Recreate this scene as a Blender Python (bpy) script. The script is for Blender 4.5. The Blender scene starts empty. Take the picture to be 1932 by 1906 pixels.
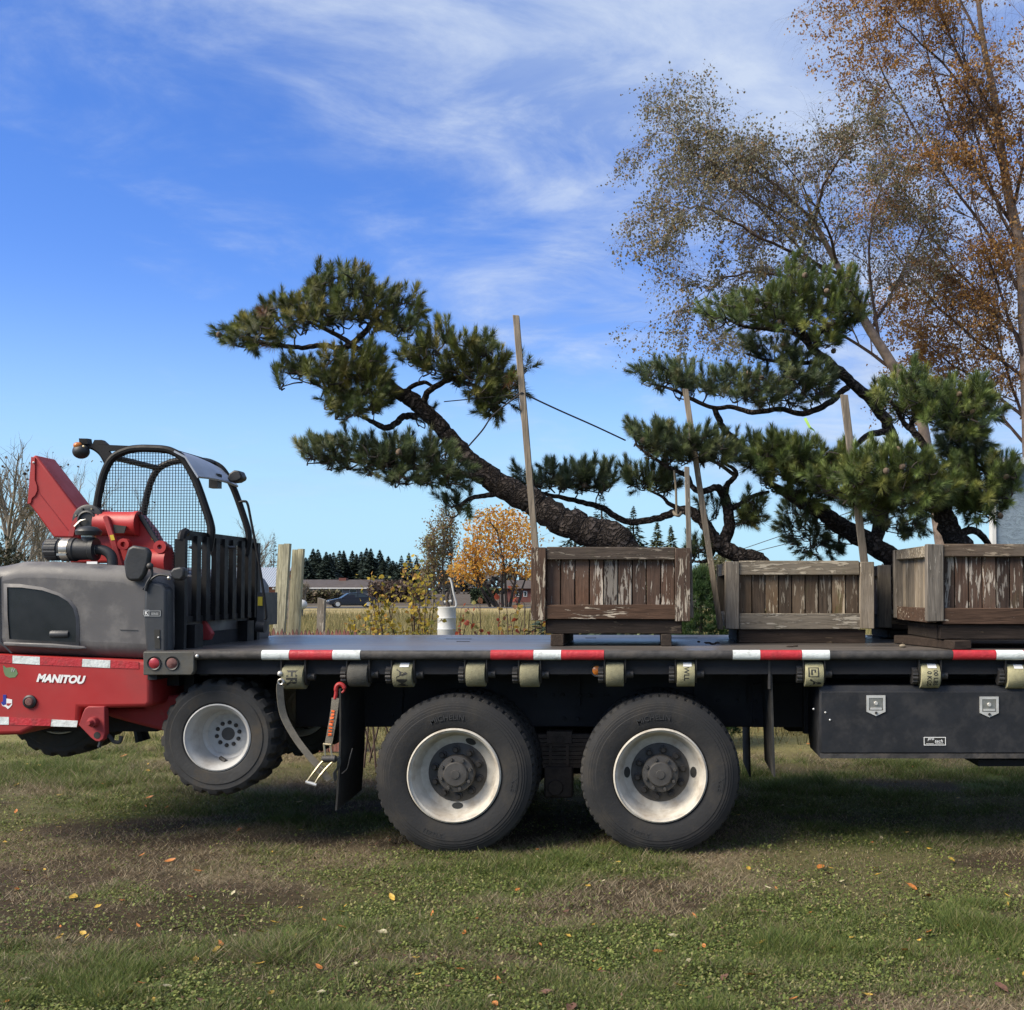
import bpy, math, random
import numpy as np
from mathutils import Vector, Matrix, Quaternion

# ------------------------------------------------------------------ camera, sky, sun
F = 2100.0; CX = 1230.0; CY = 1039.0; CAMZ = 1.74; PITCH = math.atan(73 / F)
scene = bpy.context.scene
COL = scene.collection
cam = bpy.data.objects.new('camera', bpy.data.cameras.new('camera'))
COL.objects.link(cam)
cam.location = (0, 0, CAMZ)
cam.rotation_euler = (math.pi / 2 + PITCH, 0, 0)
cam.data.sensor_fit = 'HORIZONTAL'; cam.data.sensor_width = 36
cam.data.lens = 36 * F / 1932
cam.data.shift_x = (966 - CX) / 1932
cam.data.shift_y = (CY - 953) / 1932
cam.data.clip_start = 0.05; cam.data.clip_end = 6000
scene.camera = cam

SUN_DIR = Vector((-0.62, -0.36, 0.64)).normalized()      # towards the sun
elev = math.asin(SUN_DIR.z); azim = math.atan2(SUN_DIR.x, SUN_DIR.y)
world = bpy.data.worlds.new('World'); scene.world = world; world.use_nodes = True
nt = world.node_tree; nt.nodes.clear()
def N(t, **kw):
    n = nt.nodes.new(t)
    for k, v in kw.items(): setattr(n, k, v)
    return n
def LK(a, b): nt.links.new(a, b)
def MATH(op, a, b=None, c=None, clamp=False):
    n = N('ShaderNodeMath', operation=op); n.use_clamp = clamp
    for i, x in enumerate((a, b, c)):
        if x is None: continue
        if isinstance(x, (int, float)): n.inputs[i].default_value = x
        else: LK(x, n.inputs[i])
    return n.outputs[0]
def MIXC(f, a, b, blend='MIX'):
    n = N('ShaderNodeMix', data_type='RGBA', blend_type=blend)
    for i, x in ((0, f), (6, a), (7, b)):
        if isinstance(x, (int, float)): n.inputs[i].default_value = x
        elif isinstance(x, tuple): n.inputs[i].default_value = x
        else: LK(x, n.inputs[i])
    return n.outputs[2]
sky = N('ShaderNodeTexSky', sky_type='NISHITA'); sky.sun_disc = False
sky.sun_elevation = elev; sky.sun_rotation = azim
sky.air_density = 1.0; sky.dust_density = 0.1; sky.ozone_density = 3.0; sky.altitude = 0
tc = N('ShaderNodeTexCoord'); sep = N('ShaderNodeSeparateXYZ'); LK(tc.outputs['Generated'], sep.inputs[0])
dx, dy, dz = sep.outputs
den = MATH('ADD', MATH('MAXIMUM', dz, 0.0), 0.16)
uvx = MATH('DIVIDE', dx, den); uvy = MATH('DIVIDE', dy, den)
comb = N('ShaderNodeCombineXYZ'); LK(uvx, comb.inputs[0]); LK(uvy, comb.inputs[1])
def CLOUDN(scale, rot, sc, loc, detail, rough, dist):
    mp = N('ShaderNodeMapping'); mp.inputs['Rotation'].default_value = (0, 0, rot)
    mp.inputs['Scale'].default_value = sc; mp.inputs['Location'].default_value = loc
    LK(comb.outputs[0], mp.inputs[0])
    nz = N('ShaderNodeTexNoise'); nz.inputs['Scale'].default_value = scale
    nz.inputs['Detail'].default_value = detail; nz.inputs['Roughness'].default_value = rough
    nz.inputs['Distortion'].default_value = dist
    LK(mp.outputs[0], nz.inputs['Vector']); return nz.outputs[0]
n1 = CLOUDN(0.95, -0.55, (1.0, 0.75, 1), (3.1, 1.7, 0), 10, 0.60, 0.55)
n2 = CLOUDN(3.4, -0.75, (0.9, 1.15, 1), (7.3, 2.2, 0), 10, 0.62, 0.4)
n3 = CLOUDN(0.5, 0.3, (1, 1, 1), (1.3, 4.4, 0), 3, 0.5, 0.2)
# cloud bank: one great-circle half of the sky, broken up by noise
side = MATH('SUBTRACT', MATH('ADD', dz, MATH('MULTIPLY', dx, 0.70)), MATH('MULTIPLY', dy, 0.21))
lo = MATH('ADD', MATH('MULTIPLY', n1, 0.9), MATH('MULTIPLY', n2, 0.5))
field = MATH('ADD', lo, MATH('MULTIPLY', MATH('MINIMUM', MATH('MAXIMUM', side, -0.17), 0.24), 1.0))
mr = N('ShaderNodeMapRange', interpolation_type='SMOOTHSTEP'); LK(field, mr.inputs[0])
mr.inputs[1].default_value = 0.50; mr.inputs[2].default_value = 0.97; mr.inputs[3].default_value = 0; mr.inputs[4].default_value = 1
fadelow = N('ShaderNodeMapRange', interpolation_type='SMOOTHSTEP'); LK(dz, fadelow.inputs[0])
fadelow.inputs[1].default_value = 0.04; fadelow.inputs[2].default_value = 0.13
cfac = MATH('MULTIPLY', MATH('MULTIPLY', mr.outputs[0], fadelow.outputs[0]), 0.88)
bright = N('ShaderNodeMapRange'); LK(n2, bright.inputs[0])
bright.inputs[1].default_value = 0.40; bright.inputs[2].default_value = 0.66
ccol = MIXC(bright.outputs[0], (2.15, 2.95, 4.9, 1), (4.1, 4.7, 5.7, 1))
tint = MIXC(1.0, sky.outputs[0], (0.92, 0.93, 1.25, 1), 'MULTIPLY')
hs = N('ShaderNodeHueSaturation'); hs.inputs['Saturation'].default_value = 1.15; LK(tint, hs.inputs['Color'])
hz = N('ShaderNodeMapRange', interpolation_type='SMOOTHERSTEP'); LK(dz, hz.inputs[0])
for i_, q_ in enumerate((-0.03, 0.30, 0.95, 0.0)): hz.inputs[i_ + 1].default_value = q_
skyb = MIXC(hz.outputs[0], hs.outputs[0], (2.85, 4.8, 5.9, 1))
skyc = MIXC(cfac, skyb, ccol)
bg = N('ShaderNodeBackground'); bg.inputs[1].default_value = 0.058; LK(skyc, bg.inputs[0])
wo = N('ShaderNodeOutputWorld'); LK(bg.outputs[0], wo.inputs[0])

sun = bpy.data.objects.new('sun', bpy.data.lights.new('sun', 'SUN')); COL.objects.link(sun)
sun.data.energy = 2.5; sun.data.angle = math.radians(36); sun.data.color = (1.0, 0.90, 0.74)
sun.rotation_euler = SUN_DIR.to_track_quat('Z', 'Y').to_euler()
sun.location = (-6, -6, 9)
vs = scene.view_settings
vs.view_transform = 'Standard'; vs.look = 'None'; vs.gamma = 1.0; vs.exposure = 1.5; vs.use_curve_mapping = False

# ------------------------------------------------------------------ helpers
random.seed(7); RNG = np.random.default_rng(7)
R = math.radians
SP, CP = math.sin(PITCH), math.cos(PITCH)
def P(px, py, Y):
    """the point of the depth plane Y that a picture position shows"""
    u = (px - CX) / F; v = (CY - py) / F
    y = CP - v * SP; s = Y / y
    return Vector((u * s, Y, CAMZ + (SP + v * CP) * s))
def PX(px, Y): return (px - CX) / F * Y / CP
def PZ(py, Y): return P(CX, py, Y).z

ORG = {}
class MB:
    def __init__(s): s.v = []; s.f = []; s.c = None
    def add(s, vs_, fs):
        b = len(s.v); s.v.extend([tuple(p) for p in vs_]); s.f.extend([tuple(i + b for i in f) for f in fs]); return s
    def box(s, x0, x1, y0, y1, z0, z1, j=0.0):
        r = lambda: random.uniform(-j, j)
        vs_ = [(x + r(), y + r(), z + r()) for z in (z0, z1) for y in (y0, y1) for x in (x0, x1)]
        return s.add(vs_, [(0, 2, 3, 1), (4, 5, 7, 6), (0, 1, 5, 4), (2, 6, 7, 3), (0, 4, 6, 2), (1, 3, 7, 5)])
    def prism(s, poly, off):
        poly = [Vector(p) for p in poly]; off = Vector(off); n = len(poly)
        nrm = Vector((0, 0, 0))
        for i in range(n): nrm += (poly[i] - poly[0]).cross(poly[(i + 1) % n] - poly[0])
        if nrm.dot(off) > 0: poly = poly[::-1]
        vs_ = poly + [p + off for p in poly]
        fs = [tuple(range(n)), tuple(range(2 * n - 1, n - 1, -1))]
        fs += [(i, i + n, (i + 1) % n + n, (i + 1) % n) for i in range(n)]
        return s.add(vs_, fs)
    def tube(s, pts, rad, n=8, cap=True, noise=0.0, up=None):
        pts = [Vector(p) for p in pts]; m = len(pts)
        if isinstance(rad, (int, float)): rad = [rad] * m
        t0 = (pts[1] - pts[0]).normalized()
        a = t0.orthogonal().normalized() if up is None else (Vector(up) - t0 * t0.dot(Vector(up))).normalized()
        b0 = len(s.v)
        for i in range(m):
            t = (pts[min(i + 1, m - 1)] - pts[max(i - 1, 0)])
            if t.length < 1e-9: t = t0
            t = t.normalized(); a = (a - t * a.dot(t))
            a = a.normalized() if a.length > 1e-6 else t.orthogonal().normalized()
            b = t.cross(a)
            for k in range(n):
                w = 2 * math.pi * k / n; r = rad[i] * (1 + (random.uniform(-noise, noise) if noise else 0))
                s.v.append(tuple(pts[i] + a * (math.cos(w) * r) + b * (math.sin(w) * r)))
        for i in range(m - 1):
            for k in range(n):
                k2 = (k + 1) % n
                s.f.append((b0 + i * n + k, b0 + i * n + k2, b0 + (i + 1) * n + k2, b0 + (i + 1) * n + k))
        if cap:
            s.f.append(tuple(b0 + k for k in range(n - 1, -1, -1)))
            s.f.append(tuple(b0 + (m - 1) * n + k for k in range(n)))
        return s
    def lathe(s, prof, c=(0, 0, 0), axis='Y', n=48, rfun=None, closed=False, cap=True):
        b = len(s.v); m = len(prof); c = Vector(c)
        for i, (r, a) in enumerate(prof):
            for k in range(n):
                w = 2 * math.pi * k / n; rr = r if rfun is None else rfun(i, k, r)
                x, z = rr * math.cos(w), rr * math.sin(w)
                p = {'Y': (x, a, z), 'X': (a, z, x), 'Z': (z, x, a)}[axis]
                s.v.append(tuple(c + Vector(p)))
        rng_ = range(m if closed else m - 1)
        for i in rng_:
            for k in range(n):
                k2 = (k + 1) % n; i2 = (i + 1) % m
                s.f.append((b + i * n + k, b + i * n + k2, b + i2 * n + k2, b + i2 * n + k))
        if not closed and cap:
            if prof[0][0] > 1e-6: s.f.append(tuple(b + k for k in range(n - 1, -1, -1)))
            if prof[-1][0] > 1e-6: s.f.append(tuple(b + (m - 1) * n + k for k in range(n)))
        return s
    def ball(s, c, rx, ry=None, rz=None, n=12, m=8):
        ry = rx if ry is None else ry; rz = rx if rz is None else rz
        prof = [(math.sin(math.pi * i / m), -math.cos(math.pi * i / m)) for i in range(m + 1)]
        prof[0] = (1e-4, -1); prof[-1] = (1e-4, 1)
        b = len(s.v); s.lathe(prof, (0, 0, 0), 'Z', n)
        for i in range(b, len(s.v)):
            x, y, z = s.v[i]; s.v[i] = (c[0] + x * rx, c[1] + y * ry, c[2] + z * rz)
        return s
    def xf(s, fn):
        s.v = [tuple(fn(Vector(p))) for p in s.v]; return s
    def build(s, name, mat, parent=None, local=False, smooth=35, loc=None):
        o = new_mesh_obj(name, s.v, s.f, mat, parent, local, smooth)
        if loc is not None: o.location = loc
        return o
def org(parent):
    return ORG.get(parent.name, Vector((0, 0, 0))) if parent is not None else Vector((0, 0, 0))
def new_mesh_obj(name, v, f, mat, parent=None, local=False, smooth=35):
    me = bpy.data.meshes.new(name)
    if parent is not None and not local:
        o0 = org(parent); v = [(a - o0.x, b - o0.y, c - o0.z) for a, b, c in v]
    me.from_pydata(v, [], f); me.update()
    import bmesh
    if smooth:
        bm = bmesh.new(); bm.from_mesh(me); bmesh.ops.recalc_face_normals(bm, faces=bm.faces); bm.to_mesh(me); bm.free()
        me.shade_smooth(); me.set_sharp_from_angle(angle=R(smooth))
    if mat: me.materials.append(MAT[mat] if isinstance(mat, str) else mat)
    o = bpy.data.objects.new(name, me); COL.objects.link(o)
    if parent is not None:
        o.parent = parent; ORG[o.name] = org(parent) if not local else Vector((0, 0, 0))
    return o
def np_mesh(name, verts, tris, mat, parent=None, col=None, nv=3, smooth=False):
    """big mesh from arrays; verts (n,3), tris (m,nv), col (n,3)"""
    me = bpy.data.meshes.new(name)
    v = np.asarray(verts, dtype=np.float32)
    if parent is not None: v = v - np.array(org(parent), dtype=np.float32)
    t = np.asarray(tris, dtype=np.int32); m = len(t)
    me.vertices.add(len(v)); me.vertices.foreach_set('co', v.ravel())
    me.loops.add(m * nv); me.loops.foreach_set('vertex_index', t.ravel())
    me.polygons.add(m)
    me.polygons.foreach_set('loop_start', np.arange(0, m * nv, nv, dtype=np.int32))
    if smooth: me.polygons.foreach_set('use_smooth', np.ones(m, dtype=bool))
    me.update(calc_edges=True)
    if col is not None:
        a = me.color_attributes.new('Col', 'FLOAT_COLOR', 'POINT')
        c4 = np.ones((len(v), 4), dtype=np.float32); c4[:, :3] = col
        a.data.foreach_set('color', c4.ravel())
    me.materials.append(MAT[mat])
    o = bpy.data.objects.new(name, me); COL.objects.link(o)
    if parent is not None: o.parent = parent; ORG[o.name] = org(parent)
    return o
def thing(name, label, cat, loc=(0, 0, 0), group=None, rotz=0):
    o = bpy.data.objects.new(name, None); COL.objects.link(o)
    o.location = loc; o.rotation_euler = (0, 0, rotz); o.empty_display_size = 0.2
    ORG[o.name] = Vector(loc)
    return tag(o, label, cat, group)
def tag(o, label, cat, group=None):
    o['label'] = label; o['category'] = cat
    if group: o['group'] = group
    return o
def struct(o, kind='structure'):
    o['kind'] = kind; return o
def bevel(o, w, seg=2, ang=40):
    m = o.modifiers.new('bevel', 'BEVEL'); m.width = w; m.segments = seg
    m.limit_method = 'ANGLE'; m.angle_limit = R(ang); m.harden_normals = False
    return o
def dup(o, parent, loc=None, rot=None):
    c = o.copy(); COL.objects.link(c); c.parent = parent
    if loc is not None: c.location = loc
    if rot is not None: c.rotation_euler = rot
    ORG[c.name] = org(parent); return c
def dup_tree(o, parent, loc=None, rot=None):
    c = dup(o, parent, loc, rot)
    for ch in list(o.children): dup_tree(ch, c)
    return c
def spline(pts, k=6):
    """Catmull-Rom through points (any dimension)"""
    a = [np.array(p, float) for p in pts]; a = [2 * a[0] - a[1]] + a + [2 * a[-1] - a[-2]]; out = []
    for i in range(1, len(a) - 2):
        p0, p1, p2, p3 = a[i - 1:i + 3]
        for j in range(k):
            t = j / k
            out.append(0.5 * (2 * p1 + (p2 - p0) * t + (2 * p0 - 5 * p1 + 4 * p2 - p3) * t * t + (3 * p1 - p0 - 3 * p2 + p3) * t ** 3))
    out.append(a[-2]); return out
TXT = {}
def text_geo(body, bold=0.0, shear=0.0, spacing=1.0):
    """flat lettering: (verts, faces) with height about 1, starting at the origin"""
    cu = bpy.data.curves.new('t', 'FONT'); cu.body = body; cu.size = 1.0; cu.offset = bold; cu.shear = shear
    cu.space_character = spacing; cu.resolution_u = 3; cu.extrude = 0
    ob = bpy.data.objects.new('t', cu); COL.objects.link(ob)
    me = bpy.data.meshes.new_from_object(ob)
    v = [tuple(p.co) for p in me.vertices]; f = [tuple(p.vertices) for p in me.polygons]
    COL.objects.unlink(ob); bpy.data.objects.remove(ob); bpy.data.curves.remove(cu); bpy.data.meshes.remove(me)
    x0 = min(p[0] for p in v); x1 = max(p[0] for p in v); y0 = min(p[1] for p in v); y1 = max(p[1] for p in v)
    return [((p[0] - x0) / (y1 - y0), (p[1] - y0) / (y1 - y0), 0) for p in v], f, (x1 - x0) / (y1 - y0)
def vnoise(x, y, seed=0):
    xi = np.floor(x).astype(np.int64); yi = np.floor(y).astype(np.int64); fx = x - xi; fy = y - yi
    def h(a, b):
        n = (a * 374761393 + b * 668265263 + seed * 1442695041) & 0x7fffffff
        n = ((n ^ (n >> 13)) * 1274126177) & 0x7fffffff
        return ((n ^ (n >> 16)) & 0xffff) / 65535.0
    fx = fx * fx * (3 - 2 * fx); fy = fy * fy * (3 - 2 * fy)
    return (h(xi, yi) * (1 - fx) + h(xi + 1, yi) * fx) * (1 - fy) + (h(xi, yi + 1) * (1 - fx) + h(xi + 1, yi + 1) * fx) * fy
def fbm(x, y, seed=0, oc=4):
    t = 0; a = 0.5; n = 0
    for i in range(oc):
        t = t + a * vnoise(x * 2 ** i, y * 2 ** i, seed + i * 17); n += a; a *= 0.55
    return t / n

# ------------------------------------------------------------------ materials
MAT = {}
class MN:
    def __init__(s, name):
        m = bpy.data.materials.new(name); m.use_nodes = True; MAT[name] = m; s.m = m; s.t = m.node_tree
        s.b = s.t.nodes['Principled BSDF']; s.co = s.n('ShaderNodeTexCoord')
    def n(s, t, **kw):
        x = s.t.nodes.new(t)
        for k, v in kw.items(): setattr(x, k, v)
        return x
    def l(s, a, b): s.t.links.new(a, b)
    def noise(s, scale, detail=5, rough=0.55, sc=(1, 1, 1), src=None, dist=0):
        mp = s.n('ShaderNodeMapping'); mp.inputs['Scale'].default_value = sc
        s.l(src if src is not None else s.co.outputs['Object'], mp.inputs[0])
        z = s.n('ShaderNodeTexNoise'); z.inputs['Scale'].default_value = scale; z.inputs['Detail'].default_value = detail
        z.inputs['Roughness'].default_value = rough; z.inputs['Distortion'].default_value = dist
        s.l(mp.outputs[0], z.inputs['Vector']); return z.outputs[0]
    def rng(s, x, a, b, c=0.0, d=1.0):
        r = s.n('ShaderNodeMapRange'); r.inputs[1].default_value = a; r.inputs[2].default_value = b
        r.inputs[3].default_value = c; r.inputs[4].default_value = d; s.l(x, r.inputs[0]); return r.outputs[0]
    def mix(s, f, a, b, blend='MIX'):
        x = s.n('ShaderNodeMix', data_type='RGBA', blend_type=blend)
        for i, q in ((0, f), (6, a), (7, b)):
            if isinstance(q, (int, float)): x.inputs[i].default_value = q
            elif isinstance(q, tuple): x.inputs[i].default_value = q if len(q) == 4 else q + (1,)
            else: s.l(q, x.inputs[i])
        return x.outputs[2]
    def math(s, op, a, b):
        x = s.n('ShaderNodeMath', operation=op)
        for i, q in enumerate((a, b)):
            if isinstance(q, (int, float)): x.inputs[i].default_value = q
            else: s.l(q, x.inputs[i])
        return x.outputs[0]
    def bump(s, h, strength=0.3, dist=0.01):
        x = s.n('ShaderNodeBump'); x.inputs['Strength'].default_value = strength; x.inputs['Distance'].default_value = dist
        s.l(h, x.inputs['Height']); s.l(x.outputs[0], s.b.inputs['Normal'])
    def set(s, col=None, rough=None, metal=None, spec=None):
        for k, q in (('Base Color', col), ('Roughness', rough), ('Metallic', metal), ('Specular IOR Level', spec)):
            if q is None: continue
            if isinstance(q, (int, float)): s.b.inputs[k].default_value = q
            elif isinstance(q, tuple): s.b.inputs[k].default_value = q + (1,)
            else: s.l(q, s.b.inputs[k])
        return s
def mul(c, k): return tuple(min(1, x * k) for x in c)
def M(name, c, rough=0.6, metal=0.0, var=0.18, scale=6.0, bump=0.0, bscale=60.0, spec=0.5, dirt=None, dirt_amt=0.35, dirt_scale=3.0):
    s = MN(name)
    col = s.mix(s.rng(s.noise(scale), 0.3, 0.7), mul(c, 1 - var), mul(c, 1 + var))
    if dirt is not None:
        d = s.noise(dirt_scale, 8, 0.65)
        col = s.mix(s.rng(d, 0.62 - dirt_amt * 0.4, 0.75, 0, 0.85), col, dirt)
        s.set(rough=s.rng(d, 0.35, 0.7, rough, min(1, rough + 0.35)))
    else: s.set(rough=s.rng(s.noise(scale * 2.3), 0.3, 0.7, rough * 0.85, min(1, rough * 1.15)))
    s.set(col=col, metal=metal, spec=spec)
    if bump: s.bump(s.noise(bscale, 6), bump, 0.01)
    return s.m
DUST = (0.13, 0.105, 0.08)
M('black_steel', (0.013, 0.014, 0.018), 0.5, var=0.3, dirt=(0.04, 0.036, 0.033), dirt_amt=0.2, dirt_scale=5)
M('frame_black', (0.010, 0.011, 0.015), 0.65, var=0.3, bump=0.15, dirt=(0.022, 0.020, 0.02), dirt_amt=0.3)
M('cage_black', (0.009, 0.009, 0.010), 0.55, var=0.25, bump=0.08, spec=0.25)
M('plastic_black', (0.018, 0.019, 0.021), 0.5, var=0.2, bump=0.1)
M('rail_steel', (0.055, 0.052, 0.050), 0.55, 0.3, var=0.4, scale=14, bump=0.35, bscale=45, dirt=(0.10, 0.085, 0.07), dirt_amt=0.3, dirt_scale=7)
M('plate_steel', (0.075, 0.075, 0.068), 0.5, 0.2, var=0.3, scale=9, bump=0.1, dirt=(0.10, 0.085, 0.06), dirt_amt=0.4, dirt_scale=6)
M('tape_white', (0.62, 0.66, 0.64), 0.4, var=0.12, scale=12, bump=0.4, bscale=50, dirt=(0.22, 0.21, 0.19), dirt_amt=0.22, dirt_scale=16)
M('tape_red', (0.42, 0.022, 0.03), 0.38, var=0.2, scale=12, bump=0.4, bscale=50, dirt=(0.14, 0.03, 0.03), dirt_amt=0.25, dirt_scale=16)
M('red_paint', (0.35, 0.022, 0.021), 0.36, var=0.12, scale=2.5, bump=0.03, bscale=120, dirt=(0.25, 0.03, 0.03), dirt_amt=0.2, dirt_scale=2)
M('red_old', (0.30, 0.028, 0.03), 0.55, var=0.2, scale=6, bump=0.06, dirt=DUST, dirt_amt=0.12, dirt_scale=6)
M('grey_hood', (0.094, 0.089, 0.089), 0.4, var=0.14, scale=2, bump=0.04, bscale=90, dirt=(0.19, 0.18, 0.17), dirt_amt=0.34, dirt_scale=4.5)
M('grey_panel', (0.030, 0.033, 0.038), 0.5, var=0.2, bump=0.05)
M('window_dark', (0.014, 0.015, 0.016), 0.3, var=0.4, scale=5)
M('roof_pale', (0.30, 0.33, 0.38), 0.35, var=0.1)
M('white_print', (0.78, 0.78, 0.76), 0.5, var=0.05)
M('grey_print', (0.35, 0.36, 0.36), 0.45, var=0.05)
M('black_print_hole', (0.02, 0.02, 0.018), 0.7, var=0.1)  # print, and flat dark patches that paint in the shade of holes
M('orange_print', (0.75, 0.13, 0.02), 0.6, var=0.15)
M('yellow_print', (0.55, 0.42, 0.03), 0.6, var=0.15)
M('green_print', (0.12, 0.19, 0.09), 0.5, var=0.2)
M('blue_print', (0.02, 0.03, 0.25), 0.5, var=0.1)
M('zinc', (0.42, 0.40, 0.36), 0.35, 0.85, var=0.2, scale=20)
M('brass_zinc', (0.40, 0.34, 0.22), 0.38, 0.85, var=0.25, scale=20)
M('chrome', (0.62, 0.61, 0.58), 0.35, 0.45, var=0.15, scale=15, bump=0.05)
M('dark_iron', (0.055, 0.052, 0.05), 0.55, 0.4, var=0.35, scale=15, bump=0.2)
M('hub_iron', (0.060, 0.056, 0.052), 0.6, 0.1, var=0.25, scale=12, bump=0.15, bscale=90)
M('nut_iron', (0.035, 0.032, 0.030), 0.55, 0.3, var=0.3, scale=20)
M('rim_white', (0.50, 0.47, 0.41), 0.6, var=0.12, scale=9, bump=0.1, dirt=(0.25, 0.20, 0.145), dirt_amt=0.4, dirt_scale=7, spec=.3)
M('rim_silver', (0.42, 0.42, 0.41), 0.5, 0.2, var=0.1, scale=6, dirt=(0.24, 0.22, 0.2), dirt_amt=0.2, dirt_scale=5)
M('rubber', (0.016, 0.016, 0.017), 0.7, var=0.3, scale=5, bump=0.2, bscale=70, dirt=(0.048, 0.042, 0.034), dirt_amt=0.35, dirt_scale=5)
M('rubber_mud', (0.030, 0.030, 0.030), 0.75, var=0.25, scale=5, bump=0.25, bscale=50, dirt=(0.075, 0.06, 0.042), dirt_amt=0.3, dirt_scale=6)
M('tread', (0.022, 0.021, 0.020), 0.85, var=0.4, scale=20, bump=0.3, bscale=40, dirt=(0.08, 0.065, 0.04), dirt_amt=0.25, dirt_scale=14)
M('rubber_letter', (0.024, 0.024, 0.025), 0.6, var=0.2)
M('flap_rubber', (0.016, 0.016, 0.016), 0.6, var=0.3, bump=0.2, bscale=30, dirt=(0.06, 0.055, 0.045), dirt_amt=0.3, dirt_scale=4)
M('webbing_olive', (0.235, 0.22, 0.135), 0.85, var=0.28, scale=14, bump=0.5, bscale=160, dirt=(0.13, 0.12, 0.075), dirt_amt=0.35, dirt_scale=8)
M('webbing_yellow', (0.35, 0.325, 0.19), 0.85, var=0.25, scale=14, bump=0.5, bscale=160, dirt=(0.22, 0.20, 0.11), dirt_amt=0.3, dirt_scale=8)
M('webbing_grey', (0.075, 0.072, 0.062), 0.85, var=0.25, scale=14, bump=0.5, bscale=160)
M('webbing_tan', (0.17, 0.15, 0.115), 0.85, var=0.2, scale=16, bump=0.5, bscale=160)
M('box_black', (0.010, 0.011, 0.014), 0.5, var=0.3, scale=4, bump=0.1, bscale=25, dirt=(0.034, 0.034, 0.036), dirt_amt=0.35, dirt_scale=9)
M('spring_rust', (0.060, 0.045, 0.036), 0.8, 0.2, var=0.4, scale=16, bump=0.3)
M('amber_lens', (0.45, 0.14, 0.02), 0.3, var=0.3, scale=30)
M('red_lens', (0.33, 0.03, 0.04), 0.3, var=0.25, scale=30)
M('red_lens_dirty', (0.13, 0.045, 0.04), 0.6, var=0.5, scale=40, dirt=(0.15, 0.12, 0.10), dirt_amt=0.4, dirt_scale=40)
M('rope_dark', (0.035, 0.034, 0.036), 0.9, var=0.2, scale=60)
M('rope_tan', (0.20, 0.165, 0.115), 0.9, var=0.2, scale=60)
M('soil', (0.035, 0.024, 0.016), 0.95, var=0.4, scale=12, bump=0.8, bscale=20)
M('glass', (0.02, 0.03, 0.035), 0.08, var=0.1)
M('car_black', (0.006, 0.006, 0.009), 0.25, var=0.1)
M('white_metal', (0.52, 0.53, 0.52), 0.5, var=0.15, dirt=(0.26, 0.23, 0.19), dirt_amt=0.45, dirt_scale=3)
M('asphalt', (0.06, 0.058, 0.058), 0.9, var=0.2, scale=1.2)
M('roof_brown', (0.060, 0.047, 0.040), 0.85, var=0.2, scale=1.5)
M('siding_grey', (0.17, 0.175, 0.18), 0.8, var=0.15, scale=1)
M('red_siding', (0.13, 0.045, 0.035), 0.8, var=0.2, scale=1)
M('fascia', (0.55, 0.55, 0.53), 0.6, var=0.08)
M('bark_birch', (0.25, 0.185, 0.145), 0.8, var=0.35, scale=4, bump=0.3, dirt=(0.04, 0.034, 0.03), dirt_amt=0.5, dirt_scale=7)
M('bark_twig', (0.060, 0.036, 0.027), 0.85, var=0.3, scale=3)
M('bark_pale', (0.20, 0.17, 0.13), 0.85, var=0.3, scale=3, bump=0.2)
M('bark_dark', (0.035, 0.028, 0.023), 0.9, var=0.3, scale=5)
M('cone_brown', (0.12, 0.085, 0.055), 0.85, var=0.35, scale=60, bump=0.6, bscale=90)
def foliage(name, rough=0.6, trans=0.25):
    s = MN(name); a = s.n('ShaderNodeAttribute', attribute_name='Col'); s.set(col=a.outputs['Color'], rough=rough, spec=0.3)
    if trans:
        tr = s.n('ShaderNodeBsdfTranslucent'); s.l(a.outputs['Color'], tr.inputs[0])
        mx = s.n('ShaderNodeMixShader'); mx.inputs[0].default_value = trans
        s.l(s.b.outputs[0], mx.inputs[1]); s.l(tr.outputs[0], mx.inputs[2])
        s.l(mx.outputs[0], s.t.nodes['Material Output'].inputs[0])
    return s.m
foliage('needles', 0.5, 0.2); foliage('leaves', 0.55, 0.5); foliage('grass', 0.65, 0.3); foliage('spruce', 0.7, 0.1)
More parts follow.
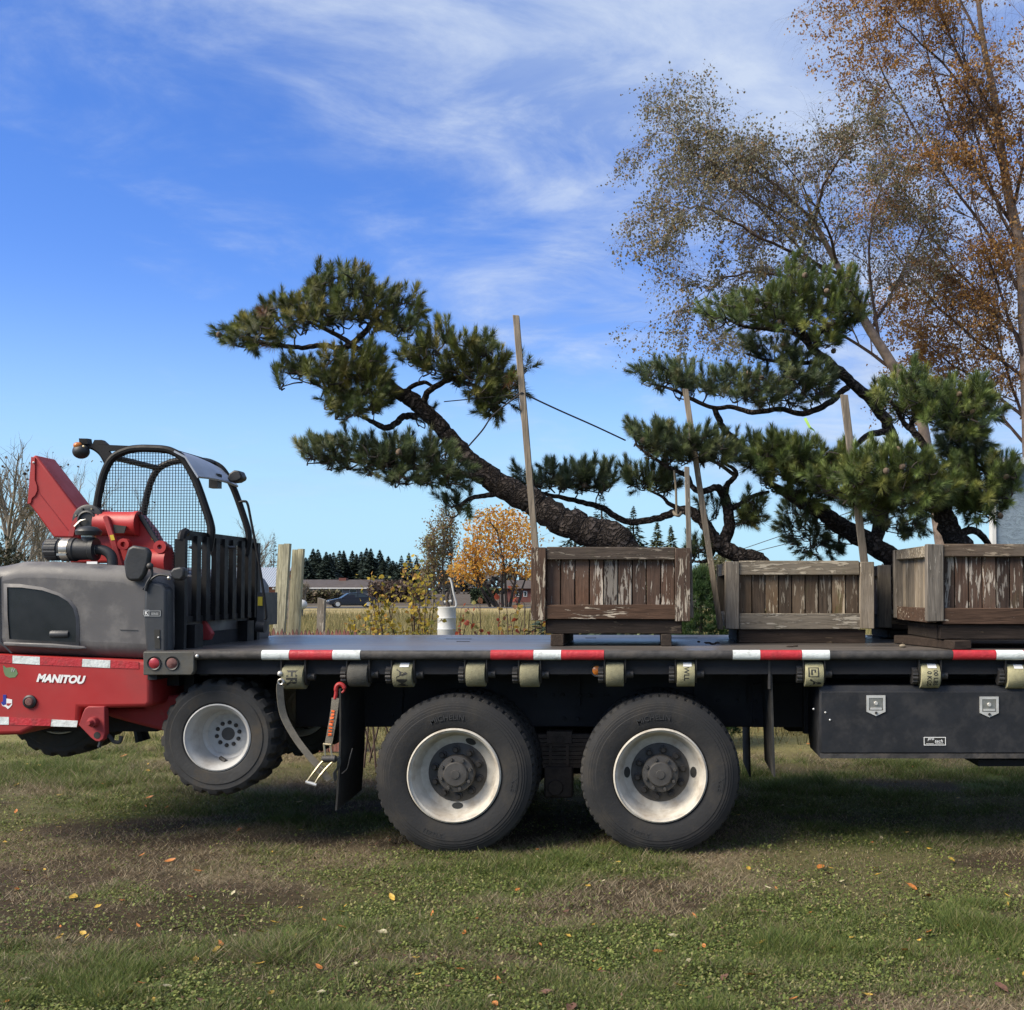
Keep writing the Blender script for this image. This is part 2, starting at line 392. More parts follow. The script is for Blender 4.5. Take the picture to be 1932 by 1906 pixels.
def wood(name, base, pale, flake, axis='z', rand=0.35, grey=None, fl_scale=1.0, moss=0.0, fcol=None):
    """weathered board: grain along the axis, flakes of old bare wood, tone differs from board to board"""
    s = MN(name); oi = s.n('ShaderNodeObjectInfo')
    add = s.n('ShaderNodeVectorMath', operation='ADD'); s.l(s.co.outputs['Object'], add.inputs[0])
    k = s.n('ShaderNodeVectorMath', operation='SCALE'); s.l(oi.outputs['Random'], k.inputs['Scale']); k.inputs[0].default_value = (31, 17, 23)
    s.l(k.outputs[0], add.inputs[1]); src = add.outputs[0]
    st = {'z': (1, 1, 0.07), 'x': (0.07, 1, 1), 'y': (1, 0.07, 1)}[axis]
    g = s.noise(70, 8, 0.65, st, src, 0.6); g2 = s.noise(16, 4, 0.5, tuple(0.25 + 0.75 * q for q in st), src, 0.4)
    col = s.mix(s.rng(g, 0.3, 0.7), mul(base, 0.35), mul(base, 1.55))
    col = s.mix(s.rng(g2, 0.35, 0.7, 0, 0.7), col, mul(base, 0.62))
    if grey: col = s.mix(s.math('MULTIPLY', s.rng(s.noise(5, 4, 0.6, (1, 1, 1), src), 0.35, 0.65), s.rng(oi.outputs['Random'], 0.2, 1.0, 0.1, 0.9)), col, grey)
    st2 = tuple(0.3 + 0.7 * q if q == 1 else 0.13 for q in st)
    f = s.noise(44 * fl_scale, 8, 0.66, st2, src, 0.5)
    big = s.noise(3.2, 3, 0.5, (1, 1, 0.6), src)
    thr = s.math('ADD', f, s.math('MULTIPLY', s.math('SUBTRACT', big, 0.5), 0.55))
    fm = s.rng(thr, 0.68 - flake, 0.70 - flake)
    col = s.mix(s.math('MULTIPLY', fm, 0.9), col, pale)
    if moss: col = s.mix(s.rng(s.noise(7, 5, 0.6, (1, 1, 0.4), src), 0.6, 0.72, 0, moss), col, (0.07, 0.085, 0.03))
    val = s.n('ShaderNodeHueSaturation'); s.l(s.rng(oi.outputs['Random'], 0, 1, 1 - rand, 1 + rand), val.inputs['Value'])
    s.l(s.rng(oi.outputs['Random'], 0, 1, 0.8, 1.15), val.inputs['Saturation'])
    s.l(col, val.inputs['Color'])
    s.set(col=val.outputs[0], rough=0.85, spec=0.25)
    s.bump(s.math('ADD', s.math('MULTIPLY', g, 0.7), s.math('MULTIPLY', fm, 0.5)), 0.9, 0.008)
    return s.m
wood('plank_brown', (0.088, 0.052, 0.036), (0.40, 0.35, 0.29), 0.125, 'z', 0.48, grey=(0.105, 0.074, 0.058), moss=0.15)
wood('board_brown', (0.066, 0.041, 0.029), (0.36, 0.31, 0.25), 0.08, 'x', 0.25)
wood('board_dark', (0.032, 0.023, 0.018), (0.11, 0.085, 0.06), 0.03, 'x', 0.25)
wood('board_top', (0.085, 0.062, 0.046), (0.26, 0.215, 0.165), 0.10, 'x', 0.25, grey=(0.12, 0.098, 0.078), moss=0.25)
wood('plank_mossy', (0.105, 0.070, 0.044), (0.33, 0.28, 0.21), 0.10, 'z', 0.42, grey=(0.14, 0.11, 0.08), moss=0.6)
wood('board_grey', (0.20, 0.165, 0.12), (0.42, 0.37, 0.29), 0.12, 'x', 0.15, grey=(0.2, 0.18, 0.15), moss=0.25)
wood('post_grey', (0.20, 0.17, 0.135), (0.38, 0.34, 0.28), 0.05, 'z', 0.18, grey=(0.21, 0.185, 0.155))
wood('post_brown', (0.078, 0.050, 0.036), (0.38, 0.33, 0.26), 0.14, 'z', 0.2)
wood('plank_lit_side', (0.18, 0.145, 0.105), (0.34, 0.3, 0.24), 0.05, 'z', 0.4, grey=(0.24, 0.21, 0.17))  # paler copy for side planks, light from the left put into the colour
wood('stake', (0.22, 0.185, 0.145), (0.36, 0.32, 0.26), 0.03, 'z', 0.25)
wood('skid_y', (0.045, 0.033, 0.025), (0.15, 0.11, 0.07), 0.03, 'y', 0.25)
wood('fence_green', (0.40, 0.37, 0.25), (0.42, 0.39, 0.3), 0.02, 'z', 0.12)
wood('picket_red', (0.24, 0.105, 0.085), (0.42, 0.34, 0.28), 0.06, 'z', 0.4)

s = MN('deck')          # worn sheet decking, smooth enough to mirror the sky at a low angle
a_ = s.noise(1.3, 6, 0.6, (0.35, 2.2, 1)); b_ = s.noise(14, 7, 0.65, (0.12, 2.2, 1))
c_ = s.mix(s.rng(a_, 0.35, 0.65), (0.050, 0.047, 0.045), (0.115, 0.10, 0.088))
c_ = s.mix(s.rng(b_, 0.5, 0.68, 0, 0.7), c_, (0.16, 0.135, 0.115))
s.set(col=c_, rough=s.rng(s.math('ADD', s.math('MULTIPLY', a_, 0.7), s.math('MULTIPLY', b_, 0.3)), 0.36, 0.62, 0.24, 0.5), spec=0.6)
s.bump(b_, 0.12, 0.004)

s = MN('bark_pine')     # plated, deeply fissured bark
v = s.n('ShaderNodeTexVoronoi', feature='DISTANCE_TO_EDGE'); v.inputs['Scale'].default_value = 21
w_ = s.n('ShaderNodeMapping'); w_.inputs['Scale'].default_value = (0.75, 1, 1.15)
nz_ = s.n('ShaderNodeTexNoise'); nz_.inputs['Scale'].default_value = 9; nz_.inputs['Detail'].default_value = 6
s.l(s.co.outputs['Object'], nz_.inputs['Vector'])
ad_ = s.n('ShaderNodeMix', data_type='RGBA', blend_type='LINEAR_LIGHT'); ad_.inputs[0].default_value = 0.11
s.l(s.co.outputs['Object'], ad_.inputs[6]); s.l(nz_.outputs['Color'], ad_.inputs[7])
s.l(ad_.outputs[2], w_.inputs[0]); s.l(w_.outputs[0], v.inputs['Vector'])
e_ = s.rng(v.outputs['Distance'], 0.0, 0.28); g_ = s.noise(55, 6, 0.6)
c_ = s.mix(s.rng(g_, 0.3, 0.7), (0.060, 0.047, 0.040), (0.125, 0.102, 0.090))
c_ = s.mix(e_, (0.020, 0.015, 0.012), c_)
s.set(col=c_, rough=0.9, spec=0.2); s.bump(s.math('ADD', e_, s.math('MULTIPLY', g_, 0.25)), 1.0, 0.022)

s = MN('brick_wall')
br = s.n('ShaderNodeTexBrick'); br.inputs['Scale'].default_value = 1.0
br.inputs['Brick Width'].default_value = 0.42; br.inputs['Row Height'].default_value = 0.17; br.inputs['Mortar Size'].default_value = 0.02
br.inputs['Color1'].default_value = (0.27, 0.085, 0.05, 1); br.inputs['Color2'].default_value = (0.36, 0.13, 0.08, 1); br.inputs['Mortar'].default_value = (0.30, 0.22, 0.17, 1)
mp_ = s.n('ShaderNodeMapping'); mp_.inputs['Rotation'].default_value = (math.pi / 2, 0, 0); s.l(s.co.outputs['Object'], mp_.inputs[0]); s.l(mp_.outputs[0], br.inputs[0])
s.set(col=br.outputs['Color'], rough=0.85)
s = MN('metal_roof')
c_ = s.mix(s.rng(s.noise(0.9, 7, 0.65), 0.62, 0.70), (0.36, 0.39, 0.43), (0.22, 0.10, 0.07)); s.set(col=c_, rough=0.5, metal=0.2)
s = MN('marked_wall')  # blue-grey noise crossed by irregular dark marks
n_ = s.noise(4.5, 7, 0.7, (0.7, 1, 1.6), None, 2.2); m_ = s.noise(1.2, 4)
c_ = s.mix(s.rng(m_, 0.3, 0.7), (0.15, 0.20, 0.25), (0.27, 0.33, 0.38))
c_ = s.mix(s.rng(n_, 0.485, 0.5), c_, (0.10, 0.13, 0.16)); c_ = s.mix(s.rng(n_, 0.505, 0.53), c_, (0.22, 0.28, 0.33)); s.set(col=c_, rough=0.4); s.bump(n_, 0.5, 0.03)

s = MN('ground')
a = s.n('ShaderNodeAttribute', attribute_name='Col')
n_ = s.noise(38, 8, 0.7); n2_ = s.noise(160, 5, 0.7); n3_ = s.noise(0.35, 5)
c_ = s.mix(s.rng(n_, 0.25, 0.75), (0.45, 0.45, 0.45), (1.5, 1.5, 1.5)); c_ = s.mix(1.0, a.outputs['Color'], c_, 'MULTIPLY')
c_ = s.mix(s.rng(n2_, 0.55, 0.75, 0, 0.55), c_, s.mix(0.5, a.outputs['Color'], (0.16, 0.13, 0.085)))
s.set(col=c_, rough=0.95, spec=0.15); s.bump(s.math('ADD', n_, s.math('MULTIPLY', n2_, 0.4)), 0.7, 0.02)
# ------------------------------------------------------------------ ground: one sheet to the horizon
def lawn_fields(x, y):
    """green cover, straw cover, bare soil, each 0..1 (fixed patches of the lawn itself)"""
    g = fbm(x * 0.55 + 3.1, y * 0.8 + 1.7, 3, 4); st = fbm(x * 0.7 + 11, y * 1.3 + 5, 11, 4); so = fbm(x * 0.8 + 29, y * 1.1 + 2, 23, 4)
    green = np.clip((g - 0.41) / 0.16, 0, 1)
    straw = np.clip((st - 0.475) / 0.14, 0, 1)
    soil = np.clip((so - 0.55) / 0.10, 0, 1)
    def blob(cx, cy, rx, ry, n): return np.clip(1.25 - np.sqrt(((x - cx) / rx) ** 2 + ((y - cy) / ry) ** 2) + (n - 0.5) * 1.6, 0, 1)
    # green tongues and worn soil as the place has them
    for px, py, rx, ry in ((190, 1560, .55, .35), (120, 1670, .8, .3), (400, 1690, .6, .25), (250, 1640, .5, .2), (560, 1540, .9, .5), (200, 1790, .9, .32), (560, 1740, .5, .3), (60, 1830, .5, .3), (1120, 1830, .5, .28), (1080, 1880, .5, .15),
                           (1540, 1760, .4, .22), (1450, 1745, .4, .2), (1750, 1580, 1.0, .5), (1240, 1630, .35, .15), (1800, 1470, 1.2, .8), (860, 1650, .5, .2), (430, 1730, .3, .2)):
        d = CAMZ * F / (py - 1112); green = np.maximum(green, blob(PX(px, d), d, rx, ry, g))
    for px, py, rx, ry in ((560, 1580, 1.2, .3), (1050, 1560, 1.2, .6), (1560, 1540, 1.2, .4), (380, 1610, .6, .14), (1230, 1670, .4, .12), (900, 1590, .6, .25), (780, 1800, .5, .12), (1000, 1800, .4, .15), (1650, 1880, .5, .12), (1750, 1820, .5, .16), (60, 1895, .25, .08)):
        d = CAMZ * F / (py - 1112); soil = np.maximum(soil, blob(PX(px, d), d, rx, ry, so)); 
    for px, py, rx, ry in ((330, 1500, 1.0, .5), (120, 1470, .9, .8), (740, 1720, .7, .2), (700, 1780, .6, .2), (1050, 1690, .9, .2), (1350, 1740, .5, .2), (1540, 1850, .7, .2), (1250, 1700, .8, .2), (1000, 1740, .8, .2), (1800, 1750, .5, .3), (1010, 1610, .5, .1), (880, 1830, .6, .15)):
        d = CAMZ * F / (py - 1112); straw = np.maximum(straw, blob(PX(px, d), d, rx, ry, st))
    green = green * (1 - 0.6 * soil)
    return green, straw * (1 - 0.6 * green), soil
def lawn_color(x, y):
    g, st, so = lawn_fields(x, y)
    c = np.empty(x.shape + (3,)); c[...] = (0.100, 0.090, 0.040)
    def lerp(c, t, k): return c * (1 - k[..., None]) + np.array(t) * k[..., None]
    c = lerp(c, (0.070, 0.096, 0.024), g * 0.9); c = lerp(c, (0.17, 0.135, 0.088), st * 0.75); c = lerp(c, (0.042, 0.029, 0.019), so * 0.85)
    return c
def field_color(x, y):
    n = fbm(x * 0.12, y * 0.25, 5, 4); c = np.empty(x.shape + (3,))
    c[...] = (0.34, 0.265, 0.125); k = np.clip((n - 0.42) / 0.2, 0, 1)[..., None]; c = c * (1 - k * 0.55) + np.array((0.19, 0.165, 0.07)) * k * 0.55
    rough = 1 - np.clip((y - 62) / 10 + (n - .5) * 2, 0, 1); c = c * (1 - .75 * rough[..., None]) + np.array((0.165, 0.16, 0.055)) * .75 * rough[..., None]
    return c
def steps(a, b, d0, grow):
    out = [a]; d = d0
    while out[-1] < b: out.append(out[-1] + d); d *= grow
    return out
xs = np.array([-x for x in steps(8, 2500, 0.5, 1.25)][::-1] + list(np.arange(-7.9, 7.95, 0.075)) + steps(8, 2500, 0.5, 1.25))
ys = np.array([-x for x in steps(-2, 800, 0.6, 1.3)][::-1] + list(np.arange(2.1, 14, 0.075)) + steps(14, 3200, 0.4, 1.06))
gx, gy = np.meshgrid(xs, ys)
near = 1 - np.clip((gy - 10.8) / 2.2 + (fbm(gx * .6, gy * .6, 41) - .5), 0, 1)
far = np.clip((gy - 112) / 6, 0, 1)
gc = lawn_color(gx, gy) * near[..., None] + field_color(gx, gy) * (1 - near[..., None])
gc = gc * (1 - far[..., None]) + np.array((0.085, 0.068, 0.05)) * far[..., None]
fine = np.clip(1 - np.maximum(np.abs(gx) / 7.8, np.abs(gy - 8) / 6), 0, 1) ** 0.3
gz = ((fbm(gx * 1.1, gy * 1.1, 51, 4) - 0.5) * 0.05 + (fbm(gx * 6, gy * 6, 52, 3) - 0.5) * 0.022) * fine - 0.012
def ground_z(x, y):
    fn = np.clip(1 - np.maximum(np.abs(x) / 7.8, np.abs(y - 8) / 6), 0, 1) ** 0.3
    return ((fbm(x * 1.1, y * 1.1, 51, 4) - 0.5) * 0.05 + (fbm(x * 6, y * 6, 52, 3) - 0.5) * 0.022) * fn - 0.012
nx, ny = len(xs), len(ys)
idx = np.arange(nx * ny).reshape(ny, nx)
quads = np.stack([idx[:-1, :-1], idx[:-1, 1:], idx[1:, 1:], idx[1:, :-1]], -1).reshape(-1, 4)
g = np_mesh('ground', np.stack([gx, gy, gz], -1).reshape(-1, 3), quads, 'ground', None, gc.reshape(-1, 3), 4, True)
struct(g)
struct(MB().box(-400, 400, 102, 110.5, -0.05, 0.03).build('road', 'asphalt'))

# ------------------------------------------------------------------ leafy geometry
def unit(v): return v / np.maximum(np.linalg.norm(v, axis=-1, keepdims=True), 1e-9)
def leaf_quads(pos, size, cols, rng, droop=0.0, aspect=0.62):
    """one kinked diamond leaf of two faces at each position"""
    n = len(pos); ax = unit(rng.normal(size=(n, 3)) + np.array((0, 0, -droop)))
    sd = unit(np.cross(ax, rng.normal(size=(n, 3)))); nr = np.cross(ax, sd)
    L = (size * rng.uniform(0.6, 1.3, n))[:, None]
    a = pos; b = pos + ax * L * 0.5 + sd * L * aspect * 0.5 + nr * L * 0.08; c = pos + ax * L; d = pos + ax * L * 0.5 - sd * L * aspect * 0.5 + nr * L * 0.08
    v = np.stack([a, b, c, d], 1).reshape(-1, 3); i = np.arange(n)[:, None] * 4
    t = np.stack([i + [[0, 1, 2]], i + [[0, 2, 3]]], 1).reshape(-1, 3)
    return v, t, np.repeat(cols, 4, 0)
def leaf_oval(pos, size, cols, rng, droop=0.0, aspect=0.8):
    n = len(pos); ax = unit(rng.normal(size=(n, 3)) + np.array((0, 0, -droop))); sd = unit(np.cross(ax, rng.normal(size=(n, 3)))); nr = np.cross(ax, sd)
    L = (size * rng.uniform(0.6, 1.3, n))[:, None]; w = L * aspect * 0.5; cup = nr * L * 0.12
    v = np.stack([pos, pos + ax * L * .3 + sd * w * .92 + cup, pos + ax * L * .62 + sd * w * .85 + cup, pos + ax * L, pos + ax * L * .62 - sd * w * .85 + cup, pos + ax * L * .3 - sd * w * .92 + cup], 1).reshape(-1, 3)
    i = np.arange(n)[:, None] * 6; t = np.concatenate([i + [q] for q in ([0, 1, 2], [0, 2, 3], [0, 3, 4], [0, 4, 5])]); return v, t, np.repeat(cols, 6, 0)
def pick_cols(n, pal, rng, jit=0.25):
    pal = np.array(pal); w = pal[:, 3] / pal[:, 3].sum(); c = pal[rng.choice(len(pal), n, p=w), :3]
    return c * rng.uniform(1 - jit, 1 + jit, (n, 1))
class Tree:
    def __init__(s, seed): s.w = MB(); s.rng = np.random.default_rng(seed); s.tips = []; s.twig = MB()
    def tube(s, pts, r, n, thin=False): (s.twig if thin else s.w).tube(pts, r, n, cap=False)
    def limb(s, pts, r0, r1, n=7, k=4, wob=0.0):
        pp = spline(pts, k); m = len(pp)
        if wob: pp = [p + s.rng.normal(size=3) * wob * (0.2 + i / m) for i, p in enumerate(pp)]
        rr = [r0 + (r1 - r0) * (i / (m - 1)) ** 0.8 for i in range(m)]
        s.tube(pp, rr, n, True); return pp, rr
    def grow(s, p, d, L, r, lev, cfg):
        rng = s.rng; k = cfg['seg'][lev]; pts = [np.array(p, float)]; d = np.array(d, float)
        for i in range(k):
            d = d + rng.normal(size=3) * cfg['wob'][lev] + np.array((0, 0, cfg['up'][lev])); d /= np.linalg.norm(d)
            pts.append(pts[-1] + d * L / k)
        s.tube(pts, [r * (1 - 0.75 * i / k) for i in range(k + 1)], cfg['sides'][lev], thin=lev >= cfg.get('thin', 1))
        if lev == cfg['max']:
            s.tips.extend(pts[1:]); return
        nc = cfg['n'][lev]
        for j in range(nc):
            t = rng.uniform(cfg['t0'][lev], 1.0); q = t * k; i = min(int(q), k - 1)
            base = pts[i] + (pts[i + 1] - pts[i]) * (q - i); ax = (pts[i + 1] - pts[i]); ax /= np.linalg.norm(ax)
            o = rng.normal(size=3); o -= ax * o.dot(ax); o /= np.linalg.norm(o); a = cfg['ang'][lev] * rng.uniform(0.6, 1.3)
            s.grow(base, ax * math.cos(a) + o * math.sin(a), L * cfg['len'][lev] * rng.uniform(0.6, 1.2) * (1.15 - 0.4 * t), r * cfg['rad'][lev] * (1.1 - 0.5 * t), lev + 1, cfg)
def smooth_off(mb, name, mat, parent): return mb.build(name, mat, parent, smooth=60)
def crown_points(tips, n, spread, rng):
    t = np.array(tips); return t[rng.integers(0, len(t), n)] + rng.normal(size=(n, 3)) * spread

# ------------------------------------------------------------------ far background
def spruce_pts(rng, base, h, r, n, card):
    """conifer: whorls of drooping sprays, each spray a short kinked blade pair"""
    t = rng.uniform(0.04, 1, n) ** 0.8; lay = np.clip(0.6 * np.floor(t * 19) / 19 + 0.4 * t + 0.012 + rng.normal(size=n) * 0.012, 0.02, 1)
    a = rng.uniform(0, 2 * math.pi, n); lob = 0.8 + 0.2 * np.sin(a * 5 + lay * 90 + base[0])
    rr = r * (1 - lay) ** 1.05 * lob * np.sqrt(rng.uniform(0.12, 1, n)); z = h * lay - rr * 0.22
    p = np.stack([base[0] + rr * np.cos(a), base[1] + rr * np.sin(a), base[2] + z], 1)
    out = np.stack([np.cos(a), np.sin(a), rng.uniform(-0.55, 0.25, n)], 1); out = unit(out)
    sd = np.stack([-np.sin(a), np.cos(a), rng.normal(size=n) * 0.3], 1)
    L = (card * rng.uniform(0.6, 1.4, n) * (0.16 + 1.05 * (1 - lay)))[:, None]
    v = np.stack([p - sd * L * 0.35, p + sd * L * 0.35, p + out * L], 1).reshape(-1, 3)
    return v, np.arange(3 * n).reshape(-1, 3)
def spruce(name, label, base, h, r, n, card, col, seed, group):
    rng = np.random.default_rng(seed); t = thing(name, label, 'tree', base, group)
    v, f = spruce_pts(rng, base, h, r, n, card)
    c = np.repeat(np.array(col) * rng.uniform(0.6, 1.5, (n, 1)), 3, 0)
    np_mesh('crown', v, f, 'spruce', t, c)
    MB().tube([base, (base[0], base[1], base[2] + h * 0.93)], [r * 0.07, r * 0.008], 6).build('trunk', 'bark_dark', t)
    return t
rng = np.random.default_rng(3)
for i, px in enumerate((576, 590, 599, 615, 622, 640, 648, 664, 672, 691, 699, 716, 723, 741)):
    Y = 205 + rng.uniform(-6, 8); top = 1042 + rng.uniform(-9, 11) + (14 if px < 585 else 0) + (8 if px > 720 else 0)
    b = P(px, 1112, Y); b.z = 0
    spruce('spruce_tree', 'dark spruce in the dense row behind the low brown-roofed house', b, PZ(top, Y), 4.3 + rng.uniform(-1.2, 1.0), 3200, 1.1, (0.030, 0.046, 0.036), 100 + i, 'spruces behind the low house')
for i, px in enumerate((583, 595, 607, 619, 631, 644, 656, 668, 682, 695, 707, 720, 733)):
    Y = 222 + rng.uniform(-5, 6); b = P(px + rng.uniform(-4, 4), 1112, Y); b.z = 0
    spruce('spruce_tree', 'dark spruce in the dense row behind the low brown-roofed house', b, PZ(1047 + rng.uniform(-8, 9), Y), 4.6 + rng.uniform(-1, 1), 2600, 1.2, (0.027, 0.042, 0.033), 200 + i, 'spruces behind the low house')
for i, (px, top, Y) in enumerate(((757, 1048, 190), (771, 1043, 195), (786, 1052, 200), (748, 1060, 210))):
    b = P(px, 1112, Y); b.z = 0
    spruce('spruce_tree', 'dark spruce between the spruce row and the pale poplar', b, PZ(top, Y), 3.0, 2200, 0.9, (0.022, 0.036, 0.026), 130 + i, 'spruces beside the poplar')
b = P(516, 1112, 130); b.z = 0
spruce('larch_tree', 'thin grey half-bare conifer rising behind the brick shed', b, PZ(1005, 130), 2.0, 800, 0.5, (0.10, 0.085, 0.07), 150, None)
# hedge rows and far tree line
def hedge_mass(name, label, x0, x1, Y, z0, z1, n, size, pal, seed, kind=None, depth=4.0):
    rng = np.random.default_rng(seed); x = rng.uniform(x0, x1, n); top = z0 + (z1 - z0) * (0.55 + 0.9 * (fbm(x * 0.11 + seed, x * 0.0 + 3, seed, 4) - 0.25))
    z = z0 + (top - z0) * rng.uniform(0, 1, n) ** 0.7; y = Y + rng.uniform(-depth / 2, depth / 2, n)
    v, t, c = leaf_quads(np.stack([x, y, z], 1), size, pick_cols(n, pal, rng), rng)
    o = np_mesh(name, v, t, 'spruce', None, c); o['label'] = label; o['category'] = 'trees' if kind else 'hedge'
    if kind: o['kind'] = kind
    return o
hedge_mass('far_woodland', 'hazy strip of bare and dark trees along the horizon', -700, 700, 420, 0, 9, 26000, 3.0, [(0.05, 0.05, 0.045, 2), (0.075, 0.06, 0.05, 2), (0.04, 0.05, 0.035, 1)], 61, 'stuff', 30)
hedge_mass('brown_hedge', 'low brown and olive hedge in front of the low house', PX(575, 140), PX(640, 140), 140, 0, 1.5, 2500, 0.45, [(0.075, 0.07, 0.035, 2), (0.10, 0.075, 0.05, 1)], 62, depth=3)
hedge_mass('reddish_thicket', 'brown leafless thicket between the low house and the poplar', PX(705, 150), PX(800, 150), 150, 0, 3.9, 4500, 0.5, [(0.11, 0.075, 0.055, 2), (0.08, 0.06, 0.045, 1)], 63, depth=6)
hedge_mass('evergreen_hedge', 'clipped dark green hedge beside the orange autumn tree', PX(893, 135), PX(932, 135), 135, 0, 2.1, 3500, 0.4, [(0.03, 0.045, 0.022, 2), (0.04, 0.06, 0.03, 1)], 64, depth=2)

# low house behind the road
hb = P(640, 1112, 170); hb.z = 0
t = thing('low_house', 'low grey bungalow with brown roof and chimney in front of the spruces', 'house', hb)
x0, x1 = PX(560, 170), PX(705, 170)
MB().box(x0, x1, 170, 178, 0, 2.0).build('wall', 'siding_grey', t)
rf = MB().prism([(x0 - .6, 169.3, 1.95), (x0 - .6, 174, 3.25), (x0 - .6, 178.7, 1.95)], (x1 - x0 + 1.2, 0, 0)).build('roof', 'roof_brown', t)
MB().box(PX(628, 170), PX(642, 170), 173.4, 174.6, 2.9, 3.5).build('chimney', 'red_siding', rf)
MB().box(x0 - .6, x1 + .6, 169.22, 169.28, 1.83, 1.99).build('fascia_board', 'fascia', t)
for px, w in ((583, 9), (600, 9), (619, 10), (660, 14), (640, 8)):
    wn = MB().box(PX(px, 170), PX(px + w, 170), 169.93, 169.99, 1.15, 1.75).build('window', 'fascia', t)
    MB().box(PX(px + .8, 170), PX(px + w - .8, 170), 169.90, 169.925, 1.22, 1.68).build('pane', 'glass', wn)
# red house seen through the orange tree
hb = P(985, 1112, 150); hb.z = 0
t = thing('red_house', 'small dark red house with white windows behind the orange tree', 'house', hb)
x0, x1 = PX(955, 150), PX(1030, 150)
MB().box(x0, x1, 150, 156, 0, 1.9).build('wall', 'red_siding', t)
MB().prism([(x0 - .4, 149.4, 1.85), (x0 - .4, 153, 3.0), (x0 - .4, 156.6, 1.85)], (x1 - x0 + .8, 0, 0)).build('roof', 'roof_brown', t)
for px in (973, 988, 1008):
    wn = MB().box(PX(px, 150), PX(px + 7, 150), 149.93, 149.99, 0.75, 1.5).build('window', 'fascia', t)
    MB().box(PX(px + 1.5, 150), PX(px + 5.5, 150), 149.90, 149.925, 0.85, 1.4).build('pane', 'glass', wn)
# brick shed
Yb = 60; hb = P(500, 1112, Yb); hb.z = 0
t = thing('brick_shed', 'red brick shed with rust-streaked corrugated metal roof', 'shed', hb)
x0, x1 = PX(420, Yb), PX(523, Yb); ze = PZ(1107, Yb); zr = PZ(1070, Yb)
MB().box(x0, x1, Yb, Yb + 4, 0, ze).build('wall', 'brick_wall', t)
rm = MB(); nrib = 26
for i in range(nrib):
    a = x0 - .2 + (x1 - x0 + .4) * i / nrib; b_ = x0 - .2 + (x1 - x0 + .4) * (i + 1) / nrib; m_ = (a + b_) / 2
    for q0, q1, h0, h1 in ((a, m_, 0, .04), (m_, b_, .04, 0)):
        rm.add([(q0, Yb - .35, ze - .03 + h0), (q1, Yb - .35, ze - .03 + h1), (q1, Yb + 2, zr + h1), (q0, Yb + 2, zr + h0)], [(0, 1, 2, 3)])
        rm.add([(q0, Yb + 4.35, ze - .03 + h0), (q1, Yb + 4.35, ze - .03 + h1), (q1, Yb + 2, zr + h1), (q0, Yb + 2, zr + h0)], [(3, 2, 1, 0)])
rm.build('roof', 'metal_roof', t, smooth=10)
for k in range(7): MB().box(x0 + .1 + k * .45, x0 + .2 + k * .45, Yb - .3, Yb - .003, ze - .14, ze - .055).build('rafter_end', 'fascia', t)
MB().prism([(x1 - .003, Yb + .02, ze), (x1 - .003, Yb + 2, zr - .05), (x1 - .003, Yb + 3.98, ze)], (-.1, 0, 0)).build('gable', 'brick_wall', t)
# white gas tank
t = thing('gas_tank', 'white rounded gas tank end showing beside the tall fence posts', 'tank', (PX(560, 55), 55, 0))
c = P(556, 1141, 55); r_ = 9.5 * 55 / F
MB().lathe([(0.001, -.62), (r_ * .5, -.58), (r_ * .85, -.5), (r_, -.36), (r_, .36), (r_ * .85, .5), (r_ * .5, .58), (0.001, .62)], c, 'X', 20).build('tank_body', 'white_metal', t)
for k in (-.3, .3): MB().box(c.x + k - .06, c.x + k + .06, 54.8, 55.2, 0, c.z - r_ * .8).build('leg', 'dark_iron', t)
# black car on the road
t = thing('parked_car', 'black sedan with red tail lamp parked by the road', 'car', (PX(664, 105), 105, 0.03), rotz=R(24))
def cbuild(mb, n, m, p=None, s=30): return mb.build(n, m, p if p is not None else t, local=True, smooth=s)
W2 = .9
body = MB()
sec = [(-2.2, .42, .62, .78), (-2.1, .28, .70, .86), (-1.2, .22, .86, .9), (-.6, .2, .92, .9), (.9, .2, .94, .9), (1.6, .22, .95, .9), (2.1, .3, .92, .84), (2.22, .45, .8, .74)]
for i, (x, zb, zt, w) in enumerate(sec):
    body.v += [(x, -w, zb), (x, -w * 1.0, (zb + zt) / 2), (x, -w * .92, zt), (x, w * .92, zt), (x, w, (zb + zt) / 2), (x, w, zb)]
for i in range(len(sec) - 1):
    for k in range(6): body.f.append((i * 6 + k, i * 6 + (k + 1) % 6, i * 6 + 6 + (k + 1) % 6, i * 6 + 6 + k))
body.f += [tuple(range(6)), tuple(range(len(body.v) - 1, len(body.v) - 7, -1))]
bo = bevel(cbuild(body, 'body', 'car_black'), .05, 2)
cab = MB(); cs = [(-1.05, .9, .9, .82), (-.35, .9, 1.34, .62), (.5, .92, 1.40, .62), (1.15, .93, 1.25, .64), (1.8, .93, .95, .78)]
for x, zb, zt, w in cs: cab.v += [(x, -.84, zb - .02), (x, -w, zt), (x, w, zt), (x, .84, zb - .02)]
for i in range(len(cs) - 1):
    for k in range(4): cab.f.append((i * 4 + k, i * 4 + (k + 1) % 4, i * 4 + 4 + (k + 1) % 4, i * 4 + 4 + k))
cab.f += [(0, 1, 2, 3), (19, 18, 17, 16)]
cbuild(cab, 'cabin', 'car_black')
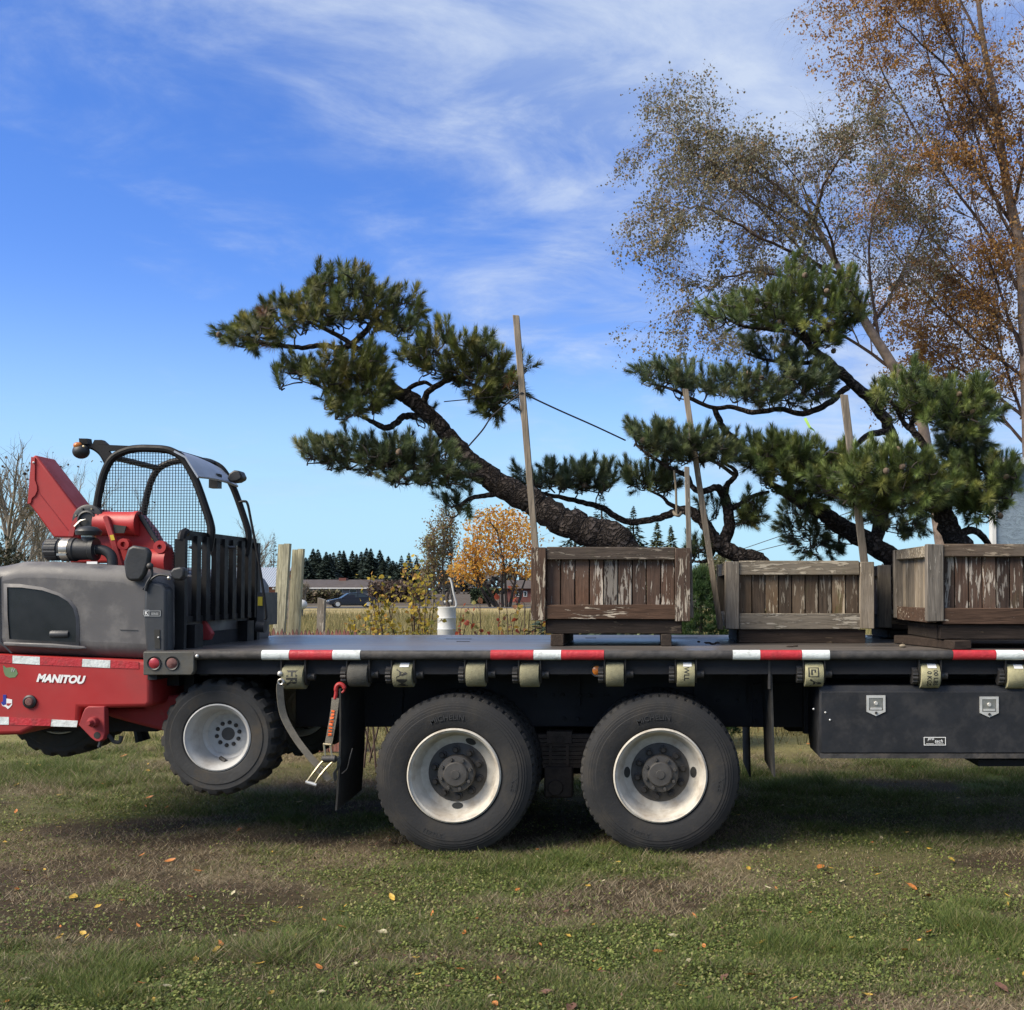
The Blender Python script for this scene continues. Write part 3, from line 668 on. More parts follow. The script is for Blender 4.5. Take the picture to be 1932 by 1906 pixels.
for s_ in (-1, 1):
    cbuild(MB().prism([(-.8, s_ * .77, .97), (-.33, s_ * .645, 1.27), (.42, s_ * .645, 1.33), (.42, s_ * .80, .97)], (0, s_ * .012, 0)), 'window', 'glass')
    cbuild(MB().prism([(.5, s_ * .80, .97), (.5, s_ * .645, 1.33), (1.1, s_ * .66, 1.2), (1.45, s_ * .80, .98)], (0, s_ * .012, 0)), 'window', 'glass')
    cbuild(MB().box(2.02, 2.235, s_ * .5 - .18, s_ * .5 + .18, .66, .80), 'tail_lamp', 'red_lens')
    cbuild(MB().box(-2.2, -2.05, s_ * .55 - .15, s_ * .55 + .15, .55, .67), 'headlight', 'chrome')
    for wx in (-1.38, 1.42):
        wh = cbuild(MB().lathe([(.001, -.11), (.2, -.115), (.21, -.1), (.21, .1), (.2, .115), (.001, .11)], (wx, s_ * .82, .33), 'Y', 20), 'wheel', 'chrome')
        cbuild(MB().lathe([(.2, -.1), (.3, -.12), (.33, -.09), (.33, .09), (.3, .12), (.2, .1)], (wx, s_ * .82, .33), 'Y', 24, closed=True), 'tyre', 'rubber', wh)
# tall posts, broken post, picket fence behind the lorry
def post(label, x0, x1, top, Y, lean, w, split=True, group=None, mat='fence_green', cut=0.0):
    b = P((x0 + x1) / 2, top, Y); t = thing('fence_post', label, 'post', (b.x + lean, Y, 0), group)
    hw = (x1 - x0) / 2 * Y / F
    for k, (q0, q1) in enumerate(((-1, -.02), (.02, 1)) if split else ((-1, 1),)):
        MB().add([(b.x + lean + hw * q, y, 0) for q in (q0, q1) for y in (Y, Y + w)] + [(b.x + hw * q, y, b.z + cut * q + (0.008 if k else 0)) for q in (q0, q1) for y in (Y, Y + w)],
                 [(0, 1, 3, 2), (4, 6, 7, 5), (0, 2, 6, 4), (1, 5, 7, 3), (0, 4, 5, 1), (2, 3, 7, 6)]).build('timber', mat, t)
    return t
post('tallest pale wooden fence post of doubled timbers', 525, 546, 1027, 13, -.12, .08)
post('slightly shorter pale split fence post beside the tallest post', 551.5, 571.5, 1037, 13.2, -.1, .08)
post('thin grey post squeezed between the two tall fence posts', 545, 552, 1095, 13.6, -.05, .06, False, mat='post_grey')
post('short grey broken post standing alone in the dry grass', 599, 612, 1130, 15, -.04, .09, False, mat='post_grey', cut=-.015)
t = thing('picket_fence', 'row of narrow reddish pointed pickets just behind the lorry deck', 'fence', (PX(590, 12), 12, 0))
def picket(x, top, w):
    MB().prism([(x - w, 12, 0), (x + w, 12, 0), (x + w, 12, top - .05), (x + w * .1, 12, top), (x - w, 12, top - .05)], (0, .02, 0)).build('picket', 'picket_red', t)
for i in range(27):
    px = 495 + i * 7.4 + random.uniform(-1, 1)
    picket(PX(px, 12), PZ(1190 + random.uniform(-5, 4) - (2 if px < 520 else 0), 12), .017)
for z in (.35, 1.05): MB().box(PX(490, 12), PX(694, 12), 12.024, 12.06, z - .035, z + .035).build('rail', 'picket_red', t)
# white drum with pump pipe
Yd = 26; c = P(843, 1145, Yd); r_ = 17 * Yd / F
t = thing('steel_drum', 'ribbed white drum standing in the dry grass', 'drum', (c.x, Yd, 0))
zt = c.z; zb = zt - .78; prof = [(r_ * .98, zb), (r_, zb + .02)]
for z in (.26, .52): prof += [(r_, zb + z - .025), (r_ * 1.05, zb + z), (r_, zb + z + .025)]
prof += [(r_, zt - .03), (r_ * 1.03, zt - .01), (r_ * .98, zt), (r_ * .96, zt - .02), (.001, zt - .02)]
MB().lathe(prof, (c.x, Yd, 0), 'Z', 28).build('drum_body', 'white_metal', t)
MB().box(c.x - .3, c.x + .3, Yd - .3, Yd + .3, 0, zb).build('stand', 'dark_iron', t)
t = thing('hand_pump', 'white bent pipe and rusty pump head on the white drum', 'pump', (c.x, Yd, zt - .02))
MB().tube([P(846, 1150, Yd), P(843, 1128, Yd), P(845, 1118, Yd)], [.05, .045, .04], 8).build('pump_head', 'spring_rust', t)
MB().tube(spline([P(858, 1147, Yd + .05), P(861, 1140, Yd + .05), P(856, 1120, Yd + .05), P(851, 1096, Yd + .05), P(846, 1091, Yd + .05)], 4), .022, 8).build('pipe', 'white_metal', t)
MB().tube([P(838, 1136, Yd), P(852, 1134, Yd)], .03, 8).build('cross_pipe', 'white_metal', t)
# weathered shed on the right
t = thing('shed', 'weathered blue-grey panelled shed behind the rightmost pine', 'shed', (PX(1960, 15), 15, 0))
x0 = PX(1873, 15)
for k in range(6): MB().box(x0 + .045 + k * .92, x0 + .045 + k * .92 + .91, 15 + (k % 2) * .012, 15.1, .02, PZ(880, 15)).build('wall_panel', 'marked_wall', t)
MB().box(x0 - .01, x0 + .04, 14.97, 15.12, 0, PZ(878, 15)).build('corner_trim', 'fascia', t)
MB().prism([(x0 + .06, 15.12, 0), (x0 + .12, 15.12, 0), (x0 * 19 / 15 + .5, 19, 0), (x0 * 19 / 15 + .44, 19, 0)], (0, 0, PZ(880, 15))).build('side_wall', 'marked_wall', t)
MB().prism([(x0 - .05, 14.7, PZ(880, 15)), (x0 + .7, 17, PZ(830, 15)), (x0 + 1.4, 19.3, PZ(880, 15))], (5.2, 0, 0)).build('roof', 'metal_roof', t)
# power lines
for a, b in (((1395, 1038), (1500, 1002)), ((1420, 1042), (1500, 1022))):
    p, q = P(a[0], a[1], 70), P(b[0], b[1], 60); d = (q - p)
    pts = [p - d * 14, p - d * 5, p, q, q + d * 5, q + d * 12]
    o = MB().tube(pts, .022, 5).build('power_line', 'rope_dark'); tag(o, 'thin dark power line slanting across the pale sky between the crates', 'cable', 'power lines')
# ------------------------------------------------------------------ deciduous trees
# orange autumn tree
t = thing('orange_tree', 'broad orange-yellow autumn tree with several trunks beyond the field', 'tree', (PX(945, 108), 108, 0))
T = Tree(21); cfg = dict(seg=[4, 4, 3], wob=[.12, .2, .25], up=[.05, .03, 0], sides=[6, 4, 3], n=[7, 6], t0=[.3, .2], ang=[.7, .8], len=[.55, .5], rad=[.5, .5], max=2, thin=2)
for k, (px, tx, ty) in enumerate(((925, 880, 1060), (940, 900, 1000), (948, 945, 985), (956, 975, 990), (962, 995, 1030), (975, 1000, 1060), (935, 860, 1075))):
    a = P(px, 1145, 108); b_ = P(tx, ty, 108 + (k % 3 - 1) * 2); d = b_ - a
    T.grow(a, np.array(d) / d.length, d.length, .16, 0, cfg)
smooth_off(T.w, 'trunk', 'bark_dark', t); smooth_off(T.twig, 'branches', 'bark_dark', t)
def scatter_poly(poly, n, Y, dep, rng):
    poly = np.array(poly, float); lo = poly.min(0); hi = poly.max(0); out = []
    x1, y1 = poly[:, 0], poly[:, 1]; x2, y2 = np.roll(x1, -1), np.roll(y1, -1)
    while sum(len(o) for o in out) < n:
        q = rng.uniform(lo, hi, (n * 2, 2))
        c = ((y1[None] > q[:, 1:]) != (y2[None] > q[:, 1:])) & (q[:, :1] < (x2 - x1)[None] * (q[:, 1:] - y1[None]) / np.where(y2 == y1, 1e-9, y2 - y1)[None] + x1[None])
        out.append(q[c.sum(1) % 2 == 1])
    q = np.concatenate(out)[:n]; d = Y + rng.uniform(-dep, dep, n)
    return np.array([P(a, b, y) for (a, b), y in zip(q, d)])
rng = np.random.default_rng(5)
pts = np.concatenate([scatter_poly([(842, 1085), (850, 1060), (880, 1035), (875, 990), (900, 965), (940, 955), (985, 965), (1010, 1000), (1012, 1060), (1000, 1095), (960, 1080), (920, 1085), (905, 1110), (880, 1095)], 5200, 108, 3, rng), crown_points(T.tips, 2500, .35, rng)])
keep = fbm(pts[:, 0] * .9 + pts[:, 1] * .7, pts[:, 2] * 1.1, 8, 3) > .40
pts = pts[keep]; v, f, c = leaf_quads(pts, .30, pick_cols(len(pts), [(.55, .30, .05, 3), (.62, .38, .07, 2), (.48, .20, .04, 2), (.36, .18, .04, 1)], rng), rng)
np_mesh('crown', v, f, 'leaves', t, c)
# poplar
t = thing('poplar_tree', 'tall pale olive poplar with thinning leaves left of the orange tree', 'tree', (PX(835, 125), 125, 0))
T = Tree(22); a = P(838, 1112, 125); a.z = 0
cfg = dict(seg=[8, 4, 3], wob=[.03, .08, .15], up=[.05, .22, .1], sides=[6, 4, 3], n=[30, 6], t0=[.12, .2], ang=[.6, .5], len=[.26, .5], rad=[.35, .5], max=2, thin=1)
for dx_, top in ((0, 985), (-20, 1000), (14, 982), (-34, 1030)):
    q = P(838 + dx_, 1112, 125 + dx_ * .05); q.z = 0; T.grow(q, (0, 0, 1), PZ(top, 125), .2, 0, cfg)
smooth_off(T.w, 'trunk', 'bark_pale', t); smooth_off(T.twig, 'branches', 'bark_pale', t)
pts = crown_points(T.tips, 4200, .3, rng)
v, f, c = leaf_quads(pts, .28, pick_cols(len(pts), [(.20, .18, .07, 2), (.27, .20, .09, 1), (.22, .13, .08, 1)], rng), rng); np_mesh('crown', v, f, 'leaves', t, c)
# bare trees on the left
bare = dict(seg=[6, 5, 4, 3], wob=[.06, .1, .14, .2], up=[.04, .10, .12, .10], sides=[8, 5, 4, 3], n=[15, 9, 8], t0=[.2, .15, .12], ang=[.55, .6, .6], len=[.58, .52, .5], rad=[.45, .45, .5], max=3, thin=2)
def bare_tree(label, px, top, Y, r, seed, trunks=1, leaf=0, mat='bark_pale', group=None):
    t = thing('bare_tree', label, 'tree', (PX(px, Y), Y, 0), group); T = Tree(seed)
    for k in range(trunks):
        T.grow((PX(px, Y) + k * .3, Y + k * .3, 0), np.array((T.rng.normal() * .08, T.rng.normal() * .05, 1.0)), PZ(top, Y) * .62, r, 0, bare)
    smooth_off(T.w, 'trunk', mat, t); smooth_off(T.twig, 'branches', mat, t)
    if leaf:
        pts = crown_points(T.tips, leaf, .03, T.rng); v, f, c = leaf_quads(pts, .09, pick_cols(leaf, [(.06, .045, .035, 2), (.13, .11, .04, 1)], T.rng), T.rng); np_mesh('crown', v, f, 'leaves', t, c)
bare_tree('pale leafless tree with a thick trunk rising behind the grey hood', 6, 792, 24, .12, 31, 1, 120)
bare_tree('thin leafless tree behind the raised red boom', 80, 812, 27, .075, 32, 1, 70)
bare_tree('small leafless tree seen through the wire mesh of the cab', 205, 872, 30, .07, 33, 1, 40)
bare_tree('slender leafless tree seen between the red boom and the mesh guard', 140, 835, 31, .08, 37, 1, 30)
bare_tree('faint distant leafless tree behind the black load guard', 455, 975, 90, .16, 34, 2)
bare_tree('low leafless fruit tree beside the low house', 570, 1090, 120, .12, 35, 2)
# dark bush on far left
rng = np.random.default_rng(36); Yq = 20; c0 = P(8, 1050, Yq)
t = thing('dark_bush', 'dark olive conifer bush behind the grey hood', 'bush', (c0.x, Yq, 0))
n = 5000; q = unit(rng.normal(size=(n, 3))) * rng.uniform(.3, 1, (n, 1)) ** .5 * np.array((.62, .6, 1.35)) + np.array((c0.x - .1, Yq, 1.35))
v, f, c = leaf_quads(q, .11, pick_cols(n, [(.040, .042, .022, 3), (.07, .065, .035, 1)], rng), rng, -1.0, .3); np_mesh('crown', v, f, 'spruce', t, c)
MB().tube([(c0.x, Yq, 0), (c0.x, Yq, 2)], [.1, .02], 6).build('trunk', 'bark_dark', t)
# young conifers in the gap behind the first crate and green pine shrub between the crates
for i, (px, top, Y, r, col) in enumerate(((1240, 984, 22, .95, (.095, .11, .05)), (1266, 992, 23, .85, (.09, .11, .055)), (1195, 955, 26, 1.5, (.045, .065, .035)), (1135, 930, 28, 2.0, (.03, .048, .03)), (1085, 955, 30, 1.8, (.028, .045, .028)))):
    b = P(px, 1112, Y); b.z = 0
    spruce('young_conifer', ('pale green young conifer showing above the first crate', 'pale green young conifer showing above the first crate', 'open dark conifer behind the leaning trunk base', 'dark conifer behind the leaning pine trunk', 'dark conifer behind the leaning pine trunk')[i], b, PZ(top, Y), r, 2600, .26, col, 170 + i,
           ('young conifers above the first crate', 'young conifers above the first crate', None, 'dark conifers behind the trunk', 'dark conifers behind the trunk')[i])
rng = np.random.default_rng(38)
def shrub_needles(name, label, px, top, Y, rx, ry, n, pal, cat='shrub'):
    x = PX(px, Y); h = PZ(top, Y); t = thing(name, label, cat, (x, Y, 0))
    th = rng.uniform(0, 2 * math.pi, n); zz = rng.uniform(.05, 1, n); rr = np.sqrt(rng.uniform(.2, 1, n)) * (1 - zz ** 2.2) ** .5
    cl = np.stack([x + rx * rr * np.cos(th), Y + ry * rr * np.sin(th), h * zz], 1); m = 26
    base = np.repeat(cl, m, 0); up = unit(np.array((0, 0, .9)) + np.stack([np.cos(th), np.sin(th), 0 * th], 1) * rr[:, None])
    d = unit(np.repeat(up, m, 0) + rng.normal(size=(n * m, 3)) * .55); sd = unit(np.cross(d, rng.normal(size=(n * m, 3)))); L = rng.uniform(.06, .12, (n * m, 1))
    v = np.stack([base - sd * .004, base + sd * .004, base + d * L], 1).reshape(-1, 3); c = np.repeat(np.repeat(pick_cols(n, pal, rng), m, 0), 3, 0)
    np_mesh('crown', v, np.arange(len(v)).reshape(-1, 3), 'needles', t, c); MB().tube([(x, Y, 0), (x, Y, h * .9)], [.05, .01], 6).build('trunk', 'bark_dark', t)
shrub_needles('pine_shrub', 'bushy bright green pine shrub seen between the first two crates', 1322, 1078, 12.5, .45, .45, 1500, [(.055, .10, .035, 2), (.085, .13, .04, 1), (.04, .075, .03, 1)])
# far olive tree in the gap between crates
t = thing('olive_tree', 'pale olive leafy tree beyond the pine shrub', 'tree', (PX(1345, 60), 60, 0)); T = Tree(39)
T.grow((PX(1345, 60), 60, 0), (0, 0, 1), PZ(1030, 60) * .6, .15, 0, bare); smooth_off(T.w, 'trunk', 'bark_pale', t); smooth_off(T.twig, 'branches', 'bark_pale', t)
pts = crown_points(T.tips, 3000, .15, rng); v, f, c = leaf_quads(pts, .2, pick_cols(len(pts), [(.13, .14, .07, 2), (.18, .17, .09, 1)], rng), rng); np_mesh('crown', v, f, 'leaves', t, c)

# birches
birch = dict(seg=[5, 5, 5], wob=[.10, .10, .08], up=[.02, -.13, -.30], sides=[5, 3, 3], n=[7, 6], t0=[.15, .1], ang=[.55, .6], len=[.62, .85], rad=[.5, .5], max=2, thin=1)
def birch_tree(label, Y, trunk, limbs, seed, nleaf, pal, lsize, base, cfgx, nsub, slen=(.6, 1.3)):
    t = thing('birch_tree', label, 'tree', base); T = Tree(seed); rng = T.rng; cfg = dict(birch); cfg.update(cfgx)
    k = Y / F
    pts = [np.array(P(x, y, Y)) for x, y, r in trunk]; pts[0] = np.array(base)
    rr = [r * k for x, y, r in trunk]; sp = spline([np.append(p, r) for p, r in zip(pts, rr)], 5)
    T.w.tube([p[:3] for p in sp], [max(p[3], .006) for p in sp], 10, cap=False, noise=.05)
    for limb in limbs:
        dep = rng.uniform(-1.6, 1.6); m = len(limb); pp = [P(x, y, Y + dep * (i / (m - 1)) ** .8) for i, (x, y) in enumerate(limb)]
        sp, rd = T.limb(pp, 3.6 * k, .8 * k, 6, 4, .02)
        for i in range(2, len(sp)):
            for _ in range(nsub):
                if rng.uniform() < .8:
                    ax = sp[i] - sp[i - 1]; ax = ax / np.linalg.norm(ax); o = rng.normal(size=3); o = o - ax * o.dot(ax); o /= np.linalg.norm(o)
                    T.grow(sp[i], ax * .7 + o * .75 + np.array((0, 0, .15)), rng.uniform(*slen), max(rd[i] * .5, .005), 0, cfg)
    smooth_off(T.w, 'trunk', 'bark_birch', t); smooth_off(T.twig, 'branches', 'bark_twig', t)
    tp = np.array(T.tips); q = tp[rng.integers(0, len(tp), nleaf)]; w = fbm(q[:, 0] * 1.3 + q[:, 1], q[:, 2] * 1.3, seed, 3)
    q = q[w + rng.uniform(-.10, .10, nleaf) > .45]; q = q + rng.normal(size=q.shape) * .028
    c = pick_cols(len(q), pal, rng, .35)
    v, f, c = leaf_quads(q, lsize, c, rng, .8, .75); np_mesh('crown', v, f, 'leaves', t, c); return t
birch_tree('weeping birch with sparse grey-green leaves and a leaning pale trunk', 17,
    [(1800, 1112, 13), (1741, 803, 11), (1686, 693, 10), (1634, 610, 8.5), (1590, 520, 6.5), (1545, 435, 5), (1525, 390, 2.5), (1510, 350, 1)],
    [[(1560, 460), (1460, 400), (1360, 330), (1290, 268), (1240, 245)], [(1590, 520), (1480, 470), (1400, 430), (1330, 390), (1285, 400), (1265, 450)],
     [(1634, 600), (1500, 530), (1410, 515), (1340, 545), (1300, 600)], [(1545, 430), (1485, 370), (1410, 310), (1365, 275), (1335, 250)],
     [(1535, 420), (1555, 350), (1590, 290), (1640, 265)], [(1640, 630), (1700, 520), (1750, 420), (1780, 360)], [(1580, 500), (1560, 430), (1515, 350), (1470, 290)],
     [(1610, 560), (1520, 480), (1430, 390), (1370, 335), (1320, 325)], [(1690, 700), (1600, 640), (1520, 610), (1440, 620), (1380, 660)], [(1660, 650), (1640, 500), (1650, 400), (1670, 320)]],
    41, 62000, [(.20, .19, .12, 3), (.25, .22, .14, 2), (.13, .12, .075, 2), (.30, .19, .09, 1)], .043, (PX(1815, 17), 17, 0), {'len': [.7, 1.15]}, 2, (.4, .9))
birch_tree('tall birch with golden-brown leaves and pale trunk beside the shed', 18,
    [(1960, 1112, 17), (1945, 900, 14), (1935, 650, 12), (1925, 475, 10.5), (1899, 348, 8.5), (1875, 178, 7), (1855, 79, 5.5), (1840, -60, 4), (1830, -200, 3), (1825, -300, 1)],
    [[(1915, 430), (1830, 300), (1780, 200), (1740, 60), (1720, -60)], [(1930, 560), (1850, 420), (1780, 330), (1700, 200), (1640, 80), (1612, -10)],
     [(1935, 650), (1850, 560), (1760, 450), (1690, 330), (1650, 250)], [(1940, 720), (1840, 640), (1750, 560), (1690, 480), (1660, 430)],
     [(1945, 800), (1850, 720), (1760, 660), (1710, 600)], [(1910, 400), (1940, 250), (1950, 100), (1960, -60)], [(1880, 220), (1810, 110), (1760, 0), (1720, -90)],
     [(1860, 100), (1800, -20), (1740, -110)], [(1940, 700), (1890, 560), (1850, 440), (1830, 330)], [(1925, 480), (1880, 380), (1840, 250), (1820, 120), (1810, 10)],
     [(1945, 850), (1880, 780), (1800, 740), (1740, 700)], [(1900, 350), (1860, 240), (1780, 120), (1700, 50), (1660, 10)], [(1930, 600), (2000, 450), (2060, 300), (2080, 150)], [(1920, 450), (2000, 320), (2040, 180)], [(1945, 760), (2040, 620), (2100, 500)],
     [(1940, 820), (1900, 700), (1870, 600), (1850, 520)]],
    42, 115000, [(.40, .21, .06, 4), (.46, .27, .08, 2), (.26, .13, .06, 3), (.28, .18, .10, 2)], .046, (PX(1962, 18), 18, 0), {'up': [.06, -.04, -.18]}, 2)

# ------------------------------------------------------------------ shrubs just behind the lorry
rng = np.random.default_rng(44)
def stem_shrub(name, label, stems, Y, pal, lsize, per, reds=0, group=None):
    x = np.mean([s_[0] for s_ in stems]); t = thing(name, label, 'shrub', (PX(x, Y), Y, 0), group); w = MB(); q = []
    for bx, tx, ty in stems:
        dY = rng.uniform(-.35, .35); a = P(bx, 1112, Y + dY); a.z = 0; b_ = P(tx, ty, Y + dY * .6)
        m = [np.array(a) * (1 - u) + np.array(b_) * u + np.array((rng.normal() * .05, rng.normal() * .05, 0)) * (1 if 0 < u < 1 else 0) for u in (0, .35, .65, 1)]
        sp = spline(m, 5); w.tube(sp, [.011 - .008 * i / len(sp) for i in range(len(sp))], 5, cap=False)
        for p in sp[len(sp) // 2:]:
            for _ in range(per):
                o = rng.normal(size=3); o[2] = abs(o[2]) * .4; o /= np.linalg.norm(o); e = p + o * rng.uniform(.03, .13); w.tube([p, e], [.003, .0015], 3, cap=False); q += [e] * 2
    smooth_off(w, 'stems', 'bark_twig', t); q = np.array(q) + rng.normal(size=(len(q), 3)) * .025
    v, f, c = leaf_oval(q, lsize, pick_cols(len(q), pal, rng), rng, .3, .85); np_mesh('foliage', v, f, 'leaves', t, c); return t
YEL = [(.50, .36, .05, 4), (.36, .29, .06, 3), (.20, .21, .06, 2), (.42, .23, .06, 1)]
stem_shrub('yellow_shrub', 'tall yellow-leaved shrub growing between the posts and the white drum', [(745, 697, 1098), (750, 710, 1110), (760, 723, 1097), (770, 745, 1130), (775, 770, 1080), (780, 778, 1062), (785, 762, 1075), (790, 795, 1095), (795, 803, 1100), (790, 820, 1130), (770, 735, 1150), (760, 700, 1160), (800, 812, 1150), (755, 718, 1145), (780, 785, 1110)], 11.2, YEL, .046, 4)
stem_shrub('low_yellow_shrub', 'low thin shrub with a few yellow leaves beside the broken post', [(690, 660, 1178), (700, 668, 1170), (705, 690, 1172), (712, 700, 1180)], 11.2, YEL, .055, 2)
stem_shrub('red_leaf_shrub', 'sparse twiggy shrub with red and yellow leaves beside the first crate', [(880, 870, 1150), (900, 893, 1158), (915, 905, 1130), (930, 943, 1110), (940, 955, 1120), (960, 975, 1150), (975, 990, 1140), (985, 1000, 1150), (995, 1010, 1165), (1005, 1022, 1170), (890, 880, 1170), (950, 962, 1160), (970, 985, 1170)], 10.9, [(.30, .06, .03, 3), (.36, .24, .05, 2), (.22, .20, .06, 2), (.26, .12, .06, 2)], .06, 1)
# ------------------------------------------------------------------ flatbed lorry
YN, YF = 7.30, 9.92; ZD = PZ(1229, YN); XL = PX(270, YN); XR = 6.6
truck = thing('flatbed_truck', 'long black flatbed lorry with red and white reflective tape', 'truck', (0.0, 8.6, 0))
deck = MB().box(XL + .004, XR, YN + .03, YF, ZD - .045, ZD).build('deck', 'deck', truck)
for px, py, w in ((867, 1206, 24), (875, 1211, 12), (1115, 1204, 10), (1290, 1204, 26)):      # stake slots
    a = P(px, py, 9); k = (CAMZ - ZD) / (CAMZ - a.z); y = 9 * k; x = PX(px, y); hw = w * y / F
    MB().box(x - hw, x + hw, y - .02, y + .02, ZD - .02, ZD + .003).build('slot', 'black_steel', deck)
zt, zb = ZD + .004, PZ(1245, YN)
def railprof(x0, x1, grow=0.0):
    n = 8; pts = []
    for i in range(n + 1):
        w = -math.pi / 2 + math.pi * i / n; pts.append((x0, YN + .03 - (.03 + grow) * math.cos(w) ** .6 if math.cos(w) > 1e-6 else YN + .03, (zt + zb) / 2 + ((zt - zb) / 2 + grow) * math.sin(w)))
    return MB().prism(pts, (x1 - x0, 0, 0))
railprof(PX(366, YN), XR).build('rub_rail', 'rail_steel', truck, smooth=50)
for a, b_, c in ((495, 547, 'w'), (547, 628.5, 'r'), (628.5, 681, 'w'), (926, 1007, 'r'), (1007, 1059, 'w'), (1059, 1140, 'r'), (1382, 1434, 'w'), (1434, 1512.5, 'r'), (1512.5, 1565, 'w'), (1797, 1878, 'r'), (1878, 1930, 'w'), (1930, 2011, 'r'), (2270, 2322, 'w'), (2322, 2403, 'r'), (2403, 2455, 'w')):
    railprof(PX(a, YN) + .001, PX(b_, YN) - .001, .003).build('reflective_tape', 'tape_white' if c == 'w' else 'tape_red', truck, smooth=50)
# rear light plate
pl = MB().prism([P(270, 1230, YN), P(366, 1230, YN), P(366, 1266, YN), P(361, 1274, YN), P(270, 1274, YN)], (0, .05, 0)).build('light_plate', 'plate_steel', truck); bevel(pl, .006)
for px, m in ((291, 'red_lens'), (324.5, 'red_lens_dirty')):
    c = P(px, 1251.5, YN)
    lm = MB().lathe([(.034, -.002), (.044, -.008), (.047, 0), (.047, .02)], c, 'Y', 28, closed=True).build('light_grommet', 'plastic_black', pl)
    MB().lathe([(.001, -.012), (.02, -.0105), (.034, -.004), (.034, .015)], c, 'Y', 28).build('tail_light', m, pl)
MB().ball(P(372, 1238, YN - .01), .012, n=10, m=6).build('bolt_head', 'chrome', truck)
MB().box(XL + .02, XL + .08, YN + .051, YF - .05, ZD - .19, ZD - .05).build('rear_cross_beam', 'frame_black', truck)
# frame
MB().box(XL + .1, XR, YN + .075, YN + .15, ZD - .155, ZD - .047).build('side_channel', 'frame_black', truck)
MB().box(XL + .1, XR, YF - .12, YF - .06, ZD - .155, ZD - .047).build('side_channel', 'frame_black', truck)
cm = MB().box(-.03, .03, YN + .152 - 8.6, YF - .122 - 8.6, ZD - .17, ZD - .048).build('cross_member', 'frame_black', truck, local=True)
cm.location = (XL + .35, 0, 0)
x = XL + .75
while x < XR: dup(cm, truck, (x, 0, 0)); x += .4
for y in (8.0, 9.1):
    fr = MB().box(PX(560, 8), XR, y, y + .1, PZ(1372, 8), ZD - .175).build('frame_rail', 'frame_black', truck); bevel(fr, .01)
for a, b_, c, d in ((1000, 1095, 1250, 1332), (1310, 1408, 1250, 1332), (1420, 1515, 1290, 1372), (680, 760, 1290, 1370)):
    p, q = P(a, d, 7.98), P(b_, c, 7.98); MB().box(p.x, q.x, 7.975, 7.999, p.z, min(q.z, ZD - .18)).build('frame_plate', 'frame_black', truck)
bt = MB().lathe([(.001, -.012), (.012, -.012), (.014, -.004), (.014, 0)], (0, 0, 0), 'Y', 6).build('bolt', 'frame_black', truck, local=True)
first = True
for px, py in ((1010, 1312), (1043, 1312), (1062, 1312), (1095, 1312), (1112, 1312), (1145, 1312), (1065, 1356), (1090, 1356), (1355, 1322), (1390, 1322), (1424, 1324), (1424, 1360), (760, 1312), (700, 1330), (740, 1350)):
    p = P(px, py, 7.97); q = (p.x, p.y - 8.6, p.z)
    if first: bt.location = q; first = False
    else: dup(bt, truck, q)
# axles and springs
for px in (862, 1246):
    x = PX(px, 7.6); MB().lathe([(.07, -1.15), (.08, -.6), (.14, -.25), (.22, -.1), (.22, .1), (.14, .25), (.08, .6), (.07, 1.15)], (x, 8.6, .525), 'Y', 16).build('axle', 'frame_black', truck)
for yy in (7.93, 9.15):
    for k in range(8):
        a, b_ = PX(1000 - 25 + k * 4, yy), PX(1110 + 25 - k * 4, yy); z = PZ(1386 + 8 * k, 7.93)
        MB().box(a, b_, yy, yy + .08, z - .026, z).build('spring_leaf', 'spring_rust', truck)
    MB().box(PX(1033, yy), PX(1080, yy), yy - .015, yy + .09, PZ(1402, 7.93), PZ(1380, 7.93)).build('spring_clamp', 'spring_rust', truck)
    for px in (1040, 1072): MB().box(PX(px - 3, yy), PX(px + 3, yy), yy - .016, yy - .003, PZ(1444, 7.93), PZ(1403, 7.93)).build('u_bolt', 'spring_rust', truck)
    sd = MB().box(PX(1028, yy), PX(1082, yy), yy - .02, yy + .1, PZ(1505, 7.93), PZ(1446, 7.93)).build('spring_saddle', 'spring_rust', truck); bevel(sd, .015)
    MB().lathe([(.001, -.03), (.05, -.03), (.055, -.02), (.055, .02)], (PX(1050, yy), yy - .01, PZ(1485, 7.93)), 'Y', 20).build('trunnion_cap', 'spring_rust', truck)
    MB().tube([(PX(930, yy), yy + .3, .42), (PX(1180, yy), yy + .3, .42)], .035, 8).build('torque_rod', 'frame_black', truck)
MB().box(PX(1000, 8.4), PX(1040, 8.4), 8.3, 8.9, .35, .75).build('suspension_block', 'frame_black', truck)
MB().lathe([(.001, 0), (.1, .01), (.12, .05), (.12, .55), (.1, .59), (.001, .6)], (PX(1475, 8.5), 8.5, .78), 'X', 20).build('air_tank', 'frame_black', truck)

# dual wheels: rim with tyre, hub and nuts
TR = 151 * 7.36 / F
def truck_tyre():
    R0 = TR; half = [(.307, .03), (.32, .012), (.335, .006), (.352, .003), (.372, .000), (.40, -.004), (.425, -.004), (.428, -.001), (.447, .000), (.449, .004), (.462, .005), (.465, .009), (.478, .012), (.481, .016), (.492, .020), (.506, .030), (.512, .032), (R0 - .008, .046), (R0, .058), (R0, .085), (R0 - .012, .087), (R0 - .012, .095), (R0, .097), (R0, .128), (R0 - .012, .130)]
    prof = half + [(r, .27 - a) for r, a in half[::-1]]; n = 224
    def rf(i, k, r):
        if i in (17, 18, 19) or i in (len(prof) - 18, len(prof) - 19, len(prof) - 20): return r - (.013 if k % 4 == 0 else 0) + random.uniform(-.0012, .0012)
        return r
    return MB().lathe(prof, (0, 0, 0), 'Y', n, rf, cap=False)
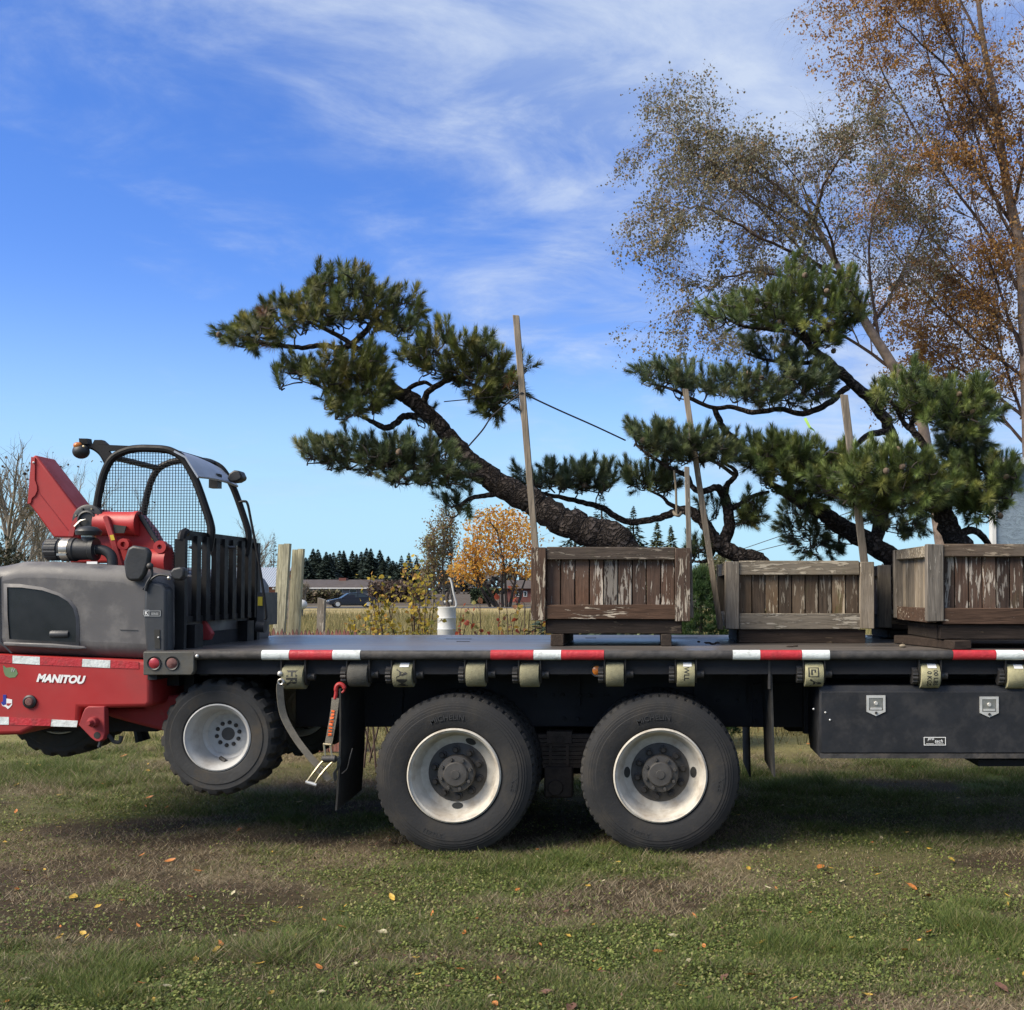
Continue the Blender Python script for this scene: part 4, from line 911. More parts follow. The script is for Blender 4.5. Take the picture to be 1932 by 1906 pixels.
def polar_text(body, rad, h, ang, parent, y=-.0055, width=None, mat='rubber_letter', flip=False):
    v, f, w = text_geo(body, .012, 0, 1.05); wid = w * h; out = []
    for px_, py_, _ in v:
        a = ang - (px_ - w / 2) * h / rad if not flip else ang + (px_ - w / 2) * h / rad
        r = rad + (py_ - .5) * h if not flip else rad - (py_ - .5) * h
        out.append((r * math.cos(a), y, r * math.sin(a)))
    o = new_mesh_obj('raised_lettering', out, f, mat, parent, True, 0)
    m = o.modifiers.new('thick', 'SOLIDIFY'); m.thickness = .003; return o
def make_wheel(px, name='wheel', holes=(90, 270), text=True):
    c = P(px, 1461.5, 7.36); rim = MB()
    prof = [(.300, -.002), (.309, .004), (.311, .016), (.306, .024), (.309, .03), (.309, .26), (.290, .26), (.29, .2), (.245, .17), (.192, .172), (.192, .160), (.245, .148), (.262, .120), (.272, .06), (.280, .040), (.284, .022), (.296, .016)]
    w = rim.lathe(prof, (0, 0, 0), 'Y', 72, closed=True).build(name, 'rim_white', truck, local=True, smooth=40); w.location = (c.x, c.y - 8.6, TR - .015)
    truck_tyre().build('tyre', 'rubber', w, local=True, smooth=30)
    MB().lathe([(.196, .175), (.196, .154), (.188, .150), (.125, .148), (.123, .140), (.121, .085), (.117, .078), (.085, .072), (.080, .060), (.074, .055), (.03, .053), (.028, .048), (.001, .048)], (0, 0, 0), 'Y', 56).build('hub', 'hub_iron', w, local=True, smooth=30)
    nut = MB().lathe([(.001, .105), (.014, .105), (.016, .11), (.016, .133), (.026, .135), (.027, .142), (.026, .152)], (0, 0, 0), 'Y', 12).build('lug_nut', 'nut_iron', w, local=True)
    a0 = random.uniform(0, .6)
    for k in range(10):
        a = a0 + k * math.pi / 5; q = (.155 * math.cos(a), 0, .155 * math.sin(a))
        if k == 0: nut.location = q
        else: dup(nut, w, q)
    bo = MB().lathe([(.001, .055), (.010, .055), (.0115, .06), (.0115, .08)], (0, 0, 0), 'Y', 8).build('hub_bolt', 'hub_iron', w, local=True)
    for k in range(8):
        a = .3 + k * math.pi / 4; q = (.1 * math.cos(a), 0, .1 * math.sin(a))
        if k == 0: bo.location = q
        else: dup(bo, w, q)
    for hd in holes:      # hand holes: black ovals laid on the dish, a hole's shade put into colour
        a = R(hd); ca = Vector((math.cos(a), 0, math.sin(a))); ta = Vector((-math.sin(a), 0, math.cos(a)))
        pts = []
        for k in range(20):
            u = 2 * math.pi * k / 20; q = ca * (.222 + .021 * math.sin(u)) + ta * (.037 * math.cos(u)); r_ = q.length
            y = .148 + (.245 - r_) / (.245 - .192) * .012 - .0025; pts.append((q.x, y, q.z))
        MB().prism(pts, (0, .012, 0)).build('hand_hole_shade', 'black_print_hole', w, local=True)
    if text:
        polar_text('MICHELIN', .385, .036, R(97), w); polar_text('11R22.5', .40, .028, R(250), w, flip=True); polar_text('XZE', .40, .034, R(-8), w)
    return w
w1 = make_wheel(856, holes=(90, 270)); w2 = make_wheel(1246, holes=(0, 180))
w1.children[0].rotation_euler = (0, .4, 0)
for w in (w1, w2):
    for yy in (7.36 + .36, 9.24, 9.60):
        iw = MB().lathe([(.30, 0), (.309, .01), (.309, .26), (.29, .26), (.29, .14), (.05, .13), (.05, .11), (.28, .10)], (0, 0, 0), 'Y', 40, closed=True).build('inner_wheel', 'rim_white', truck, local=True)
        iw.location = (w.location.x, yy - 8.6, w.location.z)
        ty = dup([c for c in w.children if c.name.startswith('tyre')][0], iw, (0, 0, 0), (0, .7 * yy, 0))
# mud flaps
def flap(x0, x1, yb, Y0, Y1, zt_, bulge, label=None):
    m = MB(); n = 8; zb_ = PZ(yb, Y0)
    for i in range(n + 1):
        u = i / n; z = zt_ + (zb_ - zt_) * u; x = x0 + (x1 - x0) * u + bulge * math.sin(u * math.pi)
        for y in (Y0, Y1): m.v += [(x, y, z + (.02 if y > Y0 and i == n else 0)), (x + .012, y, z + (.02 if y > Y0 and i == n else 0))]
    for i in range(n):
        b = i * 4
        for q in ((0, 1), (1, 3), (3, 2), (2, 0)): m.f.append((b + q[0], b + q[1], b + 4 + q[1], b + 4 + q[0]))
    m.f += [(0, 1, 3, 2), (n * 4, n * 4 + 2, n * 4 + 3, n * 4 + 1)]
    return m.build('mud_flap', 'flap_rubber', truck)
flap(PX(642, 7.36), PX(637, 7.36), 1529, 7.36, 7.98, ZD - .25, .012)
flap(PX(1452, 7.38), PX(1458, 7.38), 1466, 7.38, 7.98, ZD - .08, 0)
flap(PX(642, 7.36), PX(637, 7.36), 1529, 9.2, 9.85, ZD - .25, .012)
flap(PX(1452, 7.38), PX(1458, 7.38), 1466, 9.2, 9.85, ZD - .08, 0)
MB().box(PX(1449, 7.36), PX(1453, 7.36), 7.37, 7.42, PZ(1300, 7.37), ZD - .06).build('flap_hanger', 'rail_steel', truck)
MB().tube(spline([P(665, 1412, 7.36), P(660, 1430, 7.355), P(655, 1450, 7.36), P(645, 1460, 7.355)], 5), .004, 5).build('flap_wire', 'dark_iron', truck)
# winches
RW = 23.2 * 7.4 / F
def curved_text(body, xw, h, ang, parent, xoff=0.0, rot=False, mat='black_print_hole', rad=None):
    """letters printed round the roll: rot turns the line to run round the drum"""
    rad = (RW + .0012) if rad is None else rad
    v, f, w = text_geo(body, .02, 0, 1.0); out = []
    for a, b_, _ in v:
        if rot: s_, x = (a - w / 2) * h, xoff + (b_ - .5) * h
        else: s_, x = -(b_ - .5) * h, xoff + (a - w / 2) * h
        th = ang + s_ / rad; out.append((x, -rad * math.cos(th), -rad * math.sin(th)))
    return new_mesh_obj('strap_print', out, f, mat, parent, True, 0)
def winch(x0, x1, cy, mat, texts=(), label_patch=False, ratchet=True):
    c = P((x0 + x1) / 2, cy, YN + .085); hw = (x1 - x0) / 2 * c.y / F
    br = MB()
    for s_ in (-1, 1):
        x = s_ * (hw + .010); zt_ = zb - c.z - .002
        br.prism([(x - .004, -.055, zt_), (x - .004, .055, zt_), (x - .004, .05, -.03), (x - .004, .02, -.06), (x - .004, -.03, -.05), (x - .004, -.052, -.02)], (.008, 0, 0))
    br.box(-hw - .014, hw + .014, .03, .055, zb - c.z - .02, zb - c.z - .003)
    w = br.build('winch', 'dark_iron', truck, local=True); w.location = (c.x, c.y - 8.6, c.z)
    rl = MB().lathe([(.02, -hw), (RW * .98, -hw), (RW, -hw + .003), (RW, hw - .003), (RW * .98, hw), (.02, hw)], (0, 0, 0), 'X', 40, lambda i, k, r: r * (1 + .012 * math.sin(k * 1.3 + i)) if r > .05 else r).build('strap_roll', mat, w, local=True, smooth=50)
    if ratchet:
        MB().lathe([(.02, -hw - .052), (.058, -hw - .052), (.058, -hw - .018), (.02, -hw - .018)], (0, 0, 0), 'X', 36, lambda i, k, r: r * (1 if k % 3 else .86) if r > .05 else r).build('ratchet_gear', 'dark_iron', w, local=True, smooth=20)
    MB().lathe([(.012, hw + .016), (.026, hw + .016), (.026, hw + .062), (.018, hw + .064), (.016, hw + .05), (.001, hw + .05)], (0, 0, 0), 'X', 20).build('winch_cap', 'dark_iron', w, local=True)
    MB().lathe([(.001, -.0285), (.0085, -.0285), (.0085, -.02), (.001, -.02)], (hw + .042, 0, .002), 'Y', 12).build('cap_hole', 'black_print_hole', w, local=True)
    for tx in texts: curved_text(tx[0], 0, tx[1], tx[2], w, tx[3], tx[4])
    if label_patch:
        pts = [(x, th) for th in np.linspace(-1.25, -.7, 5) for x in (-hw * .3, hw * .65)]; v = [(x, -(RW + .003) * math.cos(t_), -(RW + .003) * math.sin(t_)) for x, t_ in pts]
        new_mesh_obj('paper_tag', v, [(2 * i, 2 * i + 1, 2 * i + 3, 2 * i + 2) for i in range(4)], 'white_print', w, True, 0)
    return w
winch(538, 577, 1277, 'webbing_olive', [('ER', .072, .05, 0, True)], ratchet=False)
winch(661, 697, 1272.5, 'webbing_grey')
winch(745, 781, 1273, 'webbing_olive', [('AM', .07, .25, 0, True)], True)
winch(882, 917, 1272, 'webbing_olive')
winch(983, 1018, 1273, 'webbing_olive')
winch(1144, 1177, 1272, 'webbing_olive')
winch(1277, 1310, 1272, 'webbing_yellow', [('WLL', .034, -.1, .004, True)], True)
wq = winch(1517, 1551, 1272, 'webbing_yellow', [('A', .075, .75, .008, True)])
for q0, q1, a0, a1 in ((-.042, .028, -.62, -.55), (-.042, .028, .1, .17), (-.042, -.034, -.62, .17), (.02, .028, -.62, .17), (-.024, -.014, -.45, .0), (-.024, .008, -.45, -.36), (-.002, .008, -.45, -.2)):      # square emblem on the strap
    v = [(x, -(RW + .0012) * math.cos(a), -(RW + .0012) * math.sin(a)) for a in np.linspace(a0, a1, 6) for x in (q0, q1)]
    new_mesh_obj('strap_emblem', v, [(2 * i, 2 * i + 1, 2 * i + 3, 2 * i + 2) for i in range(5)], 'black_print_hole', wq, True, 0)
winch(1734, 1769, 1275, 'webbing_yellow', [('00 LBS', .030, .12, .03, True), ('0 KGS', .030, .2, -.012, True)], True)
winch(1896, 1931, 1276, 'webbing_yellow', [], True)
# amber marker lamp
c = P(1126, 1265, YN + .07); m = MB().lathe([(.030, -.005), (.040, -.010), (.044, 0), (.044, .05)], c, 'Y', 24, closed=True).build('lamp_grommet', 'plastic_black', truck)
MB().lathe([(.001, -.015), (.02, -.013), (.032, -.003), (.032, .04)], c, 'Y', 24).build('marker_lamp', 'amber_lens', truck)
# tool box
YB = 7.36; x0, x1 = PX(1545, YB), 3.9; z0, z1 = PZ(1430, YB), PZ(1303, YB)
tb = MB().prism([(x0, YB + .012, z0), (x0, YB + .012, z1), (x0, YB + .03, z1 + .03), (x0, YB + .6, z1 + .03), (x0, YB + .6, z0 + .12), (x0, YB + .46, z0)], (x1 - x0, 0, 0)).build('tool_box', 'box_black', truck); bevel(tb, .006)
MB().box(x0 + .004, x1, YB - .012, YB + .014, z0 - .002, PZ(1422, YB)).build('bottom_lip', 'rail_steel', tb)
dr = MB().box(x0 + .006, x1 - .02, YB - .006, YB + .010, PZ(1420.5, YB), PZ(1305, YB)).build('door', 'box_black', tb); bevel(dr, .004)
def latch(px, py):
    c = P(px, py, YB - .008); w, h = .062, .066; o = [(-w, h), (w, h), (w, -h * .62), (0, -h * 1.05), (-w, -h * .62)]; i_ = [(-w * .72, h * .72), (w * .72, h * .72), (w * .72, -h * .5), (w * .6, -h * .52), (-w * .72, -h * .52)]
    i_ = [(-w * .74, h * .74), (w * .74, h * .74), (w * .74, -h * .5), (0, -h * .5), (-w * .74, -h * .5)]
    m = MB(); 
    for y0, y1 in ((-.006, .006),):
        b = len(m.v)
        for q in (o, i_):
            for y in (y0, y1): m.v += [(c.x + a, c.y + y, c.z + d) for a, d in q]
        for k in range(5):
            k2 = (k + 1) % 5
            m.f += [(b + k, b + k2, b + 10 + k2, b + 10 + k), (b + k, b + 5 + k, b + 5 + k2, b + k2), (b + 10 + k, b + 10 + k2, b + 15 + k2, b + 15 + k)]
    fr = m.build('latch', 'chrome', tb, smooth=20)
    MB().box(c.x - w * .73, c.x + w * .73, c.y + .001, c.y + .004, c.z - h * .49, c.z + h * .73).build('latch_pan', 'zinc', fr) if False else None
    MB().box(c.x - w * .70, c.x + w * .70, c.y - .003, c.y + .003, c.z - h * .46, c.z + h * .70).build('latch_pan', 'zinc', tb)
    MB().box(c.x - w * .6, c.x + w * .6, c.y - .008, c.y - .003, c.z - h * .42, c.z - h * .22).build('latch_lever', 'chrome', tb)
    MB().lathe([(.001, -.012), (.011, -.012), (.013, -.008), (.013, 0)], (c.x, c.y - .002, c.z + h * .22), 'Y', 16).build('key_barrel', 'chrome', tb)
    MB().lathe([(.001, -.011), (.008, -.011), (.009, -.007), (.009, 0)], (c.x, c.y - .002, c.z - h * .74), 'Y', 12).build('latch_rivet', 'dark_iron', tb)
latch(1652.5, 1331); latch(1866, 1333.5)
for px, py in ((1557.5, 1344.5), (1566, 1358.5), (1535, 1338)): MB().ball(P(px, py, YB - .008), .007, .004, .007, 10, 6).build('screw_head', 'chrome', tb)
bx = P(1763.5, 1398.5, YB - .0075); bw, bh = .072, .027
MB().box(bx.x - bw, bx.x + bw, bx.y - .002, bx.y, bx.z - bh, bx.z + bh).build('maker_plate', 'black_print_hole', tb)
m = MB()
for a, b_, c_, d in ((-bw, bw, bh - .004, bh), (-bw, bw, -bh, -bh + .004), (-bw, -bw + .004, -bh + .004, bh - .004), (bw - .004, bw, -bh + .004, bh - .004), (-bw * .8, -bw * .1, -bh * .66, -bh * .58), (bw * .05, bw * .8, -bh * .66, -bh * .58)): m.box(bx.x + a, bx.x + b_, bx.y - .0035, bx.y - .0021, bx.z + c_, bx.z + d)
m.build('plate_border', 'white_print', tb)
def flat_text(body, p, h, mat, parent, name='lettering', bold=0., shear=0., slope=0., spacing=1., y=None, sx=1.0, center=True):
    v, f, w = text_geo(body, bold, shear, spacing); out = []
    for a, b_, _ in v:
        a = (a - (w / 2 if center else 0)) * h * sx; b_ = b_ * h; out.append((p.x + a, p.y, p.z + b_ - a * slope))
    return new_mesh_obj(name, out, f, mat, parent, False, 0)
flat_text('pro', Vector((bx.x - bw * .36, bx.y - .003, bx.z + .001)), .020, 'white_print', tb, bold=.008, shear=.25, sx=1.0)
flat_text('tech', Vector((bx.x + bw * .37, bx.y - .003, bx.z - .010)), .022, 'white_print', tb, bold=.008, shear=.25, sx=1.0)
MB().box(PX(1834, 7.6), XR, 7.5, 7.9, PZ(1446, 7.5), PZ(1434, 7.5)).build('tank_bracket', 'frame_black', truck)
MB().box(PX(1515, 7.9), PX(1545, 7.9), 7.9, 7.98, .72, 1.1).build('box_hanger', 'frame_black', truck)

# hanging ratchet strap
hp = P(529, 1272, 7.29)
st = thing('ratchet_strap', 'tan ratchet strap with red hook and metal ratchet dangling under the deck', 'strap', hp)
def ribbon(pts, w, th, name, mat, parent, side=(1, 0, 0)):
    pts = [Vector(p) for p in spline(pts, 6)]; m = MB(); n = len(pts)
    for i, p in enumerate(pts):
        t = (pts[min(i + 1, n - 1)] - pts[max(i - 1, 0)]).normalized(); s_ = Vector(side); s_ = (s_ - t * s_.dot(t)).normalized(); nr = t.cross(s_)
        for a, b_ in ((-1, -1), (1, -1), (1, 1), (-1, 1)): m.v.append(tuple(p + s_ * (a * w / 2) + nr * (b_ * th / 2)))
    for i in range(n - 1):
        for k in range(4): m.f.append((i * 4 + k, i * 4 + (k + 1) % 4, i * 4 + 4 + (k + 1) % 4, i * 4 + 4 + k))
    m.f += [(0, 1, 2, 3), (n * 4 - 1, n * 4 - 2, n * 4 - 3, n * 4 - 4)]
    return m.build(name, mat, parent)
MB().ball(P(528.5, 1271, 7.31), .018, n=12, m=8).build('end_bolt', 'chrome', st)
MB().lathe([(.010, -.004), (.017, -.007), (.024, 0), (.017, .007)], (hp.x, 7.30, PZ(1287, 7.3)), 'Y', 16, closed=True).build('eye_ring', 'zinc', st)
ribbon([P(528.5, 1290, 7.30), P(528.5, 1310, 7.30), P(535, 1350, 7.30), P(556, 1390, 7.29), P(582, 1425, 7.28), P(601, 1446, 7.28), P(614, 1463, 7.28), P(622, 1472, 7.27)], .046, .004, 'webbing', 'webbing_tan', st, (.75, .62, .1))
hk = [P(632, 1319, 7.3), P(634, 1308, 7.3), P(634, 1299, 7.3), P(637, 1292.5, 7.3), P(643, 1291, 7.3), P(649, 1296, 7.3), P(649, 1303, 7.3), P(645, 1307, 7.3)]
MB().tube(spline(hk, 5), [.012] * 8 + [.014] * 20 + [.007] * 8, 8).build('hook', 'red_paint', st)
ribbon([P(633, 1317, 7.295), P(630, 1345, 7.29), P(625, 1375, 7.29), P(619, 1407, 7.29)], .048, .005, 'short_webbing', 'webbing_tan', st)
lt = MB()
for k in range(8):      # worn orange stamping down the short strap
    p = P(628.5 - .95 * k, 1342 + 6.3 * k, 7.284); lt.box(p.x - .011, p.x + .011, p.y - .001, p.y, p.z - .006, p.z + .006, .003)
lt.build('orange_marking', 'orange_print', st)
rb = MB()
for s_ in (-1, 1):
    rb.tube([P(617 + s_ * 6, 1404, 7.27), P(619 + s_ * 6, 1422, 7.27), P(622 + s_ * 7, 1434, 7.265)], .007, 6)
rb.tube([P(610, 1404, 7.27), P(625, 1405, 7.27)], .008, 8)
rb.build('ratchet_body', 'brass_zinc', st)
MB().lathe([(.001, -.045), (.02, -.045), (.024, -.04), (.024, .04), (.02, .045), (.001, .045)], P(621, 1432, 7.27), 'X', 16).build('ratchet_spool', 'dark_iron', st)
hd = MB()
hd.tube(spline([P(617, 1428, 7.26), P(603, 1443, 7.25), P(590, 1460, 7.24), P(580, 1474, 7.24)], 4), .007, 6)
hd.tube(spline([P(629, 1436, 7.26), P(616, 1449, 7.25), P(602, 1466, 7.24), P(594, 1479, 7.24)], 4), .007, 6)
for a, b_ in (((601, 1446), (612, 1453)), ((594, 1456), (606, 1462))): hd.tube([P(a[0], a[1], 7.25), P(b_[0], b_[1], 7.25)], .006, 6)
hd.build('handle', 'brass_zinc', st)
MB().tube([P(577, 1475, 7.24), P(597, 1481, 7.24)], .011, 8).build('handle_grip', 'chrome', st)
ribbon([P(628, 1432, 7.29), P(638, 1431, 7.30), P(639, 1445, 7.30), P(632, 1458, 7.29), P(632, 1472, 7.29), P(624, 1476, 7.28)], .04, .004, 'loose_tail', 'webbing_grey', st, (.3, .9, .2))
# ------------------------------------------------------------------ lorry-mounted forklift on the tail
YS = 7.36
fl = thing('forklift', 'red and grey lorry-mounted forklift hanging behind the flatbed', 'forklift', (PX(180, 8.3), 8.3, 0))
def poly(pts, Y): return [P(x, y, Y) for x, y in pts]
# red skirt with reflective strips, hood with window
sk = MB().prism(poly([(-150, 1229), (0, 1235), (278, 1247), (284, 1252), (285, 1326), (278, 1335.5), (150, 1337), (148, 1372), (140, 1373), (70, 1370.5), (52, 1380), (38, 1386.6), (0, 1388), (-150, 1384)], YS), (0, 2.2, 0)).build('skirt', 'red_paint', fl); bevel(sk, .045, 4, 50)
hood = MB().prism(poly([(-160, 1100), (-60, 1075), (0, 1066), (32, 1059), (90, 1059), (233, 1068), (300, 1086), (311, 1104), (312, 1247), (268, 1246), (0, 1234.5), (-160, 1228)], YS + .03), (0, 2.1, 0)).build('hood', 'grey_hood', fl); bevel(hood, .11, 7, 50)
def ring_frame(out, inn, Y, d, name, mat, parent):
    n = len(out); m = MB(); a = [P(x, y, Y) for x, y in out] + [P(x, y, Y - d) for x, y in inn] + [P(x, y, Y + .03) for x, y in inn]
    m.v = [tuple(p) for p in a]
    for k in range(n):
        k2 = (k + 1) % n; m.f += [(k, k2, n + k2, n + k), (n + k, n + k2, 2 * n + k2, 2 * n + k)]
    return m.build(name, mat, parent, smooth=50)
win = [(13, 1108), (40, 1108.5), (80, 1114), (110, 1124), (128, 1135), (138, 1148), (142.5, 1165), (143.5, 1190), (143, 1212), (80, 1209.5), (17.5, 1206), (14, 1160)]
cxw, cyw = 78, 1160
wout = [(cxw + (x - cxw) * 1.10, cyw + (y - cyw) * 1.13) for x, y in win]
YW = YS + .028
ring_frame(wout, win, YW, .012, 'window_surround', 'grey_hood', hood)
MB().prism(poly(win, YW - .004), (0, .01, 0)).build('window', 'window_dark', hood)
lc = P(112, 1197, YW - .006)
MB().lathe([(.001, -.06), (.025, -.06), (.027, -.05), (.027, .05), (.025, .06), (.001, .06)], (lc.x, lc.y + .012, lc.z), 'X', 16).build('filter_canister', 'grey_panel', hood)
lg = MB().prism(poly([(8, 1211), (100, 1214), (160, 1219), (167, 1224), (150, 1226), (10, 1219)], YW), (0, -.02, 0)).build('sill_ledge', 'grey_hood', hood); bevel(lg, .012, 3)
MB().prism(poly([(-3, 1085), (0, 1084), (2, 1210), (24, 1232), (20, 1232), (-1, 1212)], YW), (0, -.003, 0)).build('hood_seam', 'grey_panel', hood)
MB().prism(poly([(226, 1188), (260, 1189), (260, 1190), (226, 1189)], YW), (0, -.002, 0)).build('hood_seam', 'grey_panel', hood)
fp = MB().prism(poly([(272, 1098), (283, 1094), (305, 1102), (314, 1112), (314, 1236), (275, 1236), (270, 1160)], YW - .016), (0, .12, 0)).build('front_panel', 'grey_panel', fl); bevel(fp, .02, 3)
MB().prism(poly([(291, 1188), (301, 1188), (302, 1224), (292, 1224)], YW - .02), (0, .003, 0)).build('panel_recess', 'black_print_hole', fp)
MB().ball(P(299, 1203, YW - .024), .007, n=8, m=6).build('panel_knob', 'chrome', fp)
# K SERIES badge
b0 = P(287, 1157, YW - .019)
MB().box(b0.x - .056, b0.x + .056, b0.y, b0.y + .003, b0.z - .022, b0.z + .022).build('badge', 'grey_panel', fp)
m = MB()
for a, b_, c, d in ((-.056, -.018, .017, .021), (-.056, -.052, -.021, .017), (-.056, -.018, -.021, -.013), (-.022, -.018, -.013, .017), (-.016, .056, .013, .016), (-.016, .056, -.021, -.018), (.053, .056, -.018, .013)): m.box(b0.x + a, b0.x + b_, b0.y - .0015, b0.y, b0.z + c, b0.z + d)
m.build('badge_border', 'grey_print', fp)
flat_text('K', Vector((b0.x - .036, b0.y - .001, b0.z - .010)), .024, 'white_print', fp, bold=.02)
flat_text('SERIES', Vector((b0.x + .018, b0.y - .001, b0.z - .012)), .016, 'grey_print', fp, bold=.02, sx=.82)
# strips on the skirt
def strip(pts, mat, name='reflective_strip'): MB().prism(poly(pts, YS), (0, -.003, 0)).build(name, mat, sk)
strip([(24, 1237), (75.5, 1239.5), (75.5, 1254.5), (24, 1251.5)], 'tape_white'); strip([(156, 1243.5), (208.5, 1246), (208, 1260.5), (155, 1258)], 'tape_white')
strip([(-30, 1234.5), (23.5, 1237), (23.5, 1251.5), (-30, 1249)], 'tape_red'); strip([(76, 1239.5), (155.5, 1243.5), (154.5, 1258), (76, 1254.5)], 'tape_red'); strip([(209, 1246), (262, 1249), (262, 1262), (209, 1260.5)], 'tape_red')
strip([(-20, 1352), (17, 1353), (17, 1367.5), (-20, 1367)], 'tape_white'); strip([(98, 1357.5), (147, 1360), (145, 1372), (96, 1370.5)], 'tape_white'); strip([(18, 1353.5), (97, 1357.5), (95, 1370), (18, 1367.5)], 'tape_red')
tp = P(115, 1289, YS - .004); flat_text('MANITOU', tp, .056, 'white_print', sk, bold=.055, shear=.3, slope=.045, sx=.98)
MB().prism(poly([(74, 1287.4), (157, 1291.6), (157, 1293.0), (74, 1288.8)], YS - .0045), (0, -.001, 0)).build('logo_underline', 'red_paint', sk) if False else None
lf = poly([(6, 1255), (12, 1260), (24, 1259), (31, 1263), (34, 1271), (29, 1278), (18, 1279), (10, 1275), (7, 1267)], YS); MB().prism(lf, (0, -.002, 0)).build('leaf_sticker', 'green_print', sk)
flat_text('IV', P(25, 1268, YS - .0035), .022, 'grey_print', sk, bold=.02)
for pts, mt in (([(6, 1312), (12, 1312), (12, 1318), (23, 1320), (23, 1330), (19, 1335), (15, 1338), (11, 1334), (5, 1332), (2, 1326), (6, 1324)], 'white_print'), ([(6, 1311), (12, 1311), (12, 1329), (6, 1331), (2, 1326), (6, 1323)], 'blue_print'), ([(13, 1327), (22, 1327), (17, 1332), (13, 1331)], 'red_paint')):
    MB().prism(poly(pts, YS), (0, -.002 if mt == 'white_print' else -.003, 0)).build('state_sticker', mt, sk)
c = P(57, 1324, YS); MB().lathe([(.044, .01), (.044, -.012), (.032, -.018), (.030, -.012), (.03, .0)], c, 'Y', 24, closed=True).build('lamp_bezel', 'plastic_black', sk)
MB().lathe([(.001, -.022), (.022, -.02), (.030, -.012), (.03, .0)], c, 'Y', 24).build('side_lamp', 'red_lens_dirty', sk)
# towing lug plate
lp = MB().prism(poly([(148, 1368), (156, 1345), (160, 1337), (166, 1333), (197, 1333), (198, 1385), (195, 1395), (188, 1400), (180, 1399), (172, 1393)], YS - .02), (0, .06, 0)).build('lug_plate', 'red_old', fl); bevel(lp, .006)
c = P(183, 1387.5, YS - .021); MB().lathe([(.001, -.001), (.022, -.001), (.022, .004), (.001, .004)], c, 'Y', 20).build('lug_hole', 'black_print_hole', lp)
c = P(178, 1362, YS - .02); MB().lathe([(.001, -.085), (.014, -.085), (.018, -.07), (.02, -.045), (.03, -.043), (.034, -.03), (.034, 0)], c, 'Y', 16).build('hitch_pin', 'red_old', lp)
MB().tube(spline([P(187, 1410, YS + .03), P(192, 1396, YS + .03), P(205, 1388, YS + .03), P(214, 1399, YS + .03), P(226, 1400, YS + .03), P(229, 1389, YS + .03)], 3), .013, 6).build('tow_hook', 'plastic_black', fl)
# red front leg reaching to the wheel, chassis
lgm = MB().prism(poly([(270, 1300), (288, 1316), (296, 1313), (345, 1311), (350, 1350), (330, 1385), (297, 1378), (235, 1362), (200, 1352), (200, 1336), (270, 1336)], 7.62), (0, .3, 0)).build('front_leg', 'red_old', fl); bevel(lgm, .03, 3)
MB().box(PX(-20, 8), PX(330, 8), 7.75, 9.3, PZ(1372, 8), PZ(1250, 8)).build('chassis', 'frame_black', fl)
MB().box(PX(330, 8), PX(430, 8), 7.95, 9.2, PZ(1340, 8), PZ(1235, 8)).build('chassis_front', 'frame_black', fl)
MB().tube([P(262, 1368, 9.0), P(270, 1398, 9.0)], [.05, .06], 10).build('stabiliser_foot', 'frame_black', fl)
MB().box(PX(340, 7.9), PX(345, 7.9), 7.85, 8.1, PZ(1330, 7.9), PZ(1250, 7.9)).build('leg_plate', 'frame_black', fl)
# wheels
def fork_wheel(c, Ro, rim_r, wid, dish, lugs, name='wheel'):
    pr = [(rim_r * .97, -.0), (rim_r * 1.01, .004), (rim_r, .02), (rim_r, wid - .03), (rim_r * .9, wid - .03), (rim_r * .9, dish + .03), (.03, dish + .02), (.03, dish), (rim_r * .62, dish), (rim_r * .68, dish - .02), (rim_r * .74, dish - .025), (rim_r * .82, .07), (rim_r * .86, .03), (rim_r * .92, .018)]
    w = MB().lathe(pr, (0, 0, 0), 'Y', 56, closed=True).build(name, 'rim_silver', fl, local=True, smooth=40); w.location = (c.x - org(fl).x, c.y - 8.3, c.z)
    hf = [(rim_r * .985, .02), (rim_r * 1.06, .0), (rim_r * 1.2, -.006), (rim_r * 1.38, -.008), (rim_r * 1.41, -.003), (Ro * .88, -.004), (Ro * .93, .006), (Ro * .965, .016), (Ro, .045), (Ro, .15), (Ro * .965, .155)]
    prof = hf + [(r, wid - a) for r, a in hf[::-1]]; n = lugs * 8; L = len(prof)
    def rf(i, k, r):
        ph = (k + (3 if i > L // 2 else 0)) % 8
        if 6 <= i <= 10 or L - 11 <= i <= L - 7: return r * (1.0 if ph < 5 else (.945 if i not in (6, L - 7) else .985)) + random.uniform(-.002, .002)
        return r
    MB().lathe(prof, (0, 0, 0), 'Y', n, rf, cap=False).build('tyre', 'rubber_mud', w, local=True, smooth=25)
    MB().lathe([(.001, dish - .004), (.044, dish - .004), (.046, dish + .01)], (0, 0, 0), 'Y', 24).build('hub_bore', 'hub_iron', w, local=True)
    nut = MB().lathe([(.001, dish - .014), (.009, dish - .014), (.0145, dish - .004), (.0145, dish + .004)], (0, 0, 0), 'Y', 10).build('lug_nut', 'nut_iron', w, local=True)
    for k in range(10):
        a = k * math.pi / 5 + .2; q = (.078 * math.cos(a), 0, .078 * math.sin(a))
        if k == 0: nut.location = q
        else: dup(nut, w, q)
    MB().tube([(-.03, dish - .05, -rim_r * .70), (.02, dish - .09, -rim_r * .78)], .014, 8).build('valve_bracket', 'dark_iron', w, local=True)
    return w
fw = fork_wheel(P(409, 1392, 7.44), 110 * 7.44 / F, .222, .36, .20, 22)
bw_ = dup_tree(fw, fl, (fw.location.x, 9.2 - 8.3, fw.location.z))
c = P(112, 1322, 7.95); rw = fork_wheel(c, 107 * 7.95 / F, .235, .34, .10, 20)
